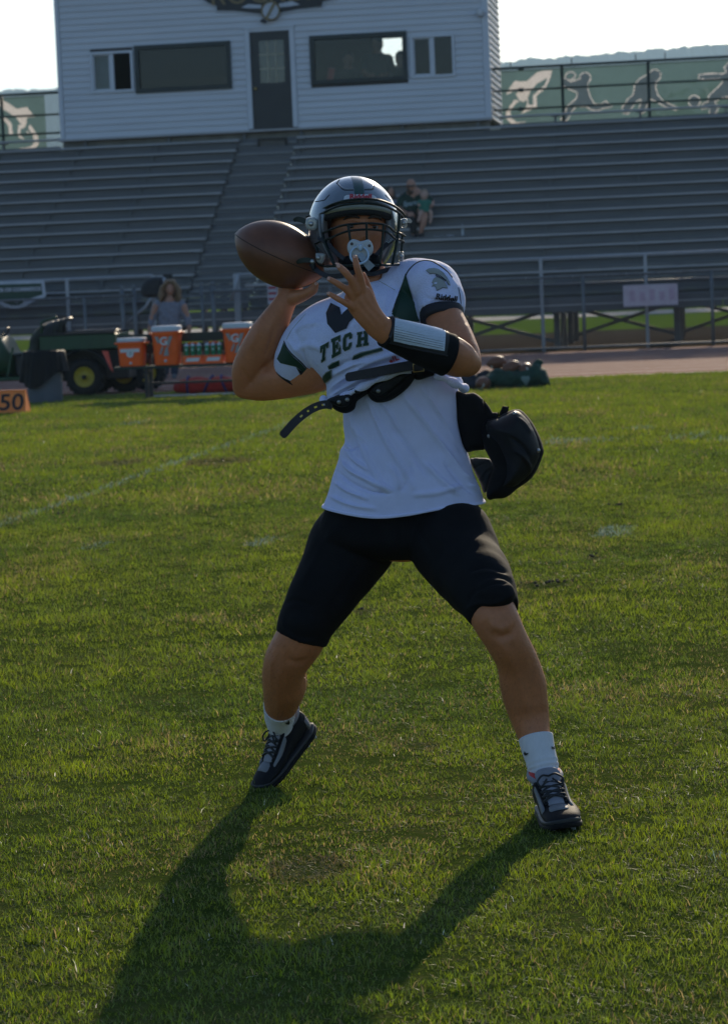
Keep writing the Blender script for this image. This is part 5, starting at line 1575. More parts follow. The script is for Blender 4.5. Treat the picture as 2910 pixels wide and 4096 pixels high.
lw = pillow('arm_strap', lower, 7.46, 0.022, 0.015, 22, mat('strap_grey', (0.03, 0.032, 0.034), 0.8, var=0.2), None, sub=2)
folds(lw.data, [(zp([(420, 1560), (480, 1400), (590, 1310)]), 5, 0.005), (zp([(350, 1350), (450, 1290), (560, 1260)]), 5, -0.004), (zp([(500, 1600), (540, 1450), (600, 1380)]), 4, 0.004)])
sown(lw)
sown(pillow('webbing_tab', zp([(690, 590), (720, 520), (752, 448), (845, 455), (832, 540), (800, 600)]), 7.41, 0.006, 0.006, 6, M_FOAM, None))
sown(pillow('webbing_tab', zp([(480, 360), (560, 460), (610, 540), (700, 540), (690, 640), (560, 660), (490, 600)]), 7.40, 0.012, 0.01, 14, M_FOAM, None))

# ---------------------------------------------------------------- wrist play-card band
wb = MB()
px_limb(wb, [(1790, 1420, 7.058, 88, 0.95), (1700, 1387, 7.03, 82, 0.93), (1612, 1353, 7.0, 71, 0.9), (1540, 1325, 6.97, 63, 0.82)], 36, 6, round_caps=False)
band = own(wb.build('wrist_coach', M_FOAM, None, True))
BB = bvh_of(band)
BBk = BB
card = [(1576, 1277), (1640, 1291), (1710, 1307), (1779, 1324), (1777, 1362), (1774, 1404), (1700, 1390), (1640, 1378), (1572, 1362), (1573, 1320)]
M_CARD = mat('play_card', (0.52, 0.58, 0.66), 0.25, var=0.12, scale=60, stretch=(1, 1, 6), coat=0.4)
wown = lambda o: own(o, band)
wown(decal_poly('card_frame', grow(card, 17), BB, 0.003, mat('card_frame_black', (0.012, 0.012, 0.014), 0.6), None, drop=0.08))
wown(decal_poly('play_card', card, BB, 0.0045, M_CARD, None, drop=0.08))
for k in range(1, 9):
    t = k / 9
    a = (1575 - 3 * t, 1277 + 85 * t); b = (1779 - 5 * t, 1324 + 80 * t)
    L = [(a[0] * (1 - s) + b[0] * s, a[1] * (1 - s) + b[1] * s) for s in (0.02, 0.35, 0.65, 0.98)]
    wown(line_on('card_rule', L, bvh_of(band), 0.9, M_PBLK, None, lift=8))
wown(line_on('card_rim', [(1562, 1262), (1640, 1279), (1715, 1297), (1800, 1318)], BB, 3.5, M_STRAP, None, lift=1))
wown(line_on('card_rim', [(1558, 1372), (1640, 1392), (1715, 1408), (1790, 1424)], BB, 3.5, M_STRAP, None, lift=1))

# ---------------------------------------------------------------- socks and shoes
def sock(pts, wr, dots):
    sbm = MB()
    A = px_st(pts)
    o = None
    arr = np.array([list(c) + list(w_) + list(d) for c, w_, d in A], float)
    Q = crom(arr, 10)
    R = []
    for i, q in enumerate(Q):
        f_ = i / (len(Q) - 1)
        k = 1 + sum(a * math.exp(-((f_ - c) / s) ** 2) for c, s, a in wr)
        R.append(ell_ring(Vector(q[0:3]), Vector(q[3:6]) * k, Vector(q[6:9]) * k, 40))
    q = R[0]
    cc = sum(q, Vector()) / len(q)
    R = [[cc + (p - cc) * 0.92 for p in q]] + R
    o = own(MB().rings(R, cap=False).build('sock', M_SOCK, None, True))
    b = bvh_of(o)
    for (px, py, s, a) in dots:
        L = [(px + s * (x * math.cos(a) - y * math.sin(a)), py + s * (x * math.sin(a) + y * math.cos(a))) for x, y in ((-1, -0.6), (0.0, -0.2), (1.0, -0.9), (0.7, 0.5), (0, 1.0), (-0.8, 0.4))]
        own(decal_poly('sock_mark', L, b, 0.002, M_PBLK, None), o)
    return o
sock([(1121, 2822, 7.633, 69, 1.12), (1118, 2855, 7.667, 62, 1.12), (1119, 2885, 7.695, 56, 1.15), (1123, 2920, 7.715, 50, 1.2)], [(0.42, 0.03, 0.035), (0.52, 0.03, 0.04), (0.62, 0.03, 0.03)], [(1150, 2889, 9, -0.6)])
sock([(2141, 2950, 7.10, 71, 1.1), (2152, 3000, 7.085, 67, 1.12), (2166, 3050, 7.07, 63, 1.15), (2175, 3095, 7.06, 60, 1.2), (2181, 3135, 7.052, 58, 1.2)], [(0.5, 0.035, 0.04), (0.6, 0.03, 0.07), (0.7, 0.03, 0.05)], [(2103, 3014, 9, 0.5), (2210, 2990, 9, -0.2)])

M_SHOE = mat('shoe_black_leather', (0.007, 0.007, 0.008), 0.65, var=0.2, scale=30, bump=0.15, bscale=220, spec=0.2)
M_SHOEG = mat('shoe_grey', (0.17, 0.175, 0.185), 0.6, var=0.12, scale=40, bump=0.2, bscale=300)
M_SHOEL = mat('shoe_lining_red', (0.55, 0.045, 0.04), 0.7, var=0.1)
M_SOLE = mat('sole_white', (0.5, 0.52, 0.54), 0.5, var=0.08)
M_MID = mat('midsole_dark', (0.022, 0.024, 0.027), 0.55, var=0.1)
M_COLR = mat('collar_grey', (0.24, 0.24, 0.27), 0.7, var=0.1, scale=30)
def shoe(M, mir, heel_grey=False):
    """local frame: x heel to toe (0.30 m), y lateral, z up from the ground; mir flips sides"""
    root = own(empty('shoe'))
    W = lambda p: M @ Vector((p[0], p[1] * mir, p[2]))
    def fin(mb, name, m, **k): return own(mb.build(name, m, None, True, **k), root)
    st = [(0.006, 0.020, 0.030, 0.092, 0.0), (0.03, 0.034, 0.028, 0.108, 0.0), (0.065, 0.040, 0.026, 0.110, 0.0), (0.10, 0.042, 0.024, 0.102, 0.001), (0.135, 0.044, 0.022, 0.086, 0.002), (0.17, 0.047, 0.02, 0.071, 0.003), (0.205, 0.050, 0.018, 0.060, 0.004), (0.24, 0.049, 0.016, 0.052, 0.004), (0.27, 0.042, 0.015, 0.045, 0.003), (0.292, 0.026, 0.016, 0.036, 0.0), (0.300, 0.010, 0.018, 0.028, 0.0)]
    A = np.array([[x, hw, zb, zt, oy] for x, hw, zb, zt, oy in st])
    Q = crom(A, 5)
    N = 32
    R = []
    for x, hw, zb, zt, oy in Q:
        ring = []
        for j in range(N):
            a = 2 * math.pi * j / N
            ca, sa = math.cos(a), math.sin(a)
            ca = math.copysign(abs(ca) ** 0.8, ca); s2 = math.copysign(abs(sa) ** (0.75 if sa < 0 else 0.95), sa)
            kx = 1 - 0.16 * max(0, sa)
            ring.append(W((x, oy + hw * ca * kx, (zb + zt) / 2 + (zt - zb) / 2 * s2)))
        R.append(ring)
    up = fin(MB().rings(R), 'upper', M_SHOE)
    # midsole and outsole
    def slab(z0, z1, gr, name, m):
        prof = [(-0.004 - gr, 0.012)] + [(x, hw + 0.003 + gr) for x, hw, *_ in st[1:-1]] + [(0.303 + gr, 0.008)]
        P = crom(np.array(prof), 4)
        out = [(x, y) for x, y in P] + [(x, -y) for x, y in P[::-1]]
        Rs = []
        for z, k in ((z0, 0.96), (z0 + (z1 - z0) * 0.3, 1.0), (z0 + (z1 - z0) * 0.75, 1.0), (z1, 0.95)):
            Rs.append([W((0.15 + (x - 0.15) * (0.99 + 0.01 * k), y * k + 0.002, z + (0.012 * max(0, (x - 0.22) / 0.08) ** 2))) for x, y in out])
        return fin(MB().rings(Rs), name, m)
    slab(0.0, 0.014, 0.001, 'outsole', M_SHOE)
    slab(0.013, 0.025, -0.001, 'midsole', M_MID)
    for x in (0.03, 0.07, 0.2, 0.25):
        for y in (-0.025, 0.028):
            fin(MB().cyl(W((x, y, 0.002)), W((x, y, -0.012)), 0.007, 0.005, 8), 'cleat', M_SOLE)
    # padded collar around the ankle
    colr = [W((0.062 + 0.056 * math.cos(t), 0.039 * math.sin(t), 0.108 + 0.012 * math.cos(t) ** 2 - (0.028 * max(0, math.cos(t)) ** 2) + 0.01 * max(0, -math.cos(t)))) for t in np.linspace(0, 2 * math.pi, 29)[:-1]]
    fin(MB().tube(colr, 0.0095, 10, close=True), 'collar', M_COLR)
    lin = [W((0.062 + 0.049 * math.cos(t), 0.034 * math.sin(t), 0.115 - (0.020 * max(0, math.cos(t)) ** 2) + 0.008 * max(0, -math.cos(t)))) for t in np.linspace(0, 2 * math.pi, 29)[:-1]]
    fin(MB().tube(lin, 0.0085, 8, close=True), 'lining', M_SHOEL)
    # tongue
    tl = []
    for x, z, hw in ((0.205, 0.058, 0.022), (0.175, 0.074, 0.024), (0.145, 0.092, 0.027), (0.122, 0.108, 0.031), (0.110, 0.122, 0.034), (0.104, 0.130, 0.028)):
        tl.append((Vector(W((x, 0.0, z))), (M.to_3x3() @ Vector((0, hw * mir, 0))), (M.to_3x3() @ Vector((0.004, 0, 0.005)))))
    tb = MB(); loft(tb, tl, 16, 4); fin(tb, 'tongue', M_COLR)
    # eyestay panels either side and toe box panel, laces
    for s in (-1, 1):
        pan = []
        for x, z, y in ((0.20, 0.0605, 0.022), (0.17, 0.074, 0.024), (0.14, 0.089, 0.026), (0.118, 0.102, 0.030)):
            pan.append((Vector(W((x, s * (y + 0.004), z))), M.to_3x3() @ Vector((0, 0.0075, -s * mir * 0.0)), M.to_3x3() @ Vector((0.002, 0, 0.0035))))
        pb_ = MB(); loft(pb_, pan, 10, 3); fin(pb_, 'eyestay', M_SHOE)
        pan = []
        for x, z, y in ((0.215, 0.046, 0.038), (0.185, 0.056, 0.037), (0.155, 0.070, 0.036), (0.125, 0.088, 0.037)):
            pan.append((Vector(W((x, s * (y + 0.001), z))), M.to_3x3() @ Vector((0.003, s * mir * 0.004, -0.010)), M.to_3x3() @ Vector((0.0, s * mir * 0.004, 0.003))))
        pb_ = MB(); loft(pb_, pan, 10, 3); fin(pb_, 'grey_panel', M_SHOEG)
    tv = MB()
    tv.rings([[W((0.225 + dx, y, 0.0575 + dz - abs(y) * abs(y) * 6)) for y in np.linspace(-0.026 * k, 0.026 * k, 9)] + [W((0.225 + dx + 0.001, y, 0.051 + dz - abs(y) * abs(y) * 6)) for y in np.linspace(0.026 * k, -0.026 * k, 9)] for dx, dz, k in ((-0.016, 0.004, 0.6), (-0.004, 0.001, 0.95), (0.012, -0.0025, 1.0), (0.02, -0.004, 0.85))])
    fin(tv, 'toe_vent', M_SHOEG)
    for k, x in enumerate((0.195, 0.178, 0.160, 0.143, 0.126)):
        z = float(np.interp(x, [0.118, 0.14, 0.17, 0.2], [0.110, 0.098, 0.083, 0.069]))
        for s in (-1, 1):
            fin(MB().tube([W((x, -s * 0.030, z - 0.004)), W((x - 0.006, -s * 0.012, z + 0.005)), W((x - 0.012, s * 0.014, z + 0.0085)), W((x - 0.016, s * 0.030, z + 0.004))], 0.0033, 6, 3), 'lace', M_PBLK)
    for s in (-1, 1):
        fin(MB().tube([W((0.125, 0, 0.119)), W((0.135, s * 0.018, 0.124)), W((0.15, s * 0.034, 0.112)), W((0.158, s * 0.026, 0.1)), W((0.14, s * 0.008, 0.114))], 0.0028, 6, 5), 'lace', M_PBLK)
    # heel counter stripe
    fin(MB().rings([[W((0.004 + 0.03 * (1 - math.cos(t)), 0.0365 * math.sin(t) * (0.9 if z < 0.05 else 1.0), z)) for t in np.linspace(-1.35, 1.35, 13)] + [W((0.010 + 0.03 * (1 - math.cos(t)), 0.033 * math.sin(t), z)) for t in np.linspace(1.35, -1.35, 13)] for z in (0.032, 0.05, 0.07)]), 'heel_counter', M_SHOEG)
    return root

def shoe_matrix(heel, toe, upv, scale=1.0):
    x = (toe - heel).normalized()
    z = (Vector(upv) - x * Vector(upv).dot(x)).normalized()
    y = z.cross(x)
    return Matrix.Translation(heel) @ Matrix(((x.x, y.x, z.x, 0), (x.y, y.y, z.y, 0), (x.z, y.z, z.z, 0), (0, 0, 0, 1))) @ Matrix.Scale(scale, 4)
# forward foot, flat, toe towards the viewer and out to the right
toe2 = G(2262, 3332, 0.002); heel2 = toe2 + Vector((-0.028, 0.29, 0)).normalized() * 0.30; heel2.z = 0.002
shoe(shoe_matrix(heel2, toe2, (-0.10, 0, 1)), 1)
# rear foot, up on its toes with the heel lifted to the right
toe1 = G(1036, 3146, 0.0)
toe1.z -= 0.022
heel1 = U(1228, 2944, 7.76)
sc1 = 0.88
heel1 = toe1 + (heel1 - toe1).normalized() * 0.30 * sc1
shoe(shoe_matrix(heel1, toe1, (-0.7, -0.60, 0.50), sc1), 1)

# ---------------------------------------------------------------- helmet
M_SHELL = mat('helmet_silver', (0.215, 0.24, 0.265), 0.24, metal=0.55, var=0.03, scale=30, coat=1.0)
M_MASK = mat('facemask_green', (0.006, 0.014, 0.011), 0.42, var=0.1, spec=0.3)
M_HPAD = mat('helmet_pad_grey', (0.25, 0.26, 0.275), 0.6, var=0.08)
M_HDARK = mat('helmet_inside', (0.015, 0.015, 0.016), 0.8)
M_CLEAR = mat('clear_clip', (0.42, 0.44, 0.42), 0.15, var=0.1, scale=60, coat=0.8, alpha=0.7)
hel = own(empty('helmet'))
def hown(o): own(o, hel); return o
HS = Matrix.Translation(U(1416, 905, 7.46)) @ Matrix.Rotation(math.radians(9), 4, 'Z') @ Matrix.Rotation(math.radians(-5), 4, 'X') @ Matrix.Rotation(math.radians(2.0), 4, 'Y')
def sstep(a, b, x):
    t = min(1, max(0, (x - a) / (b - a))); return t * t * (3 - 2 * t)
def shell_pt(th, ph, k=1.0):
    x = math.sin(th) * math.cos(ph); y = -math.cos(th) * math.cos(ph); z = math.sin(ph)
    a, b, c = 0.1255, (0.148 if y < 0 else 0.155), (0.139 if z > 0 else 0.15)
    X, Y, Z = x * a, y * b, z * c
    if z < 0: X *= 1 - 0.10 * (-z) ** 1.5
    return HS @ Vector((X * k, Y * k + 0.012, Z * k))
def ph_min(th):
    t = abs(math.degrees(th))
    brow = 24 - 6 * (t / 50) ** 2
    jaw = -50
    back = -38
    if t < 48: return math.radians(brow)
    if t < 62: return math.radians(brow + (jaw - brow) * sstep(48, 62, t))
    return math.radians(jaw + (back - jaw) * sstep(80, 140, t))
ths = sorted(set([math.radians(v) for v in list(np.arange(-180, -70, 5)) + list(np.arange(-70, -44, 1.5)) + list(np.arange(-44, 44, 3)) + list(np.arange(44, 70, 1.5)) + list(np.arange(70, 180, 5))]))
NP = 40
def shell(k, name, m):
    R = []
    for i in range(NP + 1):
        R.append([shell_pt(t, ph_min(t) + (math.pi / 2 - 0.02 - ph_min(t)) * (i / NP), k) for t in ths])
    mb = MB().rings(R, cap=False)
    n = len(ths)
    mb.f.append(tuple(NP * n + j for j in range(n)))
    return mb, R[0]
mo, edge_o = shell(1.0, 'o', None)
mi, edge_i = shell(0.955, 'i', None)
shell_o = hown(mo.build('shell', M_SHELL, None, True))
hown(mi.build('shell_lining', M_HDARK, None, True))
hown(MB().rings([edge_o, edge_i], cap=False).build('shell_rim', M_HPAD, None, True))
bpy.context.view_layer.update()
BH_ = bvh_of(shell_o)
def zh(L): return [(1180 + x / 3.248, 680 + y / 3.248) for x, y in L]
hown(decal_poly('stripe', zh([(712, 70), (845, 75), (872, 140), (888, 230), (897, 330), (775, 330), (765, 240), (748, 150)]), BH_, 0.0012, mat('stripe_green', (0.006, 0.045, 0.032), 0.3, coat=0.8), None, drop=0.1))
hown(decal_poly('nose_bumper', zh([(632, 400), (640, 352), (672, 334), (760, 326), (960, 326), (1020, 338), (1048, 362), (1060, 400), (960, 388), (850, 384), (740, 390)]), BH_, 0.003, mat('bumper_white', (0.55, 0.56, 0.58), 0.4), None))
(px, py), = zh([(848, 358)])
hown(decal_text('maker_name', 'Riddell', px, py, 24, 0, BH_, 0.0048, M_RED, None, sx=1.3, bold=0.04, maxlen=3))
for L in ([(540, 172), (570, 200), (610, 245), (650, 262), (760, 262)], [(897, 258), (1000, 256), (1014, 225), (1030, 180)], [(540, 172), (575, 125)], [(262, 412), (330, 402), (385, 388), (420, 350), (447, 322)], [(1168, 322), (1200, 360), (1240, 390)]):
    hown(line_on('shell_groove', zh(L), BH_, 2.3, M_HDARK, None, lift=-0.2))
for L in ([(560, 185), (600, 225), (655, 245), (760, 246)], [(897, 243), (990, 240), (1012, 200)]):
    hown(line_on('shell_ridge', zh(L), BH_, 3.0, M_SHELL, None, lift=-0.4))
for (x, y) in ((205, 1000), (222, 1110)):
    p, = zh([(x, y)])
    hown(decal_poly('vent_slot', [(p[0] - 3, p[1] - 10), (p[0] + 3, p[1] - 8), (p[0] + 4, p[1] + 9), (p[0] - 2, p[1] + 10)], BH_, 0.001, M_HDARK, None, drop=0.1))
# front pad and brow liner
hown(MB().tube([shell_pt(math.radians(t), math.radians(17 - 4 * (t / 50) ** 2), 0.925) for t in np.linspace(-50, 50, 21)], 0.008, 10).build('brow_pad', mat('brow_pad_cream', (0.33, 0.32, 0.24), 0.6), None, True))
hown(MB().tube([shell_pt(math.radians(t), math.radians(13 - 4 * (t / 50) ** 2), 0.875) for t in np.linspace(-54, 54, 21)], 0.011, 12).build('front_liner', M_HDARK, None, True))
for s in (-1, 1):
    jp = MB()
    loft(jp, [(shell_pt(s * math.radians(62), math.radians(p), 0.86), HS.to_3x3() @ Vector((0.012 * s, -0.01, 0)), HS.to_3x3() @ Vector((0.01, 0.022 * 1, 0))) for p in (8, -10, -28, -44)], 16, 4)
    hown(jp.build('jaw_pad', M_HPAD, None, True))
# facemask bars: bow forward of the face
FC = HS @ Vector((0, 0, 0))
def mY(px, py, extra=0.0):
    dx = (px - 1445) / 168.0
    return 7.46 - (0.185 - 0.115 * min(1.2, abs(dx)) ** 2.0) + extra
def bar(L, r=2.9, ex=0.0, name='facemask_bar'):
    P = zh(L)
    Q = crom(np.array([(x, y, mY(x, y, ex)) for x, y in P]), 6)
    hown(MB().tube([U(*q) for q in Q], r * 7.3 / F_PX * 1.4, 8).build(name, M_MASK, None, True))
bar([(140, 615), (200, 590), (300, 540), (470, 450), (640, 400), (870, 377), (1080, 392), (1250, 450), (1370, 530), (1425, 600)], 3.6, 0.012)
bar([(285, 610), (330, 572), (500, 490), (650, 450), (880, 432), (1080, 446), (1240, 500), (1360, 572), (1395, 620)], 3.6, 0.0)
bar([(880, 370), (878, 402), (880, 440)], 4.0, 0.0)
bar([(232, 880), (330, 832), (430, 790), (560, 735), (700, 707), (920, 692), (1140, 707), (1220, 742), (1290, 800), (1380, 832), (1425, 860)], 3.4)
bar([(262, 958), (350, 918), (450, 890), (560, 838), (700, 792), (930, 772), (1150, 792), (1230, 832), (1290, 890), (1390, 922), (1410, 945)], 3.4)
bar([(685, 702), (700, 800), (716, 915), (725, 1010)], 3.6, -0.002)
bar([(925, 688), (928, 790), (930, 900), (930, 990)], 3.6, -0.002)
bar([(1145, 702), (1140, 830), (1125, 1000), (1100, 1235)], 3.6, -0.002)
bar([(305, 590), (330, 700), (345, 790), (390, 950), (450, 1090), (510, 1235)], 4.4)
bar([(1352, 575), (1345, 700), (1335, 820), (1312, 980), (1262, 1230)], 4.4)
bar([(1390, 850), (1388, 950), (1380, 1070)], 3.2, 0.01)
bar([(268, 950), (285, 1040), (292, 1130)], 3.2, 0.01)
bar([(280, 1185), (320, 1232), (400, 1252), (560, 1246), (740, 1242), (920, 1238), (1090, 1234), (1230, 1234), (1345, 1226)], 3.6, 0.0)
# chin cup, straps, clips
chin = zh([(560, 1190), (640, 1125), (760, 1100), (900, 1085), (1060, 1085), (1110, 1180), (1090, 1290), (960, 1340), (800, 1360), (660, 1320)])
hown(pillow('chin_cup', chin, 7.36, 0.03, 0.02, 30, M_FOAM, None, sub=2))
hown(strap('chin_strap', [(*zh([(300, 870)])[0], 7.38), (*zh([(420, 960)])[0], 7.36), (*zh([(540, 1080)])[0], 7.345), (*zh([(640, 1160)])[0], 7.335)], 9, 0.004, M_STRAP, None))
hown(strap('chin_strap', [(*zh([(1310, 860)])[0], 7.40), (*zh([(1230, 930)])[0], 7.37), (*zh([(1130, 1020)])[0], 7.35), (*zh([(1050, 1110)])[0], 7.335)], 9, 0.004, M_STRAP, None))
hown(strap('chin_strap', [(*zh([(205, 1215)])[0], 7.40), (*zh([(290, 1310)])[0], 7.37), (*zh([(420, 1375)])[0], 7.345), (*zh([(600, 1372)])[0], 7.33), (*zh([(760, 1330)])[0], 7.325)], 10, 0.004, M_STRAP, None))
hown(strap('chin_strap', [(*zh([(1330, 1250)])[0], 7.42), (*zh([(1180, 1300)])[0], 7.37), (*zh([(1000, 1350)])[0], 7.34), (*zh([(880, 1330)])[0], 7.33)], 9, 0.004, M_STRAP, None))
M_OLIVE = mat('strap_olive', (0.018, 0.026, 0.018), 0.6)
hown(strap('strap_tail', [(*zh([(-20, 655)])[0], 7.44), (*zh([(30, 640)])[0], 7.43), (*zh([(90, 650)])[0], 7.42), (*zh([(150, 680)])[0], 7.41)], [6, 11, 11, 11], 0.003, M_OLIVE, None))
hown(strap('strap_tail', [(*zh([(20, 1205)])[0], 7.41), (*zh([(70, 1180)])[0], 7.40), (*zh([(150, 1170)])[0], 7.395), (*zh([(240, 1185)])[0], 7.39)], [6, 10, 10, 10], 0.003, M_OLIVE, None))
hown(strap('strap_tail', [(*zh([(1440, 650)])[0], 7.43), (*zh([(1480, 660)])[0], 7.43), (*zh([(1510, 680)])[0], 7.43)], [9, 9, 5], 0.003, M_CLEAR, None))
for L, Yc in (([(150, 625), (230, 610), (290, 650), (285, 760), (230, 790), (150, 770), (130, 700)], 7.385), ([(265, 1080), (330, 1075), (400, 1090), (385, 1160), (350, 1220), (285, 1200), (262, 1140)], 7.375),
              ([(1370, 640), (1450, 632), (1458, 700), (1440, 750), (1375, 745)], 7.40), ([(1340, 1068), (1408, 1064), (1408, 1170), (1345, 1180)], 7.40), ([(205, 1180), (250, 1175), (270, 1230), (265, 1310), (215, 1300)], 7.385)):
    hown(pillow('strap_clip', zh(L), Yc, 0.012, 0.01, 10, M_CLEAR if L[0][0] != 205 else M_PBLK, None, sub=2, maxlen=5))
for (x, y, Yc) in ((205, 700, 7.37), (300, 1140, 7.36), (1410, 690, 7.385), (1375, 1120, 7.385), (225, 1190, 7.37)):
    (px, py), = zh([(x, y)])
    hown(MB().lathe([(0.0001, 0), (0.007, 0), (0.006, 0.004), (0.003, 0.005), (0.0001, 0.005)], Matrix.Translation(U(px, py, Yc)) @ Matrix.Rotation(math.pi / 2, 4, 'X'), 12).build('snap', M_RIVET, None, True))
M_WTXT = mat('strap_text', (0.45, 0.5, 0.55), 0.6)
for (x, y, a, t) in ((1225, 920, -38, 'Ridd'), (440, 965, 42, 'ell'), (335, 880, 62, 'Ri')):
    me = text_mesh(t, 17 * 7.3 / F_PX, 0.0004, bold=0.0003); me.materials.append(M_WTXT)
    (px, py), = zh([(x, y)])
    o = link('maker_name', me); o.matrix_world = Matrix.Translation(U(px, py, mY(px, py, 0.055) if x < 1000 else 7.362)) @ Matrix.Rotation(math.pi / 2, 4, 'X') @ Matrix.Rotation(math.radians(-a), 4, 'Z')
    o.parent = hel

# ================================================================== pacifier
pc0 = U(*zh([(845, 1010)])[0], 7.255)
pac = empty('pacifier', pc0)
tag(pac, 'pale blue-white pacifier with ring handle in front of the face mask', 'pacifier')
PCM = Matrix.Translation(-pc0)
def pown(o): o.parent = pac; o.matrix_parent_inverse = PCM; return o
M_PAC = mat('pacifier_plastic', (0.50, 0.53, 0.55), 0.3, var=0.04, scale=50, alpha=0.93)
M_RING = mat('pacifier_ring', (0.42, 0.55, 0.70), 0.2, var=0.03, coat=0.6)
shp = zh([(745, 898), (800, 908), (845, 925), (895, 915), (955, 903), (1000, 955), (1016, 1030), (992, 1095), (935, 1135), (845, 1150), (760, 1130), (695, 1080), (674, 1010), (692, 940)])
pown(pillow('shield', shp, 7.262, 0.006, 0.003, 10, M_PAC, None, sub=3, maxlen=5))
for (x, y) in ((735, 960), (962, 985)):
    (px, py), = zh([(x, y)])
    pown(MB().lathe([(0.0001, 0), (0.0042, 0), (0.0042, 0.0012), (0.0001, 0.0012)], Matrix.Translation(U(px, py, 7.2553)) @ Matrix.Rotation(math.pi / 2, 4, 'X'), 14).build('vent_hole', mat('pacifier_hole', (0.07, 0.05, 0.05), 0.6), None))
(px, py), = zh([(842, 1005)])
pown(pillow('knob', zh([(800, 965), (880, 965), (890, 1010), (870, 1045), (815, 1045), (795, 1010)]), 7.252, 0.007, 0.004, 8, M_PAC, None, sub=2, maxlen=4))
pown(pillow('handle_clip', zh([(828, 968), (862, 965), (872, 1010), (862, 1050), (832, 1052), (822, 1010)]), 7.246, 0.005, 0.003, 6, M_RING, None, sub=2, maxlen=4))
(cx_, cy_), = zh([(834, 1105)])
rg = [U(cx_ + 36 * math.cos(t), cy_ + 34 * math.sin(t), 7.245 - 0.006 * math.sin(t)) for t in np.linspace(0, 2 * math.pi, 33)[:-1]]
pown(MB().tube(rg, 0.0032, 10, close=True).build('ring_handle', M_RING, None, True))
pown(strap('ribbon', [(*zh([(835, 1085)])[0], 7.252), (*zh([(880, 1150)])[0], 7.248), (*zh([(940, 1220)])[0], 7.25), (*zh([(995, 1280)])[0], 7.255)], [10, 13, 15, 17], 0.0012, mat('ribbon_clear', (0.35, 0.42, 0.50), 0.3, alpha=0.75), None))

# ================================================================== football in the hand
M_BALL = mat('ball_leather', (0.165, 0.058, 0.026), 0.42, var=0.22, scale=18, bump=0.35, bscale=420, spec=0.45)
M_BALLW = mat('ball_white', (0.55, 0.54, 0.5), 0.6, var=0.1, scale=30)
M_BALLS = mat('ball_seam', (0.02, 0.012, 0.008), 0.8)
def ball_prof(t, L=0.142, r=0.0875):
    """t in -1..1 -> radius of a football"""
    R_ = (L * L + r * r) / (2 * r)
    x = t * L
    a = math.sqrt(max(R_ * R_ - x * x, 0)) - (R_ - r)
    return max(a, 0.0) ** 0.93 * (r ** 0.07)
def football(name, M, label, group=None, stripes=True, lace_ang=0.0):
    root = empty(name, mat4=M)
    tag(root, label, 'football', group)
    prof = [(0.0008, -0.1425)] + [(max(ball_prof(t), 0.004), t * 0.142) for t in np.linspace(-0.985, 0.985, 41)] + [(0.0008, 0.1425)]
    MB().lathe(prof, None, 48).build('leather_panel', M_BALL, root, True)
    for k in range(4):
        a = lace_ang + k * math.pi / 2 + math.pi / 4 * 0
        MB().tube([(ball_prof(t) * math.cos(a), ball_prof(t) * math.sin(a), t * 0.142) for t in np.linspace(-0.97, 0.97, 31)], 0.0011, 5).build('seam', M_BALLS, root, True)
    if stripes:
        for s in (-1, 1):
            R = []
            for t, e in ((0.50, 0.0012), (0.54, 0.0018), (0.60, 0.0018), (0.64, 0.0012)):
                r = ball_prof(s * t) + e
                R.append([(r * math.cos(a), r * math.sin(a), s * t * 0.142) for a in np.linspace(lace_ang - 1.5, lace_ang + 1.5, 25)])
            vs = [p for q in R for p in q]
            n = 25
            MB().add(vs, [(i * n + j, i * n + j + 1, (i + 1) * n + j + 1, (i + 1) * n + j) for i in range(3) for j in range(n - 1)]).build('stripe', M_BALLW, root, True)
    r0 = ball_prof(0)
    for k in range(8):
        z = -0.05 + k * 0.1 / 7
        rr = ball_prof(z / 0.142)
        MB().tube([((rr + 0.002) * math.cos(lace_ang + d), (rr + 0.002) * math.sin(lace_ang + d), z) for d in (-0.13, 0, 0.13)], 0.0024, 6).build('lace', M_BALLW, root, True)
    return root
bc = U(1117, 1017, 7.50)
bx = (U(1303, 1108, 7.46) - U(932, 933, 7.54)).normalized()
q = bx.to_track_quat('Z', 'X')
football('football', Matrix.Translation(bc) @ q.to_matrix().to_4x4(), 'brown leather football held up in the throwing hand', lace_ang=4.7, stripes=False)

# ================================================================== sideline things
M_ORANGE = mat('cooler_orange', (0.94, 0.125, 0.012), 0.45, var=0.08, scale=10)
M_LID = mat('cooler_lid', (0.55, 0.60, 0.66), 0.5, var=0.06, scale=12)
M_ORPRINT = mat('cooler_print_grey', (0.30, 0.31, 0.29), 0.6, var=0.05)
M_WPRINT = mat('cooler_print_white', (0.62, 0.64, 0.64), 0.6, var=0.05)
M_BENCH = mat('bench_green', (0.012, 0.03, 0.022), 0.6, var=0.2, scale=8)
M_BLKP = mat('black_plastic', (0.012, 0.012, 0.013), 0.5, var=0.2, scale=10)
M_TYRE = mat('tyre_rubber', (0.012, 0.012, 0.012), 0.85, var=0.3, scale=20)
M_RIMY = mat('rim_yellow', (0.42, 0.32, 0.02), 0.5, var=0.15, scale=12)
M_UTV = mat('vehicle_green', (0.010, 0.055, 0.018), 0.45, var=0.2, scale=6)
M_TARP = mat('seat_canvas', (0.045, 0.05, 0.04), 0.9, var=0.3, scale=8)

def spx(Y): return F_PX / Y                      # pixels a metre at distance Y

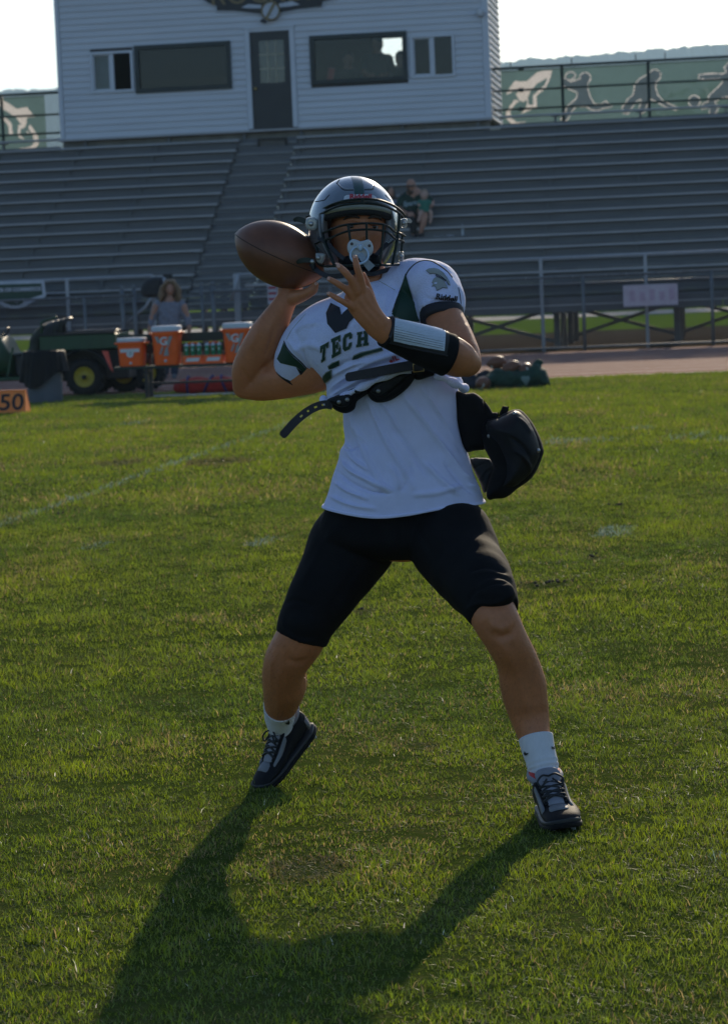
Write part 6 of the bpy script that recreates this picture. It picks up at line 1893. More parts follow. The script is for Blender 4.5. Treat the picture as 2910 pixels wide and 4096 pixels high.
# ---------------------------------------------------------------- team bench
gb = G(587, 1597)
BY = gb.y
bench = empty('team_bench', Vector((gb.x, gb.y, 0)), Matrix.Translation((gb.x, gb.y, 0)) @ Matrix.Rotation(-YAW, 4, 'Z'))
tag(bench, 'dark green sideline bench carrying the drink coolers', 'bench')
L0, L1 = -0.45, 2.6
for k in range(2):
    MB().box(L0, L1, 0.02 + k * 0.15, 0.155 + k * 0.15, 0.415, 0.455).build('seat_plank', M_BENCH, bench, bevel=0.006)
for k in range(2):
    MB().box(L0, L1, 0.36, 0.39, 0.62 + k * 0.14, 0.745 + k * 0.14).build('back_plank', M_BENCH, bench, bevel=0.006)
for x in (0.0, 1.25, 2.45):
    MB().box(x - 0.025, x + 0.025, 0.03, 0.08, 0, 0.414).build('leg', M_BLKP, bench, bevel=0.004)
    MB().bar((x, 0.33, 0), (x, 0.40, 0.88), 0.05, 0.05).build('back_leg', M_BLKP, bench)
    MB().box(x - 0.02, x + 0.02, 0.08, 0.33, 0.37, 0.414).build('seat_bearer', M_BLKP, bench)
    MB().box(x - 0.04, x + 0.04, -0.06, 0.12, 0.0, 0.02).build('foot_plate', M_BLKP, bench)
MB().box(0.03, 2.42, 0.19, 0.23, 0.19, 0.225).build('stretcher', M_BLKP, bench)
BENCHM = Matrix.Translation((gb.x, gb.y, 0)) @ Matrix.Rotation(-YAW, 4, 'Z')
def bench_u(px, py, yl=0.15, z=0.456):
    """bench-local x of a pixel on the bench's centre plane"""
    inv = BENCHM.inverted()
    o, d = inv @ CAM, inv.to_3x3() @ ray(px, py)
    t = (yl - o.y) / d.y
    p = o + d * t
    return p.x, p.z

def flat_print(name, polys, m, parent, y):
    for pl_ in polys:
        MB().add([(p[0], y, p[1]) for p in pl_], tri_poly(pl_)).build(name, m, parent, norm=False)

def gthunder(parent, w, z0, h, y):
    """silver thunderbolt panels and a white letter on the front"""
    def P(L): return [((a - 0.5) * w, z0 + b * h) for a, b in L]
    flat_print('print', [P([(0.10, 0.86), (0.26, 0.86), (0.32, 0.62), (0.24, 0.58)]), P([(0.68, 0.84), (0.84, 0.86), (0.66, 0.42), (0.60, 0.56)]), P([(0.44, 0.12), (0.66, 0.12), (0.62, 0.50), (0.52, 0.38)]), P([(0.27, 0.18), (0.40, 0.50), (0.46, 0.42), (0.36, 0.20)])], M_ORPRINT, parent, y)
    me = text_mesh('G', h * 0.42, 0.0008, bold=h * 0.012); me.materials.append(M_WPRINT)
    o = link('print', me, parent); o.location = (-0.01, y - 0.002, z0 + h * 0.66); o.rotation_euler = (math.pi / 2, 0, 0)

def cooler(px0, px1, pyt, pyb, tall, label, wide_logo):
    u0, _ = bench_u(px0, pyb); u1, zb = bench_u(px1, pyb)
    _, zt = bench_u((px0 + px1) / 2, pyt)
    zt = max(zt, 0.75)
    w_ = (u1 - u0) * 0.93; h = zt - 0.456
    root = empty('drink_cooler', mat4=BENCHM @ Matrix.Translation(((u0 + u1) / 2, 0.15, 0.456)))
    tag(root, label, 'cooler', 'orange coolers on the bench')
    d = w_ * (0.95 if tall else 0.8)
    def ring(kx, z, sq=0.45):
        return ell_ring(Vector((0, 0, z)), Vector((w_ / 2 * kx, 0, 0)), Vector((0, d / 2 * kx, 0)), 40, sq)
    hb = h * 0.86
    body_ = MB().rings([ring(0.78, 0.0), ring(0.83, 0.004), ring(0.85, 0.02), ring(0.93, hb * 0.8), ring(0.94, hb * 0.86), ring(0.985, hb * 0.9), ring(1.0, hb * 0.93), ring(1.0, hb * 0.99), ring(0.97, hb)])
    autosmooth(body_.build('tub', M_ORANGE, root, True), 40)
    autosmooth(MB().rings([ring(0.94, hb + 0.001), ring(0.97, hb + 0.004), ring(0.985, h * 0.95), ring(0.96, h * 0.99), ring(0.90, h), ring(0.5, h * 1.005)]).build('lid', M_LID, root, True), 40)
    for s in (-1, 1):
        MB().tube([(s * w_ * 0.44, -0.06, hb * 0.93), (s * w_ * 0.57, -0.05, hb * 0.95), (s * w_ * 0.58, 0.05, hb * 0.95), (s * w_ * 0.44, 0.06, hb * 0.93)], 0.012, 8, 3).build('handle', M_ORANGE, root, True)
    yf = -d / 2 * 0.955
    MB().lathe([(0.0, 0), (0.022, 0), (0.02, 0.02), (0.012, 0.03), (0.012, 0.05), (0.0, 0.052)], Matrix.Translation((0.0, yf + 0.03, h * 0.11)) @ Matrix.Rotation(math.pi / 2, 4, 'X'), 14).build('spigot', M_WPRINT, root, True)
    if wide_logo:
        flat_print('print', [[(-w_ * 0.34, h * 0.5), (w_ * 0.34, h * 0.5), (w_ * 0.34, h * 0.62), (-w_ * 0.34, h * 0.62)]], M_WPRINT, root, yf - 0.004)
        flat_print('print', [[(w_ * 0.13 * math.cos(t), h * 0.45 + w_ * 0.13 * math.sin(t)) for t in np.linspace(0, 6.28, 20)[:-1]]], M_WPRINT, root, yf - 0.006)
        flat_print('print', [[(-0.012, h * 0.36), (0.004, h * 0.44), (-0.006, h * 0.45), (0.02, h * 0.54), (0.008, h * 0.47), (0.016, h * 0.465)]], M_BENCH, root, yf - 0.008)
    else:
        gthunder(root, w_ * 0.86, h * 0.16, h * 0.68, yf - 0.012)
    return root
cooler(472, 594, 1351, 1471, False, 'shortest orange cooler with a white label band, at the left end of the bench', True)
cooler(612, 735, 1303, 1462, True, 'tall orange cooler with white G directly in front of the woman', False)
cooler(895, 1019, 1290, 1451, True, 'tall orange cooler with white G beside the elbow, right of the bottle carriers', False)

M_BOTTLE = mat('bottle_green', (0.012, 0.20, 0.09), 0.4, var=0.08)
def carrier(px0, px1, pyb, label):
    u0, _ = bench_u(px0, pyb, 0.10); u1, _ = bench_u(px1, pyb, 0.10)
    w_ = u1 - u0 - 0.008
    root = empty('bottle_carrier', mat4=BENCHM @ Matrix.Translation(((u0 + u1) / 2, 0.13, 0.456)))
    tag(root, label, 'bottle carrier', 'orange bottle carriers on the bench')
    hb = 0.115
    t = 0.006
    MB().box(-w_ / 2, w_ / 2, -0.1, -0.1 + t, 0, hb).box(-w_ / 2, w_ / 2, 0.1 - t, 0.1, 0, hb).box(-w_ / 2, -w_ / 2 + t, -0.1 + t, 0.1 - t, 0, hb).box(w_ / 2 - t, w_ / 2, -0.1 + t, 0.1 - t, 0, hb).box(-w_ / 2 + t, w_ / 2 - t, -0.1 + t, 0.1 - t, 0, t).build('tray', M_ORANGE, root)
    MB().tube([(-0.065, 0, 0.05), (-0.065, 0, 0.26), (-0.05, 0, 0.285), (0.05, 0, 0.285), (0.065, 0, 0.26), (0.065, 0, 0.05)], 0.012, 8, 2).build('handle', M_ORANGE, root, True)
    MB().box(-0.055, 0.055, -0.004, 0.004, 0.2, 0.24).build('handle_web', M_ORANGE, root)
    flat_print('print', [[(-w_ * 0.36, 0.035), (w_ * 0.30, 0.035), (w_ * 0.38, 0.085), (-w_ * 0.28, 0.085)]], M_WPRINT, root, -0.102)
    return root, w_
def bottles(root, w_, label):
    for k in range(3):
        for r_ in range(1):
            x = (-1 + k) * w_ * 0.32; y = -0.05
            b = empty('squeeze_bottle', mat4=root.matrix_world @ Matrix.Translation((x, y, 0.008)))
            tag(b, ('leftmost ', 'middle ', 'rightmost ')[k] + label, 'bottle', 'squeeze bottles in the carriers')
            autosmooth(MB().lathe([(0.0, 0), (0.034, 0), (0.036, 0.006), (0.036, 0.08), (0.031, 0.12), (0.031, 0.135), (0.036, 0.15), (0.036, 0.232), (0.03, 0.24), (0.0, 0.24)], None, 20).build('body', M_BOTTLE, b, True), 45)
            autosmooth(MB().lathe([(0.0, 0.24), (0.036, 0.24), (0.036, 0.252), (0.026, 0.262), (0.010, 0.266), (0.008, 0.284), (0.0, 0.286)], None, 18).build('cap', M_LID, b, True), 45)
            flat_print('print', [[(-0.009, 0.175), (0.009, 0.175), (0.009, 0.20), (-0.009, 0.20)]], M_WPRINT, b, -0.0368)
bpy.context.view_layer.update()
for (a, b, c, lb, lb2) in ((735, 815, 1457, 'orange bottle carrier next to the tall cooler in front of the woman', 'green squeeze bottle in the bottle carrier nearer the woman'),
                      (817, 897, 1454, 'orange bottle carrier next to the cooler beside the elbow', 'green squeeze bottle in the bottle carrier nearer the elbow')):
    r_, w_ = carrier(a, b, c, lb)
    bpy.context.view_layer.update()
    bottles(r_, w_, lb2)

# ---------------------------------------------------------------- first-aid bag under the bench
g = G(815, 1585); g.z = 0
bag = empty('equipment_bag', mat4=Matrix.Translation((g.x, g.y + 0.9, 0)) @ Matrix.Rotation(-YAW, 4, 'Z'))
tag(bag, 'red duffel bag with blue straps lying on the track behind the bench', 'bag')
mbb = MB()
loft(mbb, [(Vector((x, 0, 0.11 + dz)), Vector((0, 0.12, 0)), Vector((0, 0, h))) for x, h, dz in ((-0.40, 0.09, 0), (-0.2, 0.12, 0.01), (0, 0.115, 0.005), (0.2, 0.125, 0.012), (0.40, 0.09, 0))], 20, 4, sq=0.75)
b_ = mbb.build('bag_body', mat('bag_red', (0.32, 0.02, 0.018), 0.7, var=0.25, scale=9), bag, True)
wobble(b_.data, 0.02, 7, 2)
for x, k in ((-0.26, 0.0), (0.02, 0.14), (0.26, -0.10)):
    MB().tube([(x + k * math.cos(t) * 0.5, -0.135 * math.sin(t) - 0.0, 0.12 + 0.135 * math.cos(t)) for t in np.linspace(-0.6, 3.0, 14)], 0.016, 6).build('strap', mat('bag_blue', (0.02, 0.03, 0.16), 0.7), bag, True)
mt = G(760, 1589)
mtt = empty('ground_mat', mat4=Matrix.Translation((mt.x, mt.y + 0.25, 0)) @ Matrix.Rotation(-YAW, 4, 'Z'))
tag(mtt, 'flat pale strip of matting on the ground under the bench', 'mat')
MB().box(-0.55, 0.75, -0.05, 0.2, 0.005, 0.03).build('mat_sheet', mat('mat_pale', (0.35, 0.36, 0.36), 0.8), mtt, bevel=0.006)

# ---------------------------------------------------------------- litter bin with liner
g = G(176, 1612)
bn = empty('litter_bin', Vector((g.x, g.y + 0.25, 0)))
tag(bn, 'grey round litter bin with a black liner folded over its rim', 'bin')
k = (g.y + 0.25) / F_PX
r0, r1 = 66 * k, 73 * k
hb = (G(176, 1612, 0) - G(176, 1612, 0)).length
hz_ = U(176, 1405, g.y + 0.25).z
autosmooth(MB().lathe([(0, 0), (r0, 0), (r0 + 0.005, 0.02), (r1, hz_ * 0.92), (r1 + 0.02, hz_ * 0.94), (r1 + 0.02, hz_ * 0.98), (r1, hz_), (r1 - 0.02, hz_), (r1 - 0.03, 0.1), (0, 0.09)], None, 40).build('tub', mat('bin_grey', (0.10, 0.115, 0.14), 0.6, var=0.12, scale=5), bn, True), 40)
vs, fs = [], []
N = 80
rngb = np.random.default_rng(4)
drop = [0.34 + 0.12 * math.sin(2 * math.pi * j / N * 1 + 4.0) + 0.05 * math.sin(2 * math.pi * j / N * 3 + 1) for j in range(N)]
rowz = [(-0.01, -0.04), (0.022, 0.012), (0.04, -0.01), (0.05, -0.35), (0.07, -0.7), (0.085, -1.0)]
for i, (dr, f_) in enumerate(rowz):
    for j in range(N):
        a = 2 * math.pi * j / N
        z = hz_ + (f_ if i < 3 else f_ * drop[j] - 0.005)
        rr = r1 + dr + (0.014 * math.sin(a * 17 + i) + 0.02 * math.sin(a * 7 + i * 0.7)) * (i / 5)
        vs.append((rr * math.cos(a), rr * math.sin(a), z))
for i in range(len(rowz) - 1):
    for j in range(N):
        q = (j + 1) % N
        fs.append((i * N + j, i * N + q, (i + 1) * N + q, (i + 1) * N + j))
MB().add(vs, fs).build('liner', mat('liner_black', (0.006, 0.006, 0.007), 0.6, var=0.3, scale=20, spec=0.2), bn, True)

# ---------------------------------------------------------------- yard marker
g = G(62, 1656)
ym = empty('yard_marker', mat4=Matrix.Translation((g.x, g.y, 0)) @ Matrix.Rotation(-YAW * 0.6, 4, 'Z'))
tag(ym, 'orange tent-shaped yard marker with black number 50 on the grass', 'yard marker')
M_MARK = mat('marker_orange', (0.94, 0.25, 0.045), 0.55, var=0.08, scale=8)
kk = g.y / F_PX
wR, wL, hM = 42 * kk, -100 * kk, 92 * kk
for (p, q, nm) in (((0.0, 0.0), (0.16, hM), 'front_panel'), ((0.36, 0.0), (0.2, hM), 'back_panel')):
    d = 0.012
    MB().add([(wL, p[0], 0), (wR, p[0], 0), (wR - 0.02, q[0], hM), (wL + 0.02, q[0], hM), (wL, p[0] + d, 0), (wR, p[0] + d, 0), (wR - 0.02, q[0] + d, hM), (wL + 0.02, q[0] + d, hM)], ((0, 1, 2, 3), (4, 7, 6, 5), (0, 4, 5, 1), (1, 5, 6, 2), (2, 6, 7, 3), (3, 7, 4, 0))).build(nm, M_MARK, ym)
MB().box(wL + 0.02, wR - 0.02, 0.15, 0.22, hM - 0.004, hM + 0.008).build('ridge', M_MARK, ym)
MB().add([(wR - 0.004, 0.012, 0), (wR - 0.004, 0.36, 0), (wR - 0.022, 0.2, hM), (wR - 0.022, 0.172, hM)], [(0, 1, 2, 3)]).build('end_panel', M_MARK, ym, norm=False)
me = text_mesh('50', hM * 1.12, 0.002, bold=hM * 0.012); me.materials.append(M_PBLK)
o = link('numeral', me, ym)
o.matrix_local = Matrix.Translation((wR - 60 * kk, 0.072, hM * 0.48)) @ Matrix.Rotation(math.atan2(hM, 0.16), 4, 'X')

# ---------------------------------------------------------------- utility vehicle
g = G(340, 1584)
VY = g.y
VM = Matrix.Translation((g.x, g.y, 0)) @ Matrix.Rotation(-YAW * 0.5, 4, 'Z')
ut = empty('utility_vehicle', mat4=VM)
tag(ut, 'green six-wheeled utility vehicle with cargo bed and yellow wheel hubs', 'vehicle')
s_ = VY / F_PX
def wheel(x, y, r, wd, name='wheel'):
    wr = empty(name); wr.parent = ut; wr.location = (x, y, r)
    prof = [(r * 0.52, -wd / 2 * 0.7), (r * 0.62, -wd / 2), (r * 0.88, -wd / 2), (r * 0.97, -wd / 2 * 0.75), (r, -wd * 0.2), (r, wd * 0.2), (r * 0.97, wd / 2 * 0.75), (r * 0.88, wd / 2), (r * 0.62, wd / 2), (r * 0.52, wd / 2 * 0.7)]
    Mr = Matrix.Rotation(math.pi / 2, 4, 'X')
    MB().lathe(prof, Mr, 36).build('tyre', M_TYRE, wr, True)
    me_l = MB()
    for k in range(22):
        a = 2 * math.pi * k / 22
        for sg_ in (-1, 1):
            M_ = Matrix.Rotation(-a - (0.14 if sg_ > 0 else 0), 4, 'Y') @ Matrix.Translation((0, sg_ * wd * 0.24, r * 1.0))
            me_l.box(-0.016, 0.016, -wd * 0.2, wd * 0.2, -0.014, 0.014, M_)
    me_l.build('tread', M_TYRE, wr)
    autosmooth(MB().lathe([(0.0, wd * 0.37), (r * 0.2, wd * 0.37), (r * 0.22, wd * 0.36), (r * 0.4, wd * 0.37), (r * 0.47, wd * 0.42), (r * 0.54, wd * 0.44), (r * 0.54, -wd * 0.2), (0.0, -wd * 0.2)], Matrix.Rotation(math.pi / 2, 4, 'X'), 28).build('rim', M_RIMY, wr, True), 35)
    MB().lathe([(0.0, 0), (r * 0.12, 0), (r * 0.12, 0.05), (0, 0.055)], Matrix.Translation((0, -wd * 0.36, 0)) @ Matrix.Rotation(math.pi / 2, 4, 'X'), 12).build('hub', M_BLKP, wr, True)
R_ = 0.275
wheel(0.0, 0.13, R_, 0.26)
wheel(0.42, 1.18, R_, 0.26)
wheel(0.0, 1.18, R_, 0.26)
wheel(0.72, 1.5, R_ * 0.95, 0.26)
wheel(-1.62, 0.13, R_ * 0.95, 0.2)
def vx(px): return (px - 340) * s_
def vz(py): return U(340, py, VY).z
# cargo bed
bx0, bx1, bz0, bz1 = vx(168), vx(474), vz(1398), vz(1338)
MB().box(bx0, bx1, 0.0, 0.03, bz0, bz1).build('bed_side', M_UTV, ut, bevel=0.01)
MB().box(bx0, bx1, 1.28, 1.31, bz0, bz1).build('bed_side', M_UTV, ut, bevel=0.01)
MB().box(bx1 - 0.03, bx1, 0.031, 1.279, bz0, bz1).build('tailgate', M_UTV, ut, bevel=0.01)
MB().box(bx0, bx0 + 0.03, 0.031, 1.279, bz0, bz1 + 0.02).build('bed_front', M_UTV, ut)
MB().box(bx0 + 0.031, bx1 - 0.031, 0.031, 1.279, bz0, bz0 + 0.03).build('bed_floor', M_BLKP, ut)
MB().box(bx0 - 0.01, bx1 + 0.01, -0.02, 0.05, bz1, bz1 + 0.035).build('bed_rail', M_BLKP, ut, bevel=0.008)
MB().box(bx0 - 0.01, bx1 + 0.01, 1.26, 1.33, bz1, bz1 + 0.035).build('bed_rail', M_BLKP, ut, bevel=0.008)
MB().box(vx(290), vx(470), 0.3, 0.9, bz1 - 0.1, bz1 + 0.06).build('bed_load', M_BLKP, ut, bevel=0.02)
# fender over the near wheel
arc = [(0.40 * math.cos(t), R_ + 0.40 * math.sin(t)) for t in np.linspace(0.25, math.pi - 0.1, 16)]
vs, fs = [], []
for (x, z) in arc:
    vs += [(x, -0.06, z), (x, 0.30, z), (x * 0.96, 0.30, R_ + (z - R_) * 0.96), (x * 0.96, -0.06, R_ + (z - R_) * 0.96)]
for i in range(len(arc) - 1):
    a = i * 4
    fs += [(a, a + 1, a + 5, a + 4), (a + 1, a + 2, a + 6, a + 5), (a + 2, a + 3, a + 7, a + 6), (a + 3, a, a + 4, a + 7)]
MB().add(vs, fs).build('fender', M_BLKP, ut, True)
MB().box(-0.5, 0.62, 0.32, 1.05, 0.22, bz0 - 0.01).build('chassis', M_BLKP, ut, bevel=0.02)
MB().box(vx(-40), vx(165), 0.05, 1.25, 0.26, 0.32).build('floor_pan', M_UTV, ut, bevel=0.015)
MB().box(vx(60), vx(160), 0.12, 1.18, 0.33, 0.62).build('seat_box', M_BLKP, ut, bevel=0.02)
# reflective orange triangle at the back corner
tp = [(vx(421), vz(1406)), (vx(446), vz(1408)), (vx(462), vz(1492)), (vx(452), vz(1480))]
MB().prism(tp, Matrix.Translation((0, -0.08, 0)) @ MFRONT, 0.02).build('slow_vehicle_triangle', mat('triangle_orange', (0.75, 0.10, 0.06), 0.4), ut)
# seat back and hip guard under canvas
mbs = MB()
loft(mbs, [(Vector((vx(128), 0.62, vz(1420))), Vector((0.1, 0, 0)), Vector((0, 0.5, 0))), (Vector((vx(140), 0.62, vz(1370))), Vector((0.12, 0, 0)), Vector((0, 0.5, 0))), (Vector((vx(156), 0.62, vz(1330))), Vector((0.11, 0, 0)), Vector((0, 0.5, 0))), (Vector((vx(172), 0.62, vz(1300))), Vector((0.07, 0, 0)), Vector((0, 0.48, 0)))], 18, 4, sq=0.6)
o = mbs.build('seat_back', M_TARP, ut, True); wobble(o.data, 0.03, 6, 4)
mbs = MB()
loft(mbs, [(Vector((vx(85), 0.62, 0.66)), Vector((0.14, 0, 0)), Vector((0, 0.5, 0))), (Vector((vx(110), 0.62, 0.69)), Vector((0.14, 0, 0.03)), Vector((0, 0.5, 0)))], 16, 3, sq=0.6)
mbs.build('seat_cushion', mat('seat_pale', (0.22, 0.24, 0.24), 0.7, var=0.2), ut, True)
for k in range(7):
    x = vx(178 + k * 12)
    MB().tube([(x, 0.1 + 0.05 * k, bz1), (x + 0.03, 0.3, vz(1300 - 3 * k)), (x + 0.1, 0.5, vz(1285 - 2 * k))], 0.02 if k % 2 else 0.03, 6, 3).build('bundled_gear', M_TARP if k % 2 else M_BLKP, ut, True)
MB().tube([(vx(178), 0.08, bz1), (vx(175), 0.08, vz(1283)), (vx(215), 0.08, vz(1272)), (vx(240), 0.08, vz(1262))], 0.018, 8, 2).build('roll_bar', M_UTV, ut, True)
# front cowl, steering wheel, hood
cw = MB()
loft(cw, [(Vector((vx(-60), 0.65, 0.62)), Vector((0, 0.58, 0)), Vector((0.0, 0, 0.30))), (Vector((vx(-5), 0.65, 0.62)), Vector((0, 0.56, 0)), Vector((0.02, 0, 0.30))), (Vector((vx(28), 0.65, 0.52)), Vector((0, 0.52, 0)), Vector((0.02, 0, 0.18)))], 24, 4, sq=0.5)
cw.build('cowl', M_UTV, ut, True)
MB().tube([(vx(5) + 0.06 * math.sin(t), 0.45 + 0.18 * math.cos(t), vz(1322) + 0.16 * math.sin(t) * 0.5) for t in np.linspace(0, 6.28, 21)[:-1]], 0.016, 8, close=True).build('steering_wheel', M_BLKP, ut, True)
MB().bar((vx(-30), 0.45, 0.8), (vx(4), 0.45, vz(1325)), 0.03).build('steering_column', M_BLKP, ut)
MB().bar((vx(30), 0.02, 0.33), (vx(60), 0.02, 0.75), 0.03, 0.03).build('side_bar', M_UTV, ut)

# ---------------------------------------------------------------- footballs and ball bag on the right
def fb(px, py, zc, ang, tilt, lace, label, i):
    g_ = G(px, py + 0)    # only used for direction
    Y = BALLY + (0.0 if i else 0.0)
    c = U(px, py, Y + (0.12, 0.0, -0.02, -0.25)[i])
    d = Vector((math.cos(ang), math.sin(ang), math.sin(tilt))).normalized()
    return football('football', Matrix.Translation(c) @ d.to_track_quat('Z', 'Y').to_matrix().to_4x4(), label, 'footballs by the ball bag', True, lace)
BALLY = G(2060, 1553).y + 0.22
fb(1985, 1450, 0, 0.1, 0.1, -1.2, 'white-striped football resting highest on the pile', 0)
fb(2043, 1470, 0, 0.25, 0.35, -1.2, 'white-striped football in the middle on top of the green bag', 1)
fb(2101, 1478, 0, 1.1, 0.2, -2.4, 'shiny football at the right on top of the green bag', 2)
fb(1931, 1533, 0, 0.9, 0.0, -1.6, 'football lying on the grass left of the green bag', 3)
bb = empty('ball_bag', Vector((U(2070, 1552, BALLY).x, BALLY, 0)))
tag(bb, 'dark green mesh ball bag lying slumped on the grass edge', 'bag')
kb = BALLY / F_PX
mbb = MB()
loft(mbb, [(Vector(((x - 2070) * kb, 0, z)), Vector((0, 0.2, 0)), Vector((0, 0, h))) for x, z, h in ((1950, 0.09, 0.09), (1985, 0.13, 0.13), (2030, 0.12, 0.12), (2075, 0.11, 0.12), (2110, 0.12, 0.13), (2150, 0.15, 0.16), (2178, 0.11, 0.12), (2188, 0.06, 0.06))], 22, 5, sq=0.85)
px_pts = [((x - 2070) * kb, z) for x, z in ((2140, 0.2), (2152, 0.30), (2160, 0.33), (2168, 0.29))]
o = remesh(mbb, 'bag_cloth', 0.014, 2)
wobble(o, 0.035, 9, 6)
o.materials.append(mat('bag_green', (0.008, 0.04, 0.024), 0.8, var=0.35, scale=12))
bcl = link('bag_cloth', o, bb)
MB().tube([(p[0], 0, p[1]) for p in px_pts], [0.08, 0.06, 0.035, 0.03], 10, 4).build('gathered_neck', MATS['bag_green'], bb, True)
bpy.context.view_layer.update()
BBAG = bvh_of(bcl)
me_l = [(2082, 1508), (2092, 1505), (2102, 1506), (2112, 1504), (2118, 1512), (2112, 1528), (2106, 1540), (2098, 1542), (2092, 1528), (2084, 1520)]
o = decal_poly('printed_crest', me_l, BBAG, 0.004, mat('bag_print', (0.16, 0.22, 0.2), 0.8), None, maxlen=5)
o.parent = bb; o.matrix_parent_inverse = Matrix.Translation(-Vector(bb.location))
# dark jackets heaped beside it
jk = empty('jacket_heap', Vector((U(1915, 1555, BALLY).x, BALLY + 0.15, 0)))
tag(jk, 'heap of dark navy clothing on the grass behind the lower football', 'clothing')
mbb = MB()
for (x, y, z, r, h) in ((-0.12, 0.05, 0.09, 0.16, 0.12), (0.12, 0.1, 0.11, 0.17, 0.13), (0.02, -0.02, 0.05, 0.2, 0.07), (0.27, 0.12, 0.12, 0.1, 0.11)):
    mbb.rings([[Vector((x + r * math.cos(p) * math.cos(t), y + r * math.cos(p) * math.sin(t), z + h * math.sin(p))) for t in np.linspace(0, 6.283, 17)[:-1]] for p in np.linspace(-1.4, 1.4, 9)])
o = remesh(mbb, 'cloth', 0.013, 3); wobble(o, 0.03, 10, 3)
o.materials.append(mat('navy_cloth', (0.012, 0.014, 0.022), 0.85, var=0.3, scale=10)); link('cloth', o, jk)

# ---------------------------------------------------------------- signs on rails and fence
sgn = empty('rail_sign', mat4=BMAT)
tag(sgn, 'green chamber of commerce sign with white shaped border on the left guard rail', 'sign')
def upoly(L, v): return [UB(*p, v) for p in L]
VS = -0.62
outer = [(-120, 1133), (176, 1122), (184, 1184), (176, 1190), (140, 1204), (112, 1217), (104, 1226), (78, 1233), (50, 1234), (20, 1228), (2, 1218), (-20, 1214), (-120, 1200)]
inner = [(-112, 1142), (166, 1133), (171, 1178), (132, 1190), (100, 1200), (90, 1214), (72, 1222), (48, 1222), (26, 1215), (10, 1203), (-112, 1192)]
MB().prism(upoly(outer, VS), Matrix.Translation((0, VS, 0)) @ MFRONT, 0.02).build('sign_border', mat('sign_border_white', (0.5, 0.53, 0.58), 0.5), sgn)
MB().prism(upoly(inner, VS - 0.004), Matrix.Translation((0, VS - 0.006, 0)) @ MFRONT, 0.004).build('sign_face', mat('sign_green', (0.012, 0.05, 0.028), 0.5), sgn)
band = [(-112, 1154), (167, 1146), (169, 1163), (-112, 1172)]
MB().prism(upoly(band, VS - 0.01), Matrix.Translation((0, VS - 0.010, 0)) @ MFRONT, 0.003).build('sign_band', mat('sign_band_grey', (0.12, 0.14, 0.14), 0.5), sgn)
me = text_mesh('CHAMBER OF COMMERCE', 0.105, 0.001, align='RIGHT', bold=0.002); me.materials.append(MATS['sign_border_white'])
u, z = UB(165, 1155, VS - 0.012)
o = link('lettering', me, sgn); o.matrix_local = Matrix.Translation((u, VS - 0.013, z)) @ Matrix.Rotation(math.pi / 2, 4, 'X')
u, z = UB(68, 1205, VS - 0.01)
MB().lathe([(0, 0), (0.05, 0), (0.05, 0.006), (0, 0.006)], Matrix.Translation((u, VS - 0.007, z)) @ Matrix.Rotation(math.pi / 2, 4, 'X'), 20).build('sign_seal', MATS['sign_band_grey'], sgn)

ps = empty('fence_sign', mat4=BMAT)
tag(ps, 'pale pink and white rectangular sign hung on the fence at right', 'sign')
a, b = UB(2489, 1142, V_FENCE + 0.03), UB(2710, 1218, V_FENCE + 0.03)
MB().box(a[0], b[0], V_FENCE + 0.012, V_FENCE + 0.03, b[1], a[1] + 0.0).build('sign_panel', mat('sign_pink', (0.80, 0.60, 0.70), 0.6, var=0.12, scale=3, col2=(0.82, 0.74, 0.80)), ps)
for k in range(5):
    x = a[0] + (b[0] - a[0]) * (0.12 + 0.18 * k)
    MB().box(x, x + 0.1, V_FENCE + 0.009, V_FENCE + 0.0115, b[1] + 0.10, a[1] - 0.1 - 0.04 * (k % 2)).build('sign_block', mat('sign_mauve', (0.68, 0.48, 0.60), 0.6), ps)

ns = empty('notice_sign', mat4=BMAT)
tag(ns, 'white notice with red lettering on the fence behind the throwing hand', 'sign')
a, b = UB(1068, 1128, V_FENCE - 0.03), UB(1112, 1215, V_FENCE - 0.03)
MB().box(a[0], b[0], V_FENCE - 0.045, V_FENCE - 0.03, b[1], a[1]).build('notice_board', mat('notice_white', (0.4, 0.4, 0.44), 0.6), ns)
for k in range(3):
    z = a[1] - 0.09 - k * 0.11
    MB().box(a[0] + 0.02, b[0] - 0.02, V_FENCE - 0.049, V_FENCE - 0.0455, z - 0.05, z).build('red_line', mat('notice_red', (0.3, 0.03, 0.05), 0.6), ns)

# dark sack slung over the stair rail, box beside it
dk = empty('dark_sack', mat4=BMAT)
tag(dk, 'dark cloth sack slung over the stair rail left of the woman', 'sack')
sk = pillow('sack_cloth', [(585, 1118), (620, 1108), (648, 1112), (652, 1140), (640, 1180), (615, 1190), (575, 1188), (562, 1168), (568, 1140)], 52.6, 0.12, 0.1, 22, mat('sack_dark', (0.03, 0.03, 0.032), 0.9, var=0.3), None, sub=2)
sk.parent = dk; sk.matrix_parent_inverse = BMAT.inverted()
bxx = empty('black_box', mat4=BMAT)
tag(bxx, 'small black box on the bleacher seat above the woman', 'box')
a, b = UB(655, 1100, 0.1), UB(688, 1122, 0.1)
MB().box(a[0], b[0], 0.0, 0.18, b[1], a[1]).build('box_body', M_BLKP, bxx, bevel=0.01)
MB().box(a[0] - 0.005, b[0] + 0.005, -0.005, 0.185, a[1] + 0.001, a[1] + 0.015).build('box_lid', M_BLKP, bxx)

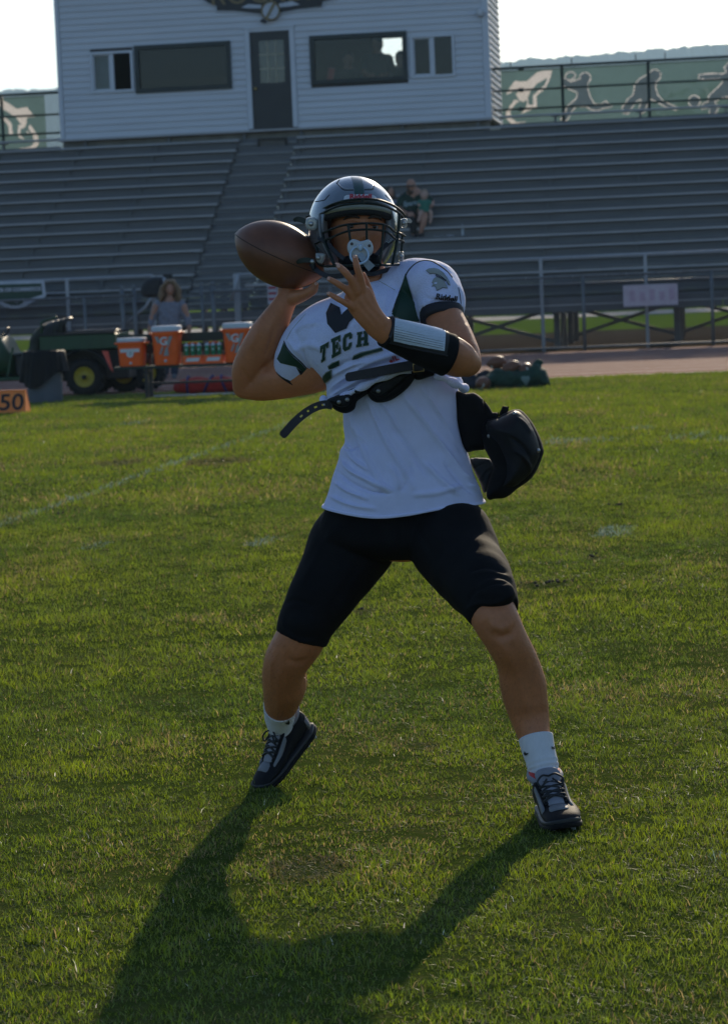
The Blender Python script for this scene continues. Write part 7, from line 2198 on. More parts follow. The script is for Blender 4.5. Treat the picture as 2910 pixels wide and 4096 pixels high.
# ================================================================== people in the background
M_SK2 = mat('skin_tan', (0.42, 0.21, 0.135), 0.55, var=0.08, scale=12)
def p_head(mb, px, py, Y, hw, hh, turn=0.0):
    c = U(px, py, Y); k = Y / F_PX
    a, b = hw * k, hh * k
    R = []
    for p in np.linspace(-1.45, 1.45, 15):
        ring = []
        for t in np.linspace(0, 2 * math.pi, 25)[:-1]:
            x, y, z = math.cos(p) * math.sin(t), -math.cos(p) * math.cos(t), math.sin(p)
            w_ = a * (1 - 0.22 * max(0, -z) ** 1.5)
            n_ = 0.18 * a * math.exp(-((x) / 0.16) ** 2 - ((z + 0.15) / 0.2) ** 2) * (1 if y < 0 else 0)
            br = 0.05 * a * math.exp(-((z - 0.22) / 0.1) ** 2) * (1 if y < 0 else 0) - 0.06 * a * (math.exp(-((abs(x) - 0.4) / 0.2) ** 2 - ((z - 0.05) / 0.12) ** 2) if y < 0 else 0)
            v_ = Vector((x * w_, y * a * 1.22 - n_ - br, z * b))
            ring.append(c + Matrix.Rotation(turn, 3, 'Z') @ v_)
        R.append(ring)
    mb.rings(R)
def person(name, label, base, skin, parts, voxel=0.011, mskin=None, category='person'):
    """skin: builder of the body volume; parts: list of (name, builder or mesh source, material, wobble)"""
    root = empty(name, base)
    tag(root, label, category)
    inv = Matrix.Translation(-Vector(base))
    mb = MB(); skin(mb)
    me = remesh(mb, 'body', voxel, 2); me.materials.append(mskin or M_SK2)
    o = link('body', me); o.parent = root; o.matrix_parent_inverse = inv
    for nm, fn, m, wob in parts:
        r = fn()
        if isinstance(r, MB):
            me = remesh(r, nm, voxel, 2); me.materials.append(m)
            if wob: wobble(me, wob, 11, len(nm))
            o = link(nm, me)
        else:
            o = r
        o.parent = root; o.matrix_parent_inverse = inv
    return root

# ---------------------------------------------------------------- woman behind the bench
WY = 45.5
def w_skin(mb):
    p_head(mb, 681, 1158, WY, 19, 27)
    px_limb(mb, [(679, 1175, WY, 11, 1), (680, 1215, WY, 13, 1)], 12, 3)
    px_limb(mb, [(679, 1205, WY, 24, 0.8), (679, 1250, WY, 38, 0.65), (678, 1320, WY, 34, 0.7)], 16, 3)
    for s, pts in ((-1, [(624, 1225, 14), (608, 1270, 11), (601, 1305, 9), (598, 1322, 10), (599, 1338, 7)]), (1, [(735, 1225, 14), (750, 1270, 11), (755, 1298, 9), (757, 1312, 10), (756, 1328, 7)])):
        px_limb(mb, [(x, y, WY - 0.03, r, 1) for x, y, r in pts], 12, 3)
        x0 = pts[-2][0]; y0 = pts[-2][1]
        for k in range(4):
            px_limb(mb, [(x0 - 5 + 3.4 * k, y0 + 4, WY - 0.03, 2.4, 1), (x0 - 5 + 3.2 * k, y0 + 17 - abs(k - 1.5), WY - 0.04, 1.9, 1)], 6, 2)
    for x in (664, 696):
        px_limb(mb, [(x, 1330, WY, 24, 1), (x, 1420, WY, 18, 1), (x, 1495, WY, 11, 1)], 14, 3)
def w_top():
    mb = MB()
    loft(mb, [est(680, 1207, WY, 30, 0, 0.09), est(680, 1222, WY, 48, 0, 0.11), est(679, 1260, WY, 45, 0, 0.125), est(678, 1300, WY, 43, 0, 0.12), est(678, 1335, WY, 50, 0, 0.135)], 22, 4, round_caps=False)
    px_limb(mb, [(636, 1218, WY, 19, 1), (619, 1245, WY, 17, 1), (608, 1275, WY - 0.02, 13.5, 1), (604, 1300, WY - 0.03, 11.5, 1)], 14, 4)
    px_limb(mb, [(724, 1218, WY, 19, 1), (739, 1245, WY, 17, 1), (750, 1275, WY - 0.02, 13.5, 1), (754, 1296, WY - 0.03, 11.5, 1)], 14, 4)
    return mb
def w_jeans():
    mb = MB()
    loft(mb, [est(678, 1318, WY, 42, 0, 0.12), est(678, 1350, WY, 47, 0, 0.13), est(678, 1375, WY, 44, 0, 0.12)], 18, 3)
    for x in (660, 698):
        px_limb(mb, [(x, 1360, WY, 25, 1), (x + 1, 1430, WY, 19, 1), (x + 1, 1490, WY, 15, 1)], 14, 3)
    return mb
def w_hair():
    mb = MB()
    c = U(680, 1152, WY + 0.035); k = WY / F_PX
    mb.rings([[c + Vector((27 * k * math.cos(p) * math.cos(t), 26 * k * math.cos(p) * math.sin(t), 36 * k * math.sin(p))) for t in np.linspace(0, 6.283, 21)[:-1]] for p in np.linspace(-0.3, 1.5, 10)])
    rr = random.Random(3)
    for s in (-1, 1):
        for q in range(7):
            x = 680 + s * (20 + q * 2.2); yv = WY + 0.06 - q * 0.022
            px_limb(mb, [(680 + s * 12, 1128, yv, 8, 1), (x, 1152, yv, 9, 1), (x + s * (5 + rr.uniform(-2, 3)), 1180, yv, 9.5, 1), (x + s * (4 + rr.uniform(-3, 4)), 1200 + rr.uniform(-6, 8), yv - 0.01, 5, 1)], 9, 3)
    px_limb(mb, [(680, 1130, WY + 0.09, 25, 0.6), (680, 1170, WY + 0.1, 36, 0.5), (680, 1205, WY + 0.1, 30, 0.4)], 14, 3)
    return mb
def w_shoes():
    mb = MB()
    for x in (660, 698):
        c = U(x, 1506, WY); c.z = 0.05
        loft(mb, [(c + Vector((0, 0.08, 0)), Vector((0.04, 0, 0)), Vector((0, 0, 0.05))), (c + Vector((0, -0.02, -0.005)), Vector((0.045, 0, 0)), Vector((0, 0, 0.045))), (c + Vector((0, -0.15, -0.015)), Vector((0.042, 0, 0)), Vector((0, 0, 0.03)))], 14, 3)
    return mb
g = G(680, 1512)
person('person', 'woman with long light brown hair in a grey top standing behind the bench', Vector((g.x, WY, 0)), w_skin,
       [('top', w_top, mat('grey_knit', (0.21, 0.21, 0.25), 0.9, var=0.15, scale=20), 0.015), ('jeans', w_jeans, mat('denim', (0.03, 0.04, 0.07), 0.9, var=0.2, scale=12), 0.01),
        ('hair', w_hair, mat('hair_brown', (0.20, 0.125, 0.065), 0.6, var=0.4, scale=22, stretch=(4, 4, 0.6)), 0.02), ('shoes', w_shoes, mat('trainer_grey', (0.12, 0.12, 0.13), 0.7), 0)])

# ---------------------------------------------------------------- man with a toddler in the stand
MY = 56.1
def m_skin(mb):
    p_head(mb, 1643, 745, MY - 0.05, 18.5, 29, -0.55)
    px_limb(mb, [(1650, 762, MY, 13, 1), (1656, 785, MY + 0.02, 15, 1)], 12, 3)
    px_limb(mb, [(1655, 775, MY, 34, 0.8), (1652, 815, MY, 38, 0.65), (1648, 860, MY, 34, 0.7)], 16, 3)
    # his right arm hangs, his left wraps the child
    px_limb(mb, [(1612, 785, MY, 13, 1), (1596, 815, MY - 0.05, 10, 1), (1600, 838, MY - 0.15, 9, 1), (1622, 852, MY - 0.3, 8, 1)], 12, 3)
    px_limb(mb, [(1708, 785, MY, 14, 1), (1727, 812, MY - 0.1, 11, 1), (1712, 830, MY - 0.3, 10, 1), (1688, 838, MY - 0.36, 8.5, 1), (1676, 838, MY - 0.36, 7, 1)], 12, 3)
    # legs: thighs forward, shins down
    px_limb(mb, [(1640, 858, MY - 0.05, 21, 1), (1644, 870, MY - 0.4, 17, 1), (1650, 905, MY - 0.45, 12, 1), (1655, 938, MY - 0.42, 8, 1)], 14, 3)
    px_limb(mb, [(1675, 856, MY - 0.05, 21, 1), (1694, 858, MY - 0.4, 17, 1), (1692, 890, MY - 0.47, 13, 1), (1681, 932, MY - 0.44, 8, 1)], 14, 3)
def m_shirt():
    mb = MB()
    loft(mb, [est(1656, 772, MY, 26, 0, 0.10), est(1658, 782, MY, 50, 0, 0.13), est(1656, 815, MY, 46, 0, 0.15), est(1650, 862, MY, 44, 0, 0.17)], 22, 4, round_caps=False)
    px_limb(mb, [(1622, 784, MY, 18, 1), (1602, 806, MY - 0.04, 17, 1), (1594, 824, MY - 0.08, 14, 1)], 14, 3)
    px_limb(mb, [(1697, 784, MY, 18, 1), (1716, 800, MY - 0.05, 17, 1), (1723, 814, MY - 0.1, 14, 1)], 14, 3)
    return mb
def m_short():
    mb = MB()
    loft(mb, [est(1652, 850, MY, 42, 0, 0.16), est(1652, 872, MY, 44, 0, 0.16)], 18, 2)
    px_limb(mb, [(1640, 860, MY - 0.02, 25, 1), (1642, 868, MY - 0.3, 22, 1), (1646, 886, MY - 0.44, 18, 1), (1654, 925, MY - 0.44, 13, 1)], 14, 3)
    px_limb(mb, [(1675, 858, MY - 0.02, 24, 1), (1688, 860, MY - 0.25, 20, 1)], 14, 3)
    return mb
def m_shoes():
    mb = MB()
    for x, y in ((1658, 943), (1681, 938)):
        c = U(x, y, MY - 0.46)
        loft(mb, [(c + Vector((0.02, 0.06, 0.0)), Vector((0.04, 0, 0)), Vector((0, 0, 0.045))), (c + Vector((0, -0.05, -0.01)), Vector((0.045, 0, 0)), Vector((0, 0, 0.04))), (c + Vector((-0.03, -0.16, -0.02)), Vector((0.04, 0, 0)), Vector((0, 0, 0.028)))], 14, 3)
    return mb
def m_glasses():
    c = U(1638, 742, MY - 0.2)
    return MB().tube([U(1626, 743, MY - 0.10), U(1628, 743, MY - 0.185), U(1636, 744, MY - 0.205), U(1648, 744, MY - 0.185), U(1658, 741, MY - 0.07)], 0.017, 8, 3).build('sunglasses', M_BLKP, None, True)
def m_print():
    me = text_mesh('Spartans', 0.13, 0.001, shear=0.3, bold=0.004); me.materials.append(mat('shirt_print', (0.32, 0.42, 0.44), 0.7))
    o = link('shirt_print', me); o.matrix_world = Matrix.Translation(U(1652, 812, MY - 0.168)) @ Matrix.Rotation(math.radians(-5), 4, 'Y') @ Matrix.Rotation(math.pi / 2, 4, 'X')
    return o
def px_beard():
    mb = MB()
    px_limb(mb, [(1630, 752, MY - 0.16, 5, 1), (1632, 764, MY - 0.165, 8, 1), (1640, 771, MY - 0.14, 9, 1), (1650, 766, MY - 0.09, 8, 1), (1656, 752, MY - 0.04, 5, 1)], 10, 3)
    return mb
person('person', 'bald bearded man in dark green shirt and sunglasses seated in the bleachers', U(1655, 945, MY - 0.3), m_skin,
       [('shirt', m_shirt, mat('shirt_dark_green', (0.008, 0.035, 0.024), 0.85, var=0.15), 0.012), ('shorts', m_short, mat('shorts_dark', (0.01, 0.01, 0.012), 0.85), 0.01), ('shoes', m_shoes, mat('shoes_dark', (0.02, 0.02, 0.025), 0.7), 0),
        ('beard', lambda: px_beard(), mat('beard_brown', (0.09, 0.05, 0.03), 0.8, var=0.3, scale=40), 0), ('sunglasses', m_glasses, None, 0), ('shirt_print', m_print, None, 0)])

CYT = MY - 0.38
def c_skin(mb):
    p_head(mb, 1695, 780, CYT, 15.5, 21, 0.3)
    px_limb(mb, [(1695, 795, CYT, 8, 1), (1695, 812, CYT, 16, 0.8), (1695, 838, CYT, 17, 0.8)], 12, 3)
    px_limb(mb, [(1682, 806, CYT, 6, 1), (1673, 816, CYT - 0.05, 5, 1), (1676, 822, CYT - 0.1, 5, 1)], 10, 3)
    px_limb(mb, [(1710, 806, CYT, 7, 1), (1724, 812, CYT - 0.02, 6, 1), (1731, 820, CYT - 0.03, 6, 1)], 10, 3)
    px_limb(mb, [(1688, 842, CYT - 0.02, 9, 1), (1680, 856, CYT - 0.12, 8, 1), (1675, 878, CYT - 0.12, 6, 1), (1672, 884, CYT - 0.16, 6, 1)], 10, 3)
    px_limb(mb, [(1708, 842, CYT, 9, 1), (1722, 850, CYT - 0.05, 8, 1), (1722, 876, CYT - 0.06, 6, 1), (1719, 890, CYT - 0.09, 5, 1)], 10, 3)
def c_top():
    mb = MB()
    loft(mb, [est(1695, 799, CYT, 16, 0, 0.06), est(1696, 808, CYT, 23, 0, 0.075), est(1696, 835, CYT, 22, 0, 0.085), est(1700, 848, CYT, 24, 0, 0.085)], 16, 3, round_caps=False)
    px_limb(mb, [(1680, 806, CYT, 9, 1), (1673, 813, CYT - 0.03, 8, 1)], 10, 2)
    px_limb(mb, [(1711, 806, CYT, 9, 1), (1720, 811, CYT - 0.02, 8, 1)], 10, 2)
    return mb
def c_hair():
    mb = MB()
    c = U(1696, 775, CYT + 0.015); k = MY / F_PX
    mb.rings([[c + Vector((16.6 * k * math.cos(p) * math.cos(t), 18.5 * k * math.cos(p) * math.sin(t), 19 * k * math.sin(p))) for t in np.linspace(0, 6.283, 17)[:-1]] for p in np.linspace(0.2, 1.5, 7)])
    return mb
person('person', 'toddler in a teal top sitting on the lap of the man in the bleachers', U(1700, 850, CYT), c_skin,
       [('top', c_top, mat('teal_knit', (0.03, 0.16, 0.11), 0.85, var=0.1), 0.006), ('hair', c_hair, mat('hair_fair', (0.30, 0.20, 0.12), 0.7), 0)], voxel=0.009, mskin=mat('skin_fair', (0.47, 0.29, 0.22), 0.55))

# ---------------------------------------------------------------- person half hidden by the helmet
HY = 56.2
def h_skin(mb):
    p_head(mb, 1558, 772, HY, 16, 26, 0.4)
    px_limb(mb, [(1556, 790, HY, 9, 1), (1556, 812, HY, 20, 0.8), (1556, 870, HY, 28, 0.8)], 12, 3)
    px_limb(mb, [(1576, 815, HY, 9, 1), (1584, 845, HY - 0.1, 8, 1), (1570, 862, HY - 0.3, 7, 1)], 10, 3)
    px_limb(mb, [(1548, 868, HY - 0.1, 16, 1), (1548, 872, HY - 0.42, 14, 1), (1550, 935, HY - 0.44, 8, 1)], 12, 3)
    px_limb(mb, [(1570, 868, HY - 0.1, 16, 1), (1574, 872, HY - 0.42, 14, 1), (1576, 935, HY - 0.44, 8, 1)], 12, 3)
def h_top():
    mb = MB()
    loft(mb, [est(1556, 800, HY, 18, 0, 0.08), est(1556, 812, HY, 30, 0, 0.11), est(1556, 870, HY, 32, 0, 0.14)], 16, 3, round_caps=False)
    px_limb(mb, [(1576, 812, HY, 13, 1), (1584, 835, HY - 0.06, 12, 1)], 10, 3)
    return mb
def h_hair():
    mb = MB()
    c = U(1557, 768, HY + 0.02); k = HY / F_PX
    mb.rings([[c + Vector((19 * k * math.cos(p) * math.cos(t), 21 * k * math.cos(p) * math.sin(t), 27 * k * math.sin(p))) for t in np.linspace(0, 6.283, 17)[:-1]] for p in np.linspace(-0.1, 1.5, 8)])
    px_limb(mb, [(1570, 765, HY + 0.05, 9, 1), (1573, 790, HY + 0.05, 9, 1), (1571, 806, HY + 0.04, 5, 1)], 8, 3)
    return mb
def h_leg():
    mb = MB()
    for x in (1548, 1572):
        px_limb(mb, [(x, 866, HY - 0.05, 19, 1), (x + 1, 872, HY - 0.4, 17, 1), (x + 3, 925, HY - 0.45, 11, 1)], 12, 3)
    return mb
person('person', 'brown-haired person in a pale lilac top half hidden behind the helmet in the bleachers', U(1560, 940, HY - 0.3), h_skin,
       [('top', h_top, mat('lilac_knit', (0.32, 0.31, 0.38), 0.85), 0.01), ('hair', h_hair, mat('hair_dark', (0.06, 0.045, 0.03), 0.6, var=0.3), 0.006), ('trousers', h_leg, mat('trousers_grey', (0.05, 0.05, 0.06), 0.85), 0.008)])

# ---------------------------------------------------------------- figures inside the press box
def seated(px, py, Y, label, turn):
    k = Y / F_PX
    def sk(mb):
        p_head(mb, px, py, Y, 22, 31, turn)
        px_limb(mb, [(px, py + 20, Y, 14, 1), (px, py + 55, Y, 30, 0.7), (px, py + 130, Y, 46, 0.6)], 14, 3)
        for s in (-1, 1):
            px_limb(mb, [(px + s * 46, py + 60, Y, 15, 1), (px + s * 56, py + 105, Y - 0.1, 13, 1), (px + s * 34, py + 125, Y - 0.35, 10, 1), (px + s * 18, py + 124, Y - 0.45, 9, 1)], 10, 3)
    def tp():
        mb = MB()
        loft(mb, [est(px, py + 34, Y, 24, 0, 0.09), est(px, py + 52, Y, 56, 0, 0.13), est(px, py + 130, Y, 54, 0, 0.16)], 18, 3, round_caps=False)
        for s in (-1, 1):
            px_limb(mb, [(px + s * 44, py + 58, Y, 20, 1), (px + s * 56, py + 98, Y - 0.08, 17, 1)], 10, 3)
        return mb
    def hr():
        mb = MB(); c = U(px, py - 6, Y + 0.02)
        mb.rings([[c + Vector((24 * k * math.cos(p) * math.cos(t), 27 * k * math.cos(p) * math.sin(t), 30 * k * math.sin(p))) for t in np.linspace(0, 6.283, 17)[:-1]] for p in np.linspace(0.0, 1.5, 8)])
        return mb
    person('person', label, U(px, py + 130, Y), sk, [('shirt', tp, mat('dark_shirt', (0.02, 0.03, 0.03), 0.85), 0.01), ('hair', hr, mat('hair_dark', (0.06, 0.045, 0.03), 0.6), 0)], voxel=0.014)
PBY = 53.3 + 7.3 + 0.9
seated(1508, 178, PBY + 0.3, 'larger person silhouetted inside the right press box window, left of the bright opening', -0.6)
seated(1602, 238, PBY + 0.1, 'person seated low at the right edge inside the right press box window', 0.4)
seated(1392, 240, PBY + 0.2, 'dim person seated near the red binder inside the right press box window', 0.0)
bd_ = empty('red_binder', mat4=BMAT)
tag(bd_, 'red binder standing on the counter inside the right press box window', 'binder')
a, b = UB(1305, 272, V_PB + 0.3), UB(1330, 318, V_PB + 0.3)
Mb = Matrix.Translation(((a[0] + b[0]) / 2, V_PB + 0.3, b[1] - 0.02)) @ Matrix.Rotation(math.radians(12), 4, 'Y')
MB().box(-0.07, 0.07, -0.02, 0.03, 0, 0.28, Mb).build('cover', mat('binder_red', (0.5, 0.06, 0.04), 0.5), bd_)
MB().box(-0.06, 0.065, -0.012, 0.022, 0.005, 0.285, Mb).build('pages', mat('paper_white', (0.6, 0.6, 0.6), 0.8), bd_)
# things left on the bleacher seat in front of the man
pp = empty('paper_sheet', U(1775, 945, 55.6))
tag(pp, 'crumpled pale sheet lying on the bleacher plank by the man', 'paper')
vs, fs = [], []
for i in range(9):
    for j in range(5):
        q = U(1730 + i * 11, 953 - j * 2.2 - i * 1.2, 55.55 + j * 0.05)
        vs.append(q + Vector((0, 0, 0.012 * math.sin(i * 1.7 + j * 2.1))) - Vector(pp.location))
for i in range(8):
    for j in range(4):
        fs.append((i * 5 + j, (i + 1) * 5 + j, (i + 1) * 5 + j + 1, i * 5 + j + 1))
MB().add(vs, fs).build('sheet', mat('paper_white', (0.6, 0.6, 0.6), 0.8), pp, True, norm=False)
cp = empty('white_bottle', U(1850, 946, 55.6))
tag(cp, 'slim white bottle standing on the bleacher plank right of the man', 'bottle')
kc = 55.6 / F_PX
autosmooth(MB().lathe([(0, 0), (5.5 * kc, 0), (6 * kc, 2 * kc), (6 * kc, 34 * kc), (4.5 * kc, 38 * kc), (2.2 * kc, 40 * kc), (0, 40 * kc)], None, 16).build('bottle_body', mat('bottle_white', (0.45, 0.5, 0.55), 0.4), cp, True), 45)
MB().cyl((0, 0, 40 * kc), (0, 0, 52 * kc), 1.0 * kc, 0.9 * kc, 8).build('straw', M_BLKP if False else mat('bottle_white', (0.45, 0.5, 0.55), 0.4), cp, True)

# ================================================================== turf
def vnoise(x, y, seed):
    """smooth 2D value noise 0..1"""
    xi, yi = np.floor(x).astype(np.int64), np.floor(y).astype(np.int64)
    xf, yf = x - xi, y - yi
    xf, yf = xf * xf * (3 - 2 * xf), yf * yf * (3 - 2 * yf)
    def h(a, b):
        n = (a * 374761393 + b * 668265263 + seed * 1442695041) & 0xFFFFFFFF
        n = ((n ^ (n >> 13)) * 1274126177) & 0xFFFFFFFF
        return ((n ^ (n >> 16)) & 0xFFFF) / 65535.0
    return (h(xi, yi) * (1 - xf) + h(xi + 1, yi) * xf) * (1 - yf) + (h(xi, yi + 1) * (1 - xf) + h(xi + 1, yi + 1) * xf) * yf

PAINT = []                                       # (centre, direction, half length, half width, strength)
p0, p1 = G(-60, 2122), G(1240, 1668)
PAINT.append(((p0 + p1) / 2, (p1 - p0).normalized(), (p1 - p0).length / 2, 0.06, 0.42))
for (x0, y0, x1, y1, hw, s) in ((345, 2200, 425, 2172, 0.06, 0.55), (1010, 2187, 1110, 2148, 0.07, 0.6), (2432, 2148, 2486, 2105, 0.10, 0.8), (2235, 1782, 2285, 1755, 0.15, 0.4), (2380, 1775, 2420, 1752, 0.15, 0.4), (2728, 1762, 2765, 1735, 0.15, 0.4), (2900, 1770, 2960, 1745, 0.15, 0.4), (500, 1702, 580, 1684, 0.12, 0.4), (2540, 1722, 2580, 1708, 0.12, 0.3), (2820, 3440, 2960, 3420, 0.03, 0.5)):
    a, b = G(x0, y0), G(x1, y1)
    PAINT.append(((a + b) / 2, (b - a).normalized(), (b - a).length / 2, hw, s))

def turf(seed, y0, y1, dens, hmin, hmax, wd, segs, fade0, fade1):
    rng = np.random.default_rng(seed)
    area_n = int(dens * (0.19 * (y1 * y1 - y0 * y0) + 2.0 * (y1 - y0)))
    Y = -5.26 + np.sqrt((y0 + 5.26) ** 2 + rng.random(area_n) * ((y1 + 5.26) ** 2 - (y0 + 5.26) ** 2))
    X = (rng.random(area_n) * 2 - 1) * (0.19 * Y + 1.0)
    edge = np.abs(X) - (0.142 * Y + 0.12)          # beyond the first view's edge the turf thins out
    keep = (edge < 0) | (rng.random(area_n) < 0.30)
    if fade0: keep &= rng.random(area_n) < np.clip((Y - y0) / fade0, 0, 1)
    if fade1: keep &= rng.random(area_n) < np.clip((y1 - Y) / fade1, 0, 1)
    vB = (X - BO.x) * BD.x + (Y - BO.y) * BD.y
    keep &= vB < V_TRACK - 0.02 + 0.05 * rng.random(area_n)
    clump = vnoise(X * 9, Y * 9, 1) * 0.5 + vnoise(X * 23, Y * 23, 2) * 0.5
    big = vnoise(X * 1.1, Y * 0.8, 3) * 0.6 + vnoise(X * 3.1, Y * 2.2, 4) * 0.4
    thin = (clump < 0.32) & (rng.random(area_n) < 0.45)
    keep &= ~thin
    X, Y, clump, big, edge = X[keep], Y[keep], clump[keep], big[keep], edge[keep]
    n = len(X)
    H = (hmin + (hmax - hmin) * rng.random(n) ** 1.5) * (0.35 + 1.2 * clump) * (0.75 + 0.5 * big)
    tuft = np.clip((vnoise(X * 13, Y * 9, 31) * 0.65 + vnoise(X * 5, Y * 3.6, 32) * 0.35 - 0.5) * 1.9 + 0.5, 0, 1)
    H *= 0.84 + 0.32 * tuft
    tall = rng.random(n) < 0.02
    H[tall] *= 1.45
    lie = rng.random(n) < 0.36                  # clippings and flattened blades
    H[lie] *= 0.45
    ang = rng.random(n) * 2 * math.pi
    lean = (0.25 + 0.65 * rng.random(n)) * H
    lean[lie] = 0.022 + 0.02 * rng.random(lie.sum())
    dx, dy = np.cos(ang) * lean, np.sin(ang) * lean
    fa = rng.random(n) * 2 * math.pi
    W = wd * (0.6 + 0.7 * rng.random(n))
    W = np.where(edge > 0, W * 1.8, W)
    wx, wy = np.cos(fa) * W / 2, np.sin(fa) * W / 2
    z0 = 0.006 * (vnoise(X * 4, Y * 4, 9) - 0.5)
    base = np.stack([X, Y, z0 - 0.004], 1)
    wv = np.stack([wx, wy, np.zeros(n)], 1)
    tip = base + np.stack([dx, dy, H], 1)
    if segs == 2:
        mid = base + np.stack([dx * 0.35, dy * 0.35, H * 0.62], 1)
        V = np.stack([base - wv, base + wv, mid + wv * 0.8, mid - wv * 0.8, tip], 1).reshape(-1, 3)
        k = 5
    else:
        V = np.stack([base - wv, base + wv, tip], 1).reshape(-1, 3)
        k = 3
    # colour of each blade: species patches, dry tips, paint
    g1, g2, g3 = np.array([0.082, 0.118, 0.012]), np.array([0.170, 0.195, 0.020]), np.array([0.045, 0.078, 0.011])
    dry, thatch = np.array([0.20, 0.155, 0.075]), np.array([0.085, 0.072, 0.04])
    band = vnoise(X * 0.45 + 7, Y * 1.1, 14) * 0.55 + vnoise(X * 1.3, Y * 3.0, 15) * 0.45
    t = np.clip((big * 0.6 + band * 0.75 - 0.15) * 1.25 - 0.12 + 0.35 * (rng.random(n) - 0.5), 0, 1)[:, None]
    C = g3 * (1 - t) + g2 * t
    mixn = rng.random(n)[:, None]
    C = C * 0.55 + g1 * 0.45 * (0.5 + mixn)
    dpatch = vnoise(X * 1.7 + 40, Y * 1.2, 6)
    isdry = rng.random(n) < (0.05 + 0.30 * np.clip(dpatch - 0.6, 0, 1) * 2.5)
    C[isdry] = dry * (0.5 + 0.9 * rng.random((isdry.sum(), 1)))
    C[lie] = C[lie] * 0.35 + thatch * (0.5 + 0.9 * rng.random((lie.sum(), 1)))
    spark = rng.random(n) < (0.002 if segs == 2 else 0.0004)
    C[spark] = np.array([0.55, 0.53, 0.5])  # sparkle painted in as a few pale blades
    C *= np.array([1.48, 1.46, 1.3]) * (0.65 + 0.7 * rng.random((n, 1)))
    C *= (0.86 + 0.30 * tuft)[:, None]
    C[:, 2] += 0.009
    for (c, d, hl, hw, s) in PAINT:
        qx, qy = X - c.x, Y - c.y
        al = qx * d.x + qy * d.y; ac = -qx * d.y + qy * d.x
        ins = (np.abs(al) < hl) & (np.abs(ac) < hw * (0.7 + 0.6 * rng.random(n))) & (rng.random(n) < s * (0.35 + 0.9 * vnoise(X * 6, Y * 3, 12)))
        C[ins] = C[ins] * 0.35 + np.array([0.19, 0.27, 0.30]) * 0.65
    return V, C, n, k

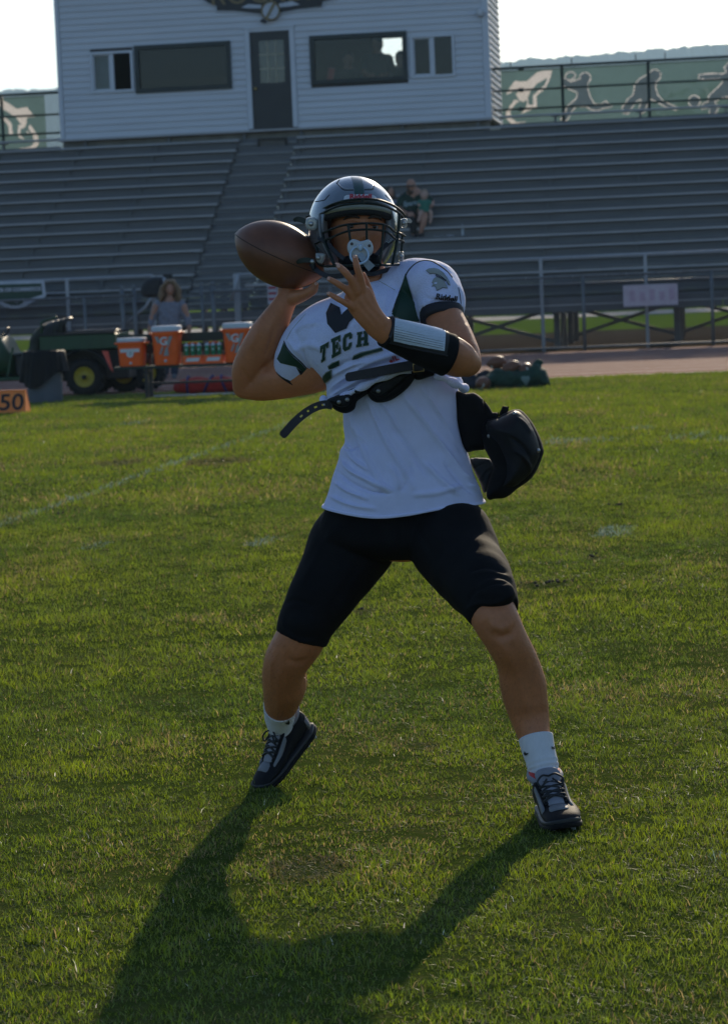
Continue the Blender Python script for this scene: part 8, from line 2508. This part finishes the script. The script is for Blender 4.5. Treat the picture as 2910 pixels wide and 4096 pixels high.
# worn and scuffed spots: bare thatch showing, from the photograph's ground
SCUFF = [(G(1230, 3480), 0.10), (G(2150, 2345), 0.10), (G(2235, 2342), 0.06), (G(480, 1855), 0.25), (G(880, 1850), 0.3), (G(1450, 2450), 0.06), (G(2380, 2235), 0.06), (G(1700, 2990), 0.05)]
def build_turf():
    Vs, Fs, Cs = [], [], []
    off = 0
    for args in ((21, 4.8, 10.6, 22500, 0.009, 0.025, 0.0026, 2, 0, 2.6), (22, 8.0, 21.5, 9000, 0.010, 0.029, 0.0052, 1, 2.6, 4.5), (23, 17.0, 39.5, 3000, 0.018, 0.044, 0.0115, 1, 4.5, 0)):
        V, C, n, k = turf(*args)
        P = V.reshape(n, k, 3)
        for (c, r) in SCUFF:
            d = np.hypot(P[:, 0, 0] - c.x, (P[:, 0, 1] - c.y) * 0.6)
            f = np.clip(d / r, 0.25, 1)
            P[:, :, 2] *= f[:, None]
            nr = d < r
            C[nr] = C[nr] * 0.4 + np.array([0.10, 0.07, 0.045]) * 0.6
        Vs.append(P.reshape(-1, 3)); Cs.append(np.repeat(C, k, axis=0))
        i0 = (np.arange(n) * k + off)[:, None]
        if k == 5:
            Fs.append(np.vstack([i0 + np.array([0, 1, 2]), i0 + np.array([0, 2, 3]), i0 + np.array([3, 2, 4])]))
        else:
            Fs.append(i0 + np.array([0, 1, 2]))
        off += n * k
    V = np.vstack(Vs).astype(np.float32); F = np.vstack(Fs).astype(np.int32); C = np.vstack(Cs)
    me = bpy.data.meshes.new('grass')
    me.vertices.add(len(V)); me.vertices.foreach_set('co', V.ravel())
    me.loops.add(F.size); me.loops.foreach_set('vertex_index', F.ravel())
    me.polygons.add(len(F)); me.polygons.foreach_set('loop_start', np.arange(0, F.size, 3, dtype=np.int32))
    me.polygons.foreach_set('loop_total', np.full(len(F), 3, np.int32))
    me.update(calc_edges=True)
    at = me.color_attributes.new('blade', 'FLOAT_COLOR', 'POINT')
    at.data.foreach_set('color', np.hstack([C, np.ones((len(C), 1))]).astype(np.float32).ravel())
    m = bpy.data.materials.new('grass_blade'); m.use_nodes = True
    t = m.node_tree; N, L = t.nodes, t.links
    N.remove(N['Principled BSDF'])
    a = N.new('ShaderNodeAttribute'); a.attribute_name = 'blade'
    df = N.new('ShaderNodeBsdfDiffuse'); tr = N.new('ShaderNodeBsdfTranslucent'); gl = N.new('ShaderNodeBsdfGlossy')
    gl.inputs['Roughness'].default_value = 0.45; gl.inputs[0].default_value = (0.8, 0.85, 0.8, 1)
    hs = N.new('ShaderNodeHueSaturation'); hs.inputs['Value'].default_value = 1.35; hs.inputs['Saturation'].default_value = 1.12
    L.new(a.outputs['Color'], df.inputs[0]); L.new(a.outputs['Color'], hs.inputs['Color']); L.new(hs.outputs[0], tr.inputs[0])
    m1 = N.new('ShaderNodeMixShader'); m1.inputs[0].default_value = 0.5
    L.new(df.outputs[0], m1.inputs[1]); L.new(tr.outputs[0], m1.inputs[2])
    m2 = N.new('ShaderNodeMixShader'); m2.inputs[0].default_value = 0.05
    L.new(m1.outputs[0], m2.inputs[1]); L.new(gl.outputs[0], m2.inputs[2])
    L.new(m2.outputs[0], N['Material Output'].inputs[0])
    me.materials.append(m)
    o = link('grass', me)
    tag(o, 'short mown grass of the playing field', 'grass', kind='stuff')
    print('grass tris', len(F))
build_turf()

# torn-up clods of soil lying on the turf
def clods():
    mb = MB(); rng = np.random.default_rng(17)
    for (px, py, n, sp) in ((2150, 2344, 6, 0.05), (2236, 2341, 8, 0.025), (2385, 2236, 4, 0.03), (2480, 2030, 4, 0.03), (268, 2062, 4, 0.05), (470, 1852, 6, 0.12), (872, 1852, 6, 0.14), (2330, 1890, 4, 0.06), (2120, 1905, 4, 0.06), (1450, 2452, 3, 0.03)):
        c = G(px, py)
        for k in range(n):
            p = c + Vector((rng.normal(0, sp), rng.normal(0, sp * 1.2), 0.02))
            r = 0.004 + 0.006 * rng.random()
            mb.rings([[p + Vector((r * math.cos(q) * math.cos(t) * (0.8 + 0.5 * rng.random()), r * math.cos(q) * math.sin(t) * (0.8 + 0.5 * rng.random()), r * 0.8 * math.sin(q))) for t in np.linspace(0, 6.283, 8)[:-1]] for q in (-1.2, -0.4, 0.4, 1.2)])
    o = mb.build('soil_clods', mat('clod_soil', (0.045, 0.035, 0.025), 0.95, var=0.3, scale=60), None, True)
    tag(o, 'small dark clods of torn-up soil scattered on the grass', 'soil', kind='stuff')
clods()

# ================================================================== air between the field and the hills
hz = MB().box(-3000, 3000, -120, 4200, -1.0, 330).build('haze', bpy.data.materials.new('haze_air'))
hm = hz.data.materials[0]
hm.use_nodes = True
hn = hm.node_tree
hn.nodes.remove(hn.nodes['Principled BSDF'])
pv = hn.nodes.new('ShaderNodeVolumePrincipled')
pv.inputs['Color'].default_value = (0.50, 0.76, 1.0, 1)
pv.inputs['Density'].default_value = 0.00022
pv.inputs['Anisotropy'].default_value = 0.3
hn.links.new(pv.outputs[0], hn.nodes['Material Output'].inputs['Volume'])
tag(hz, kind='stuff')
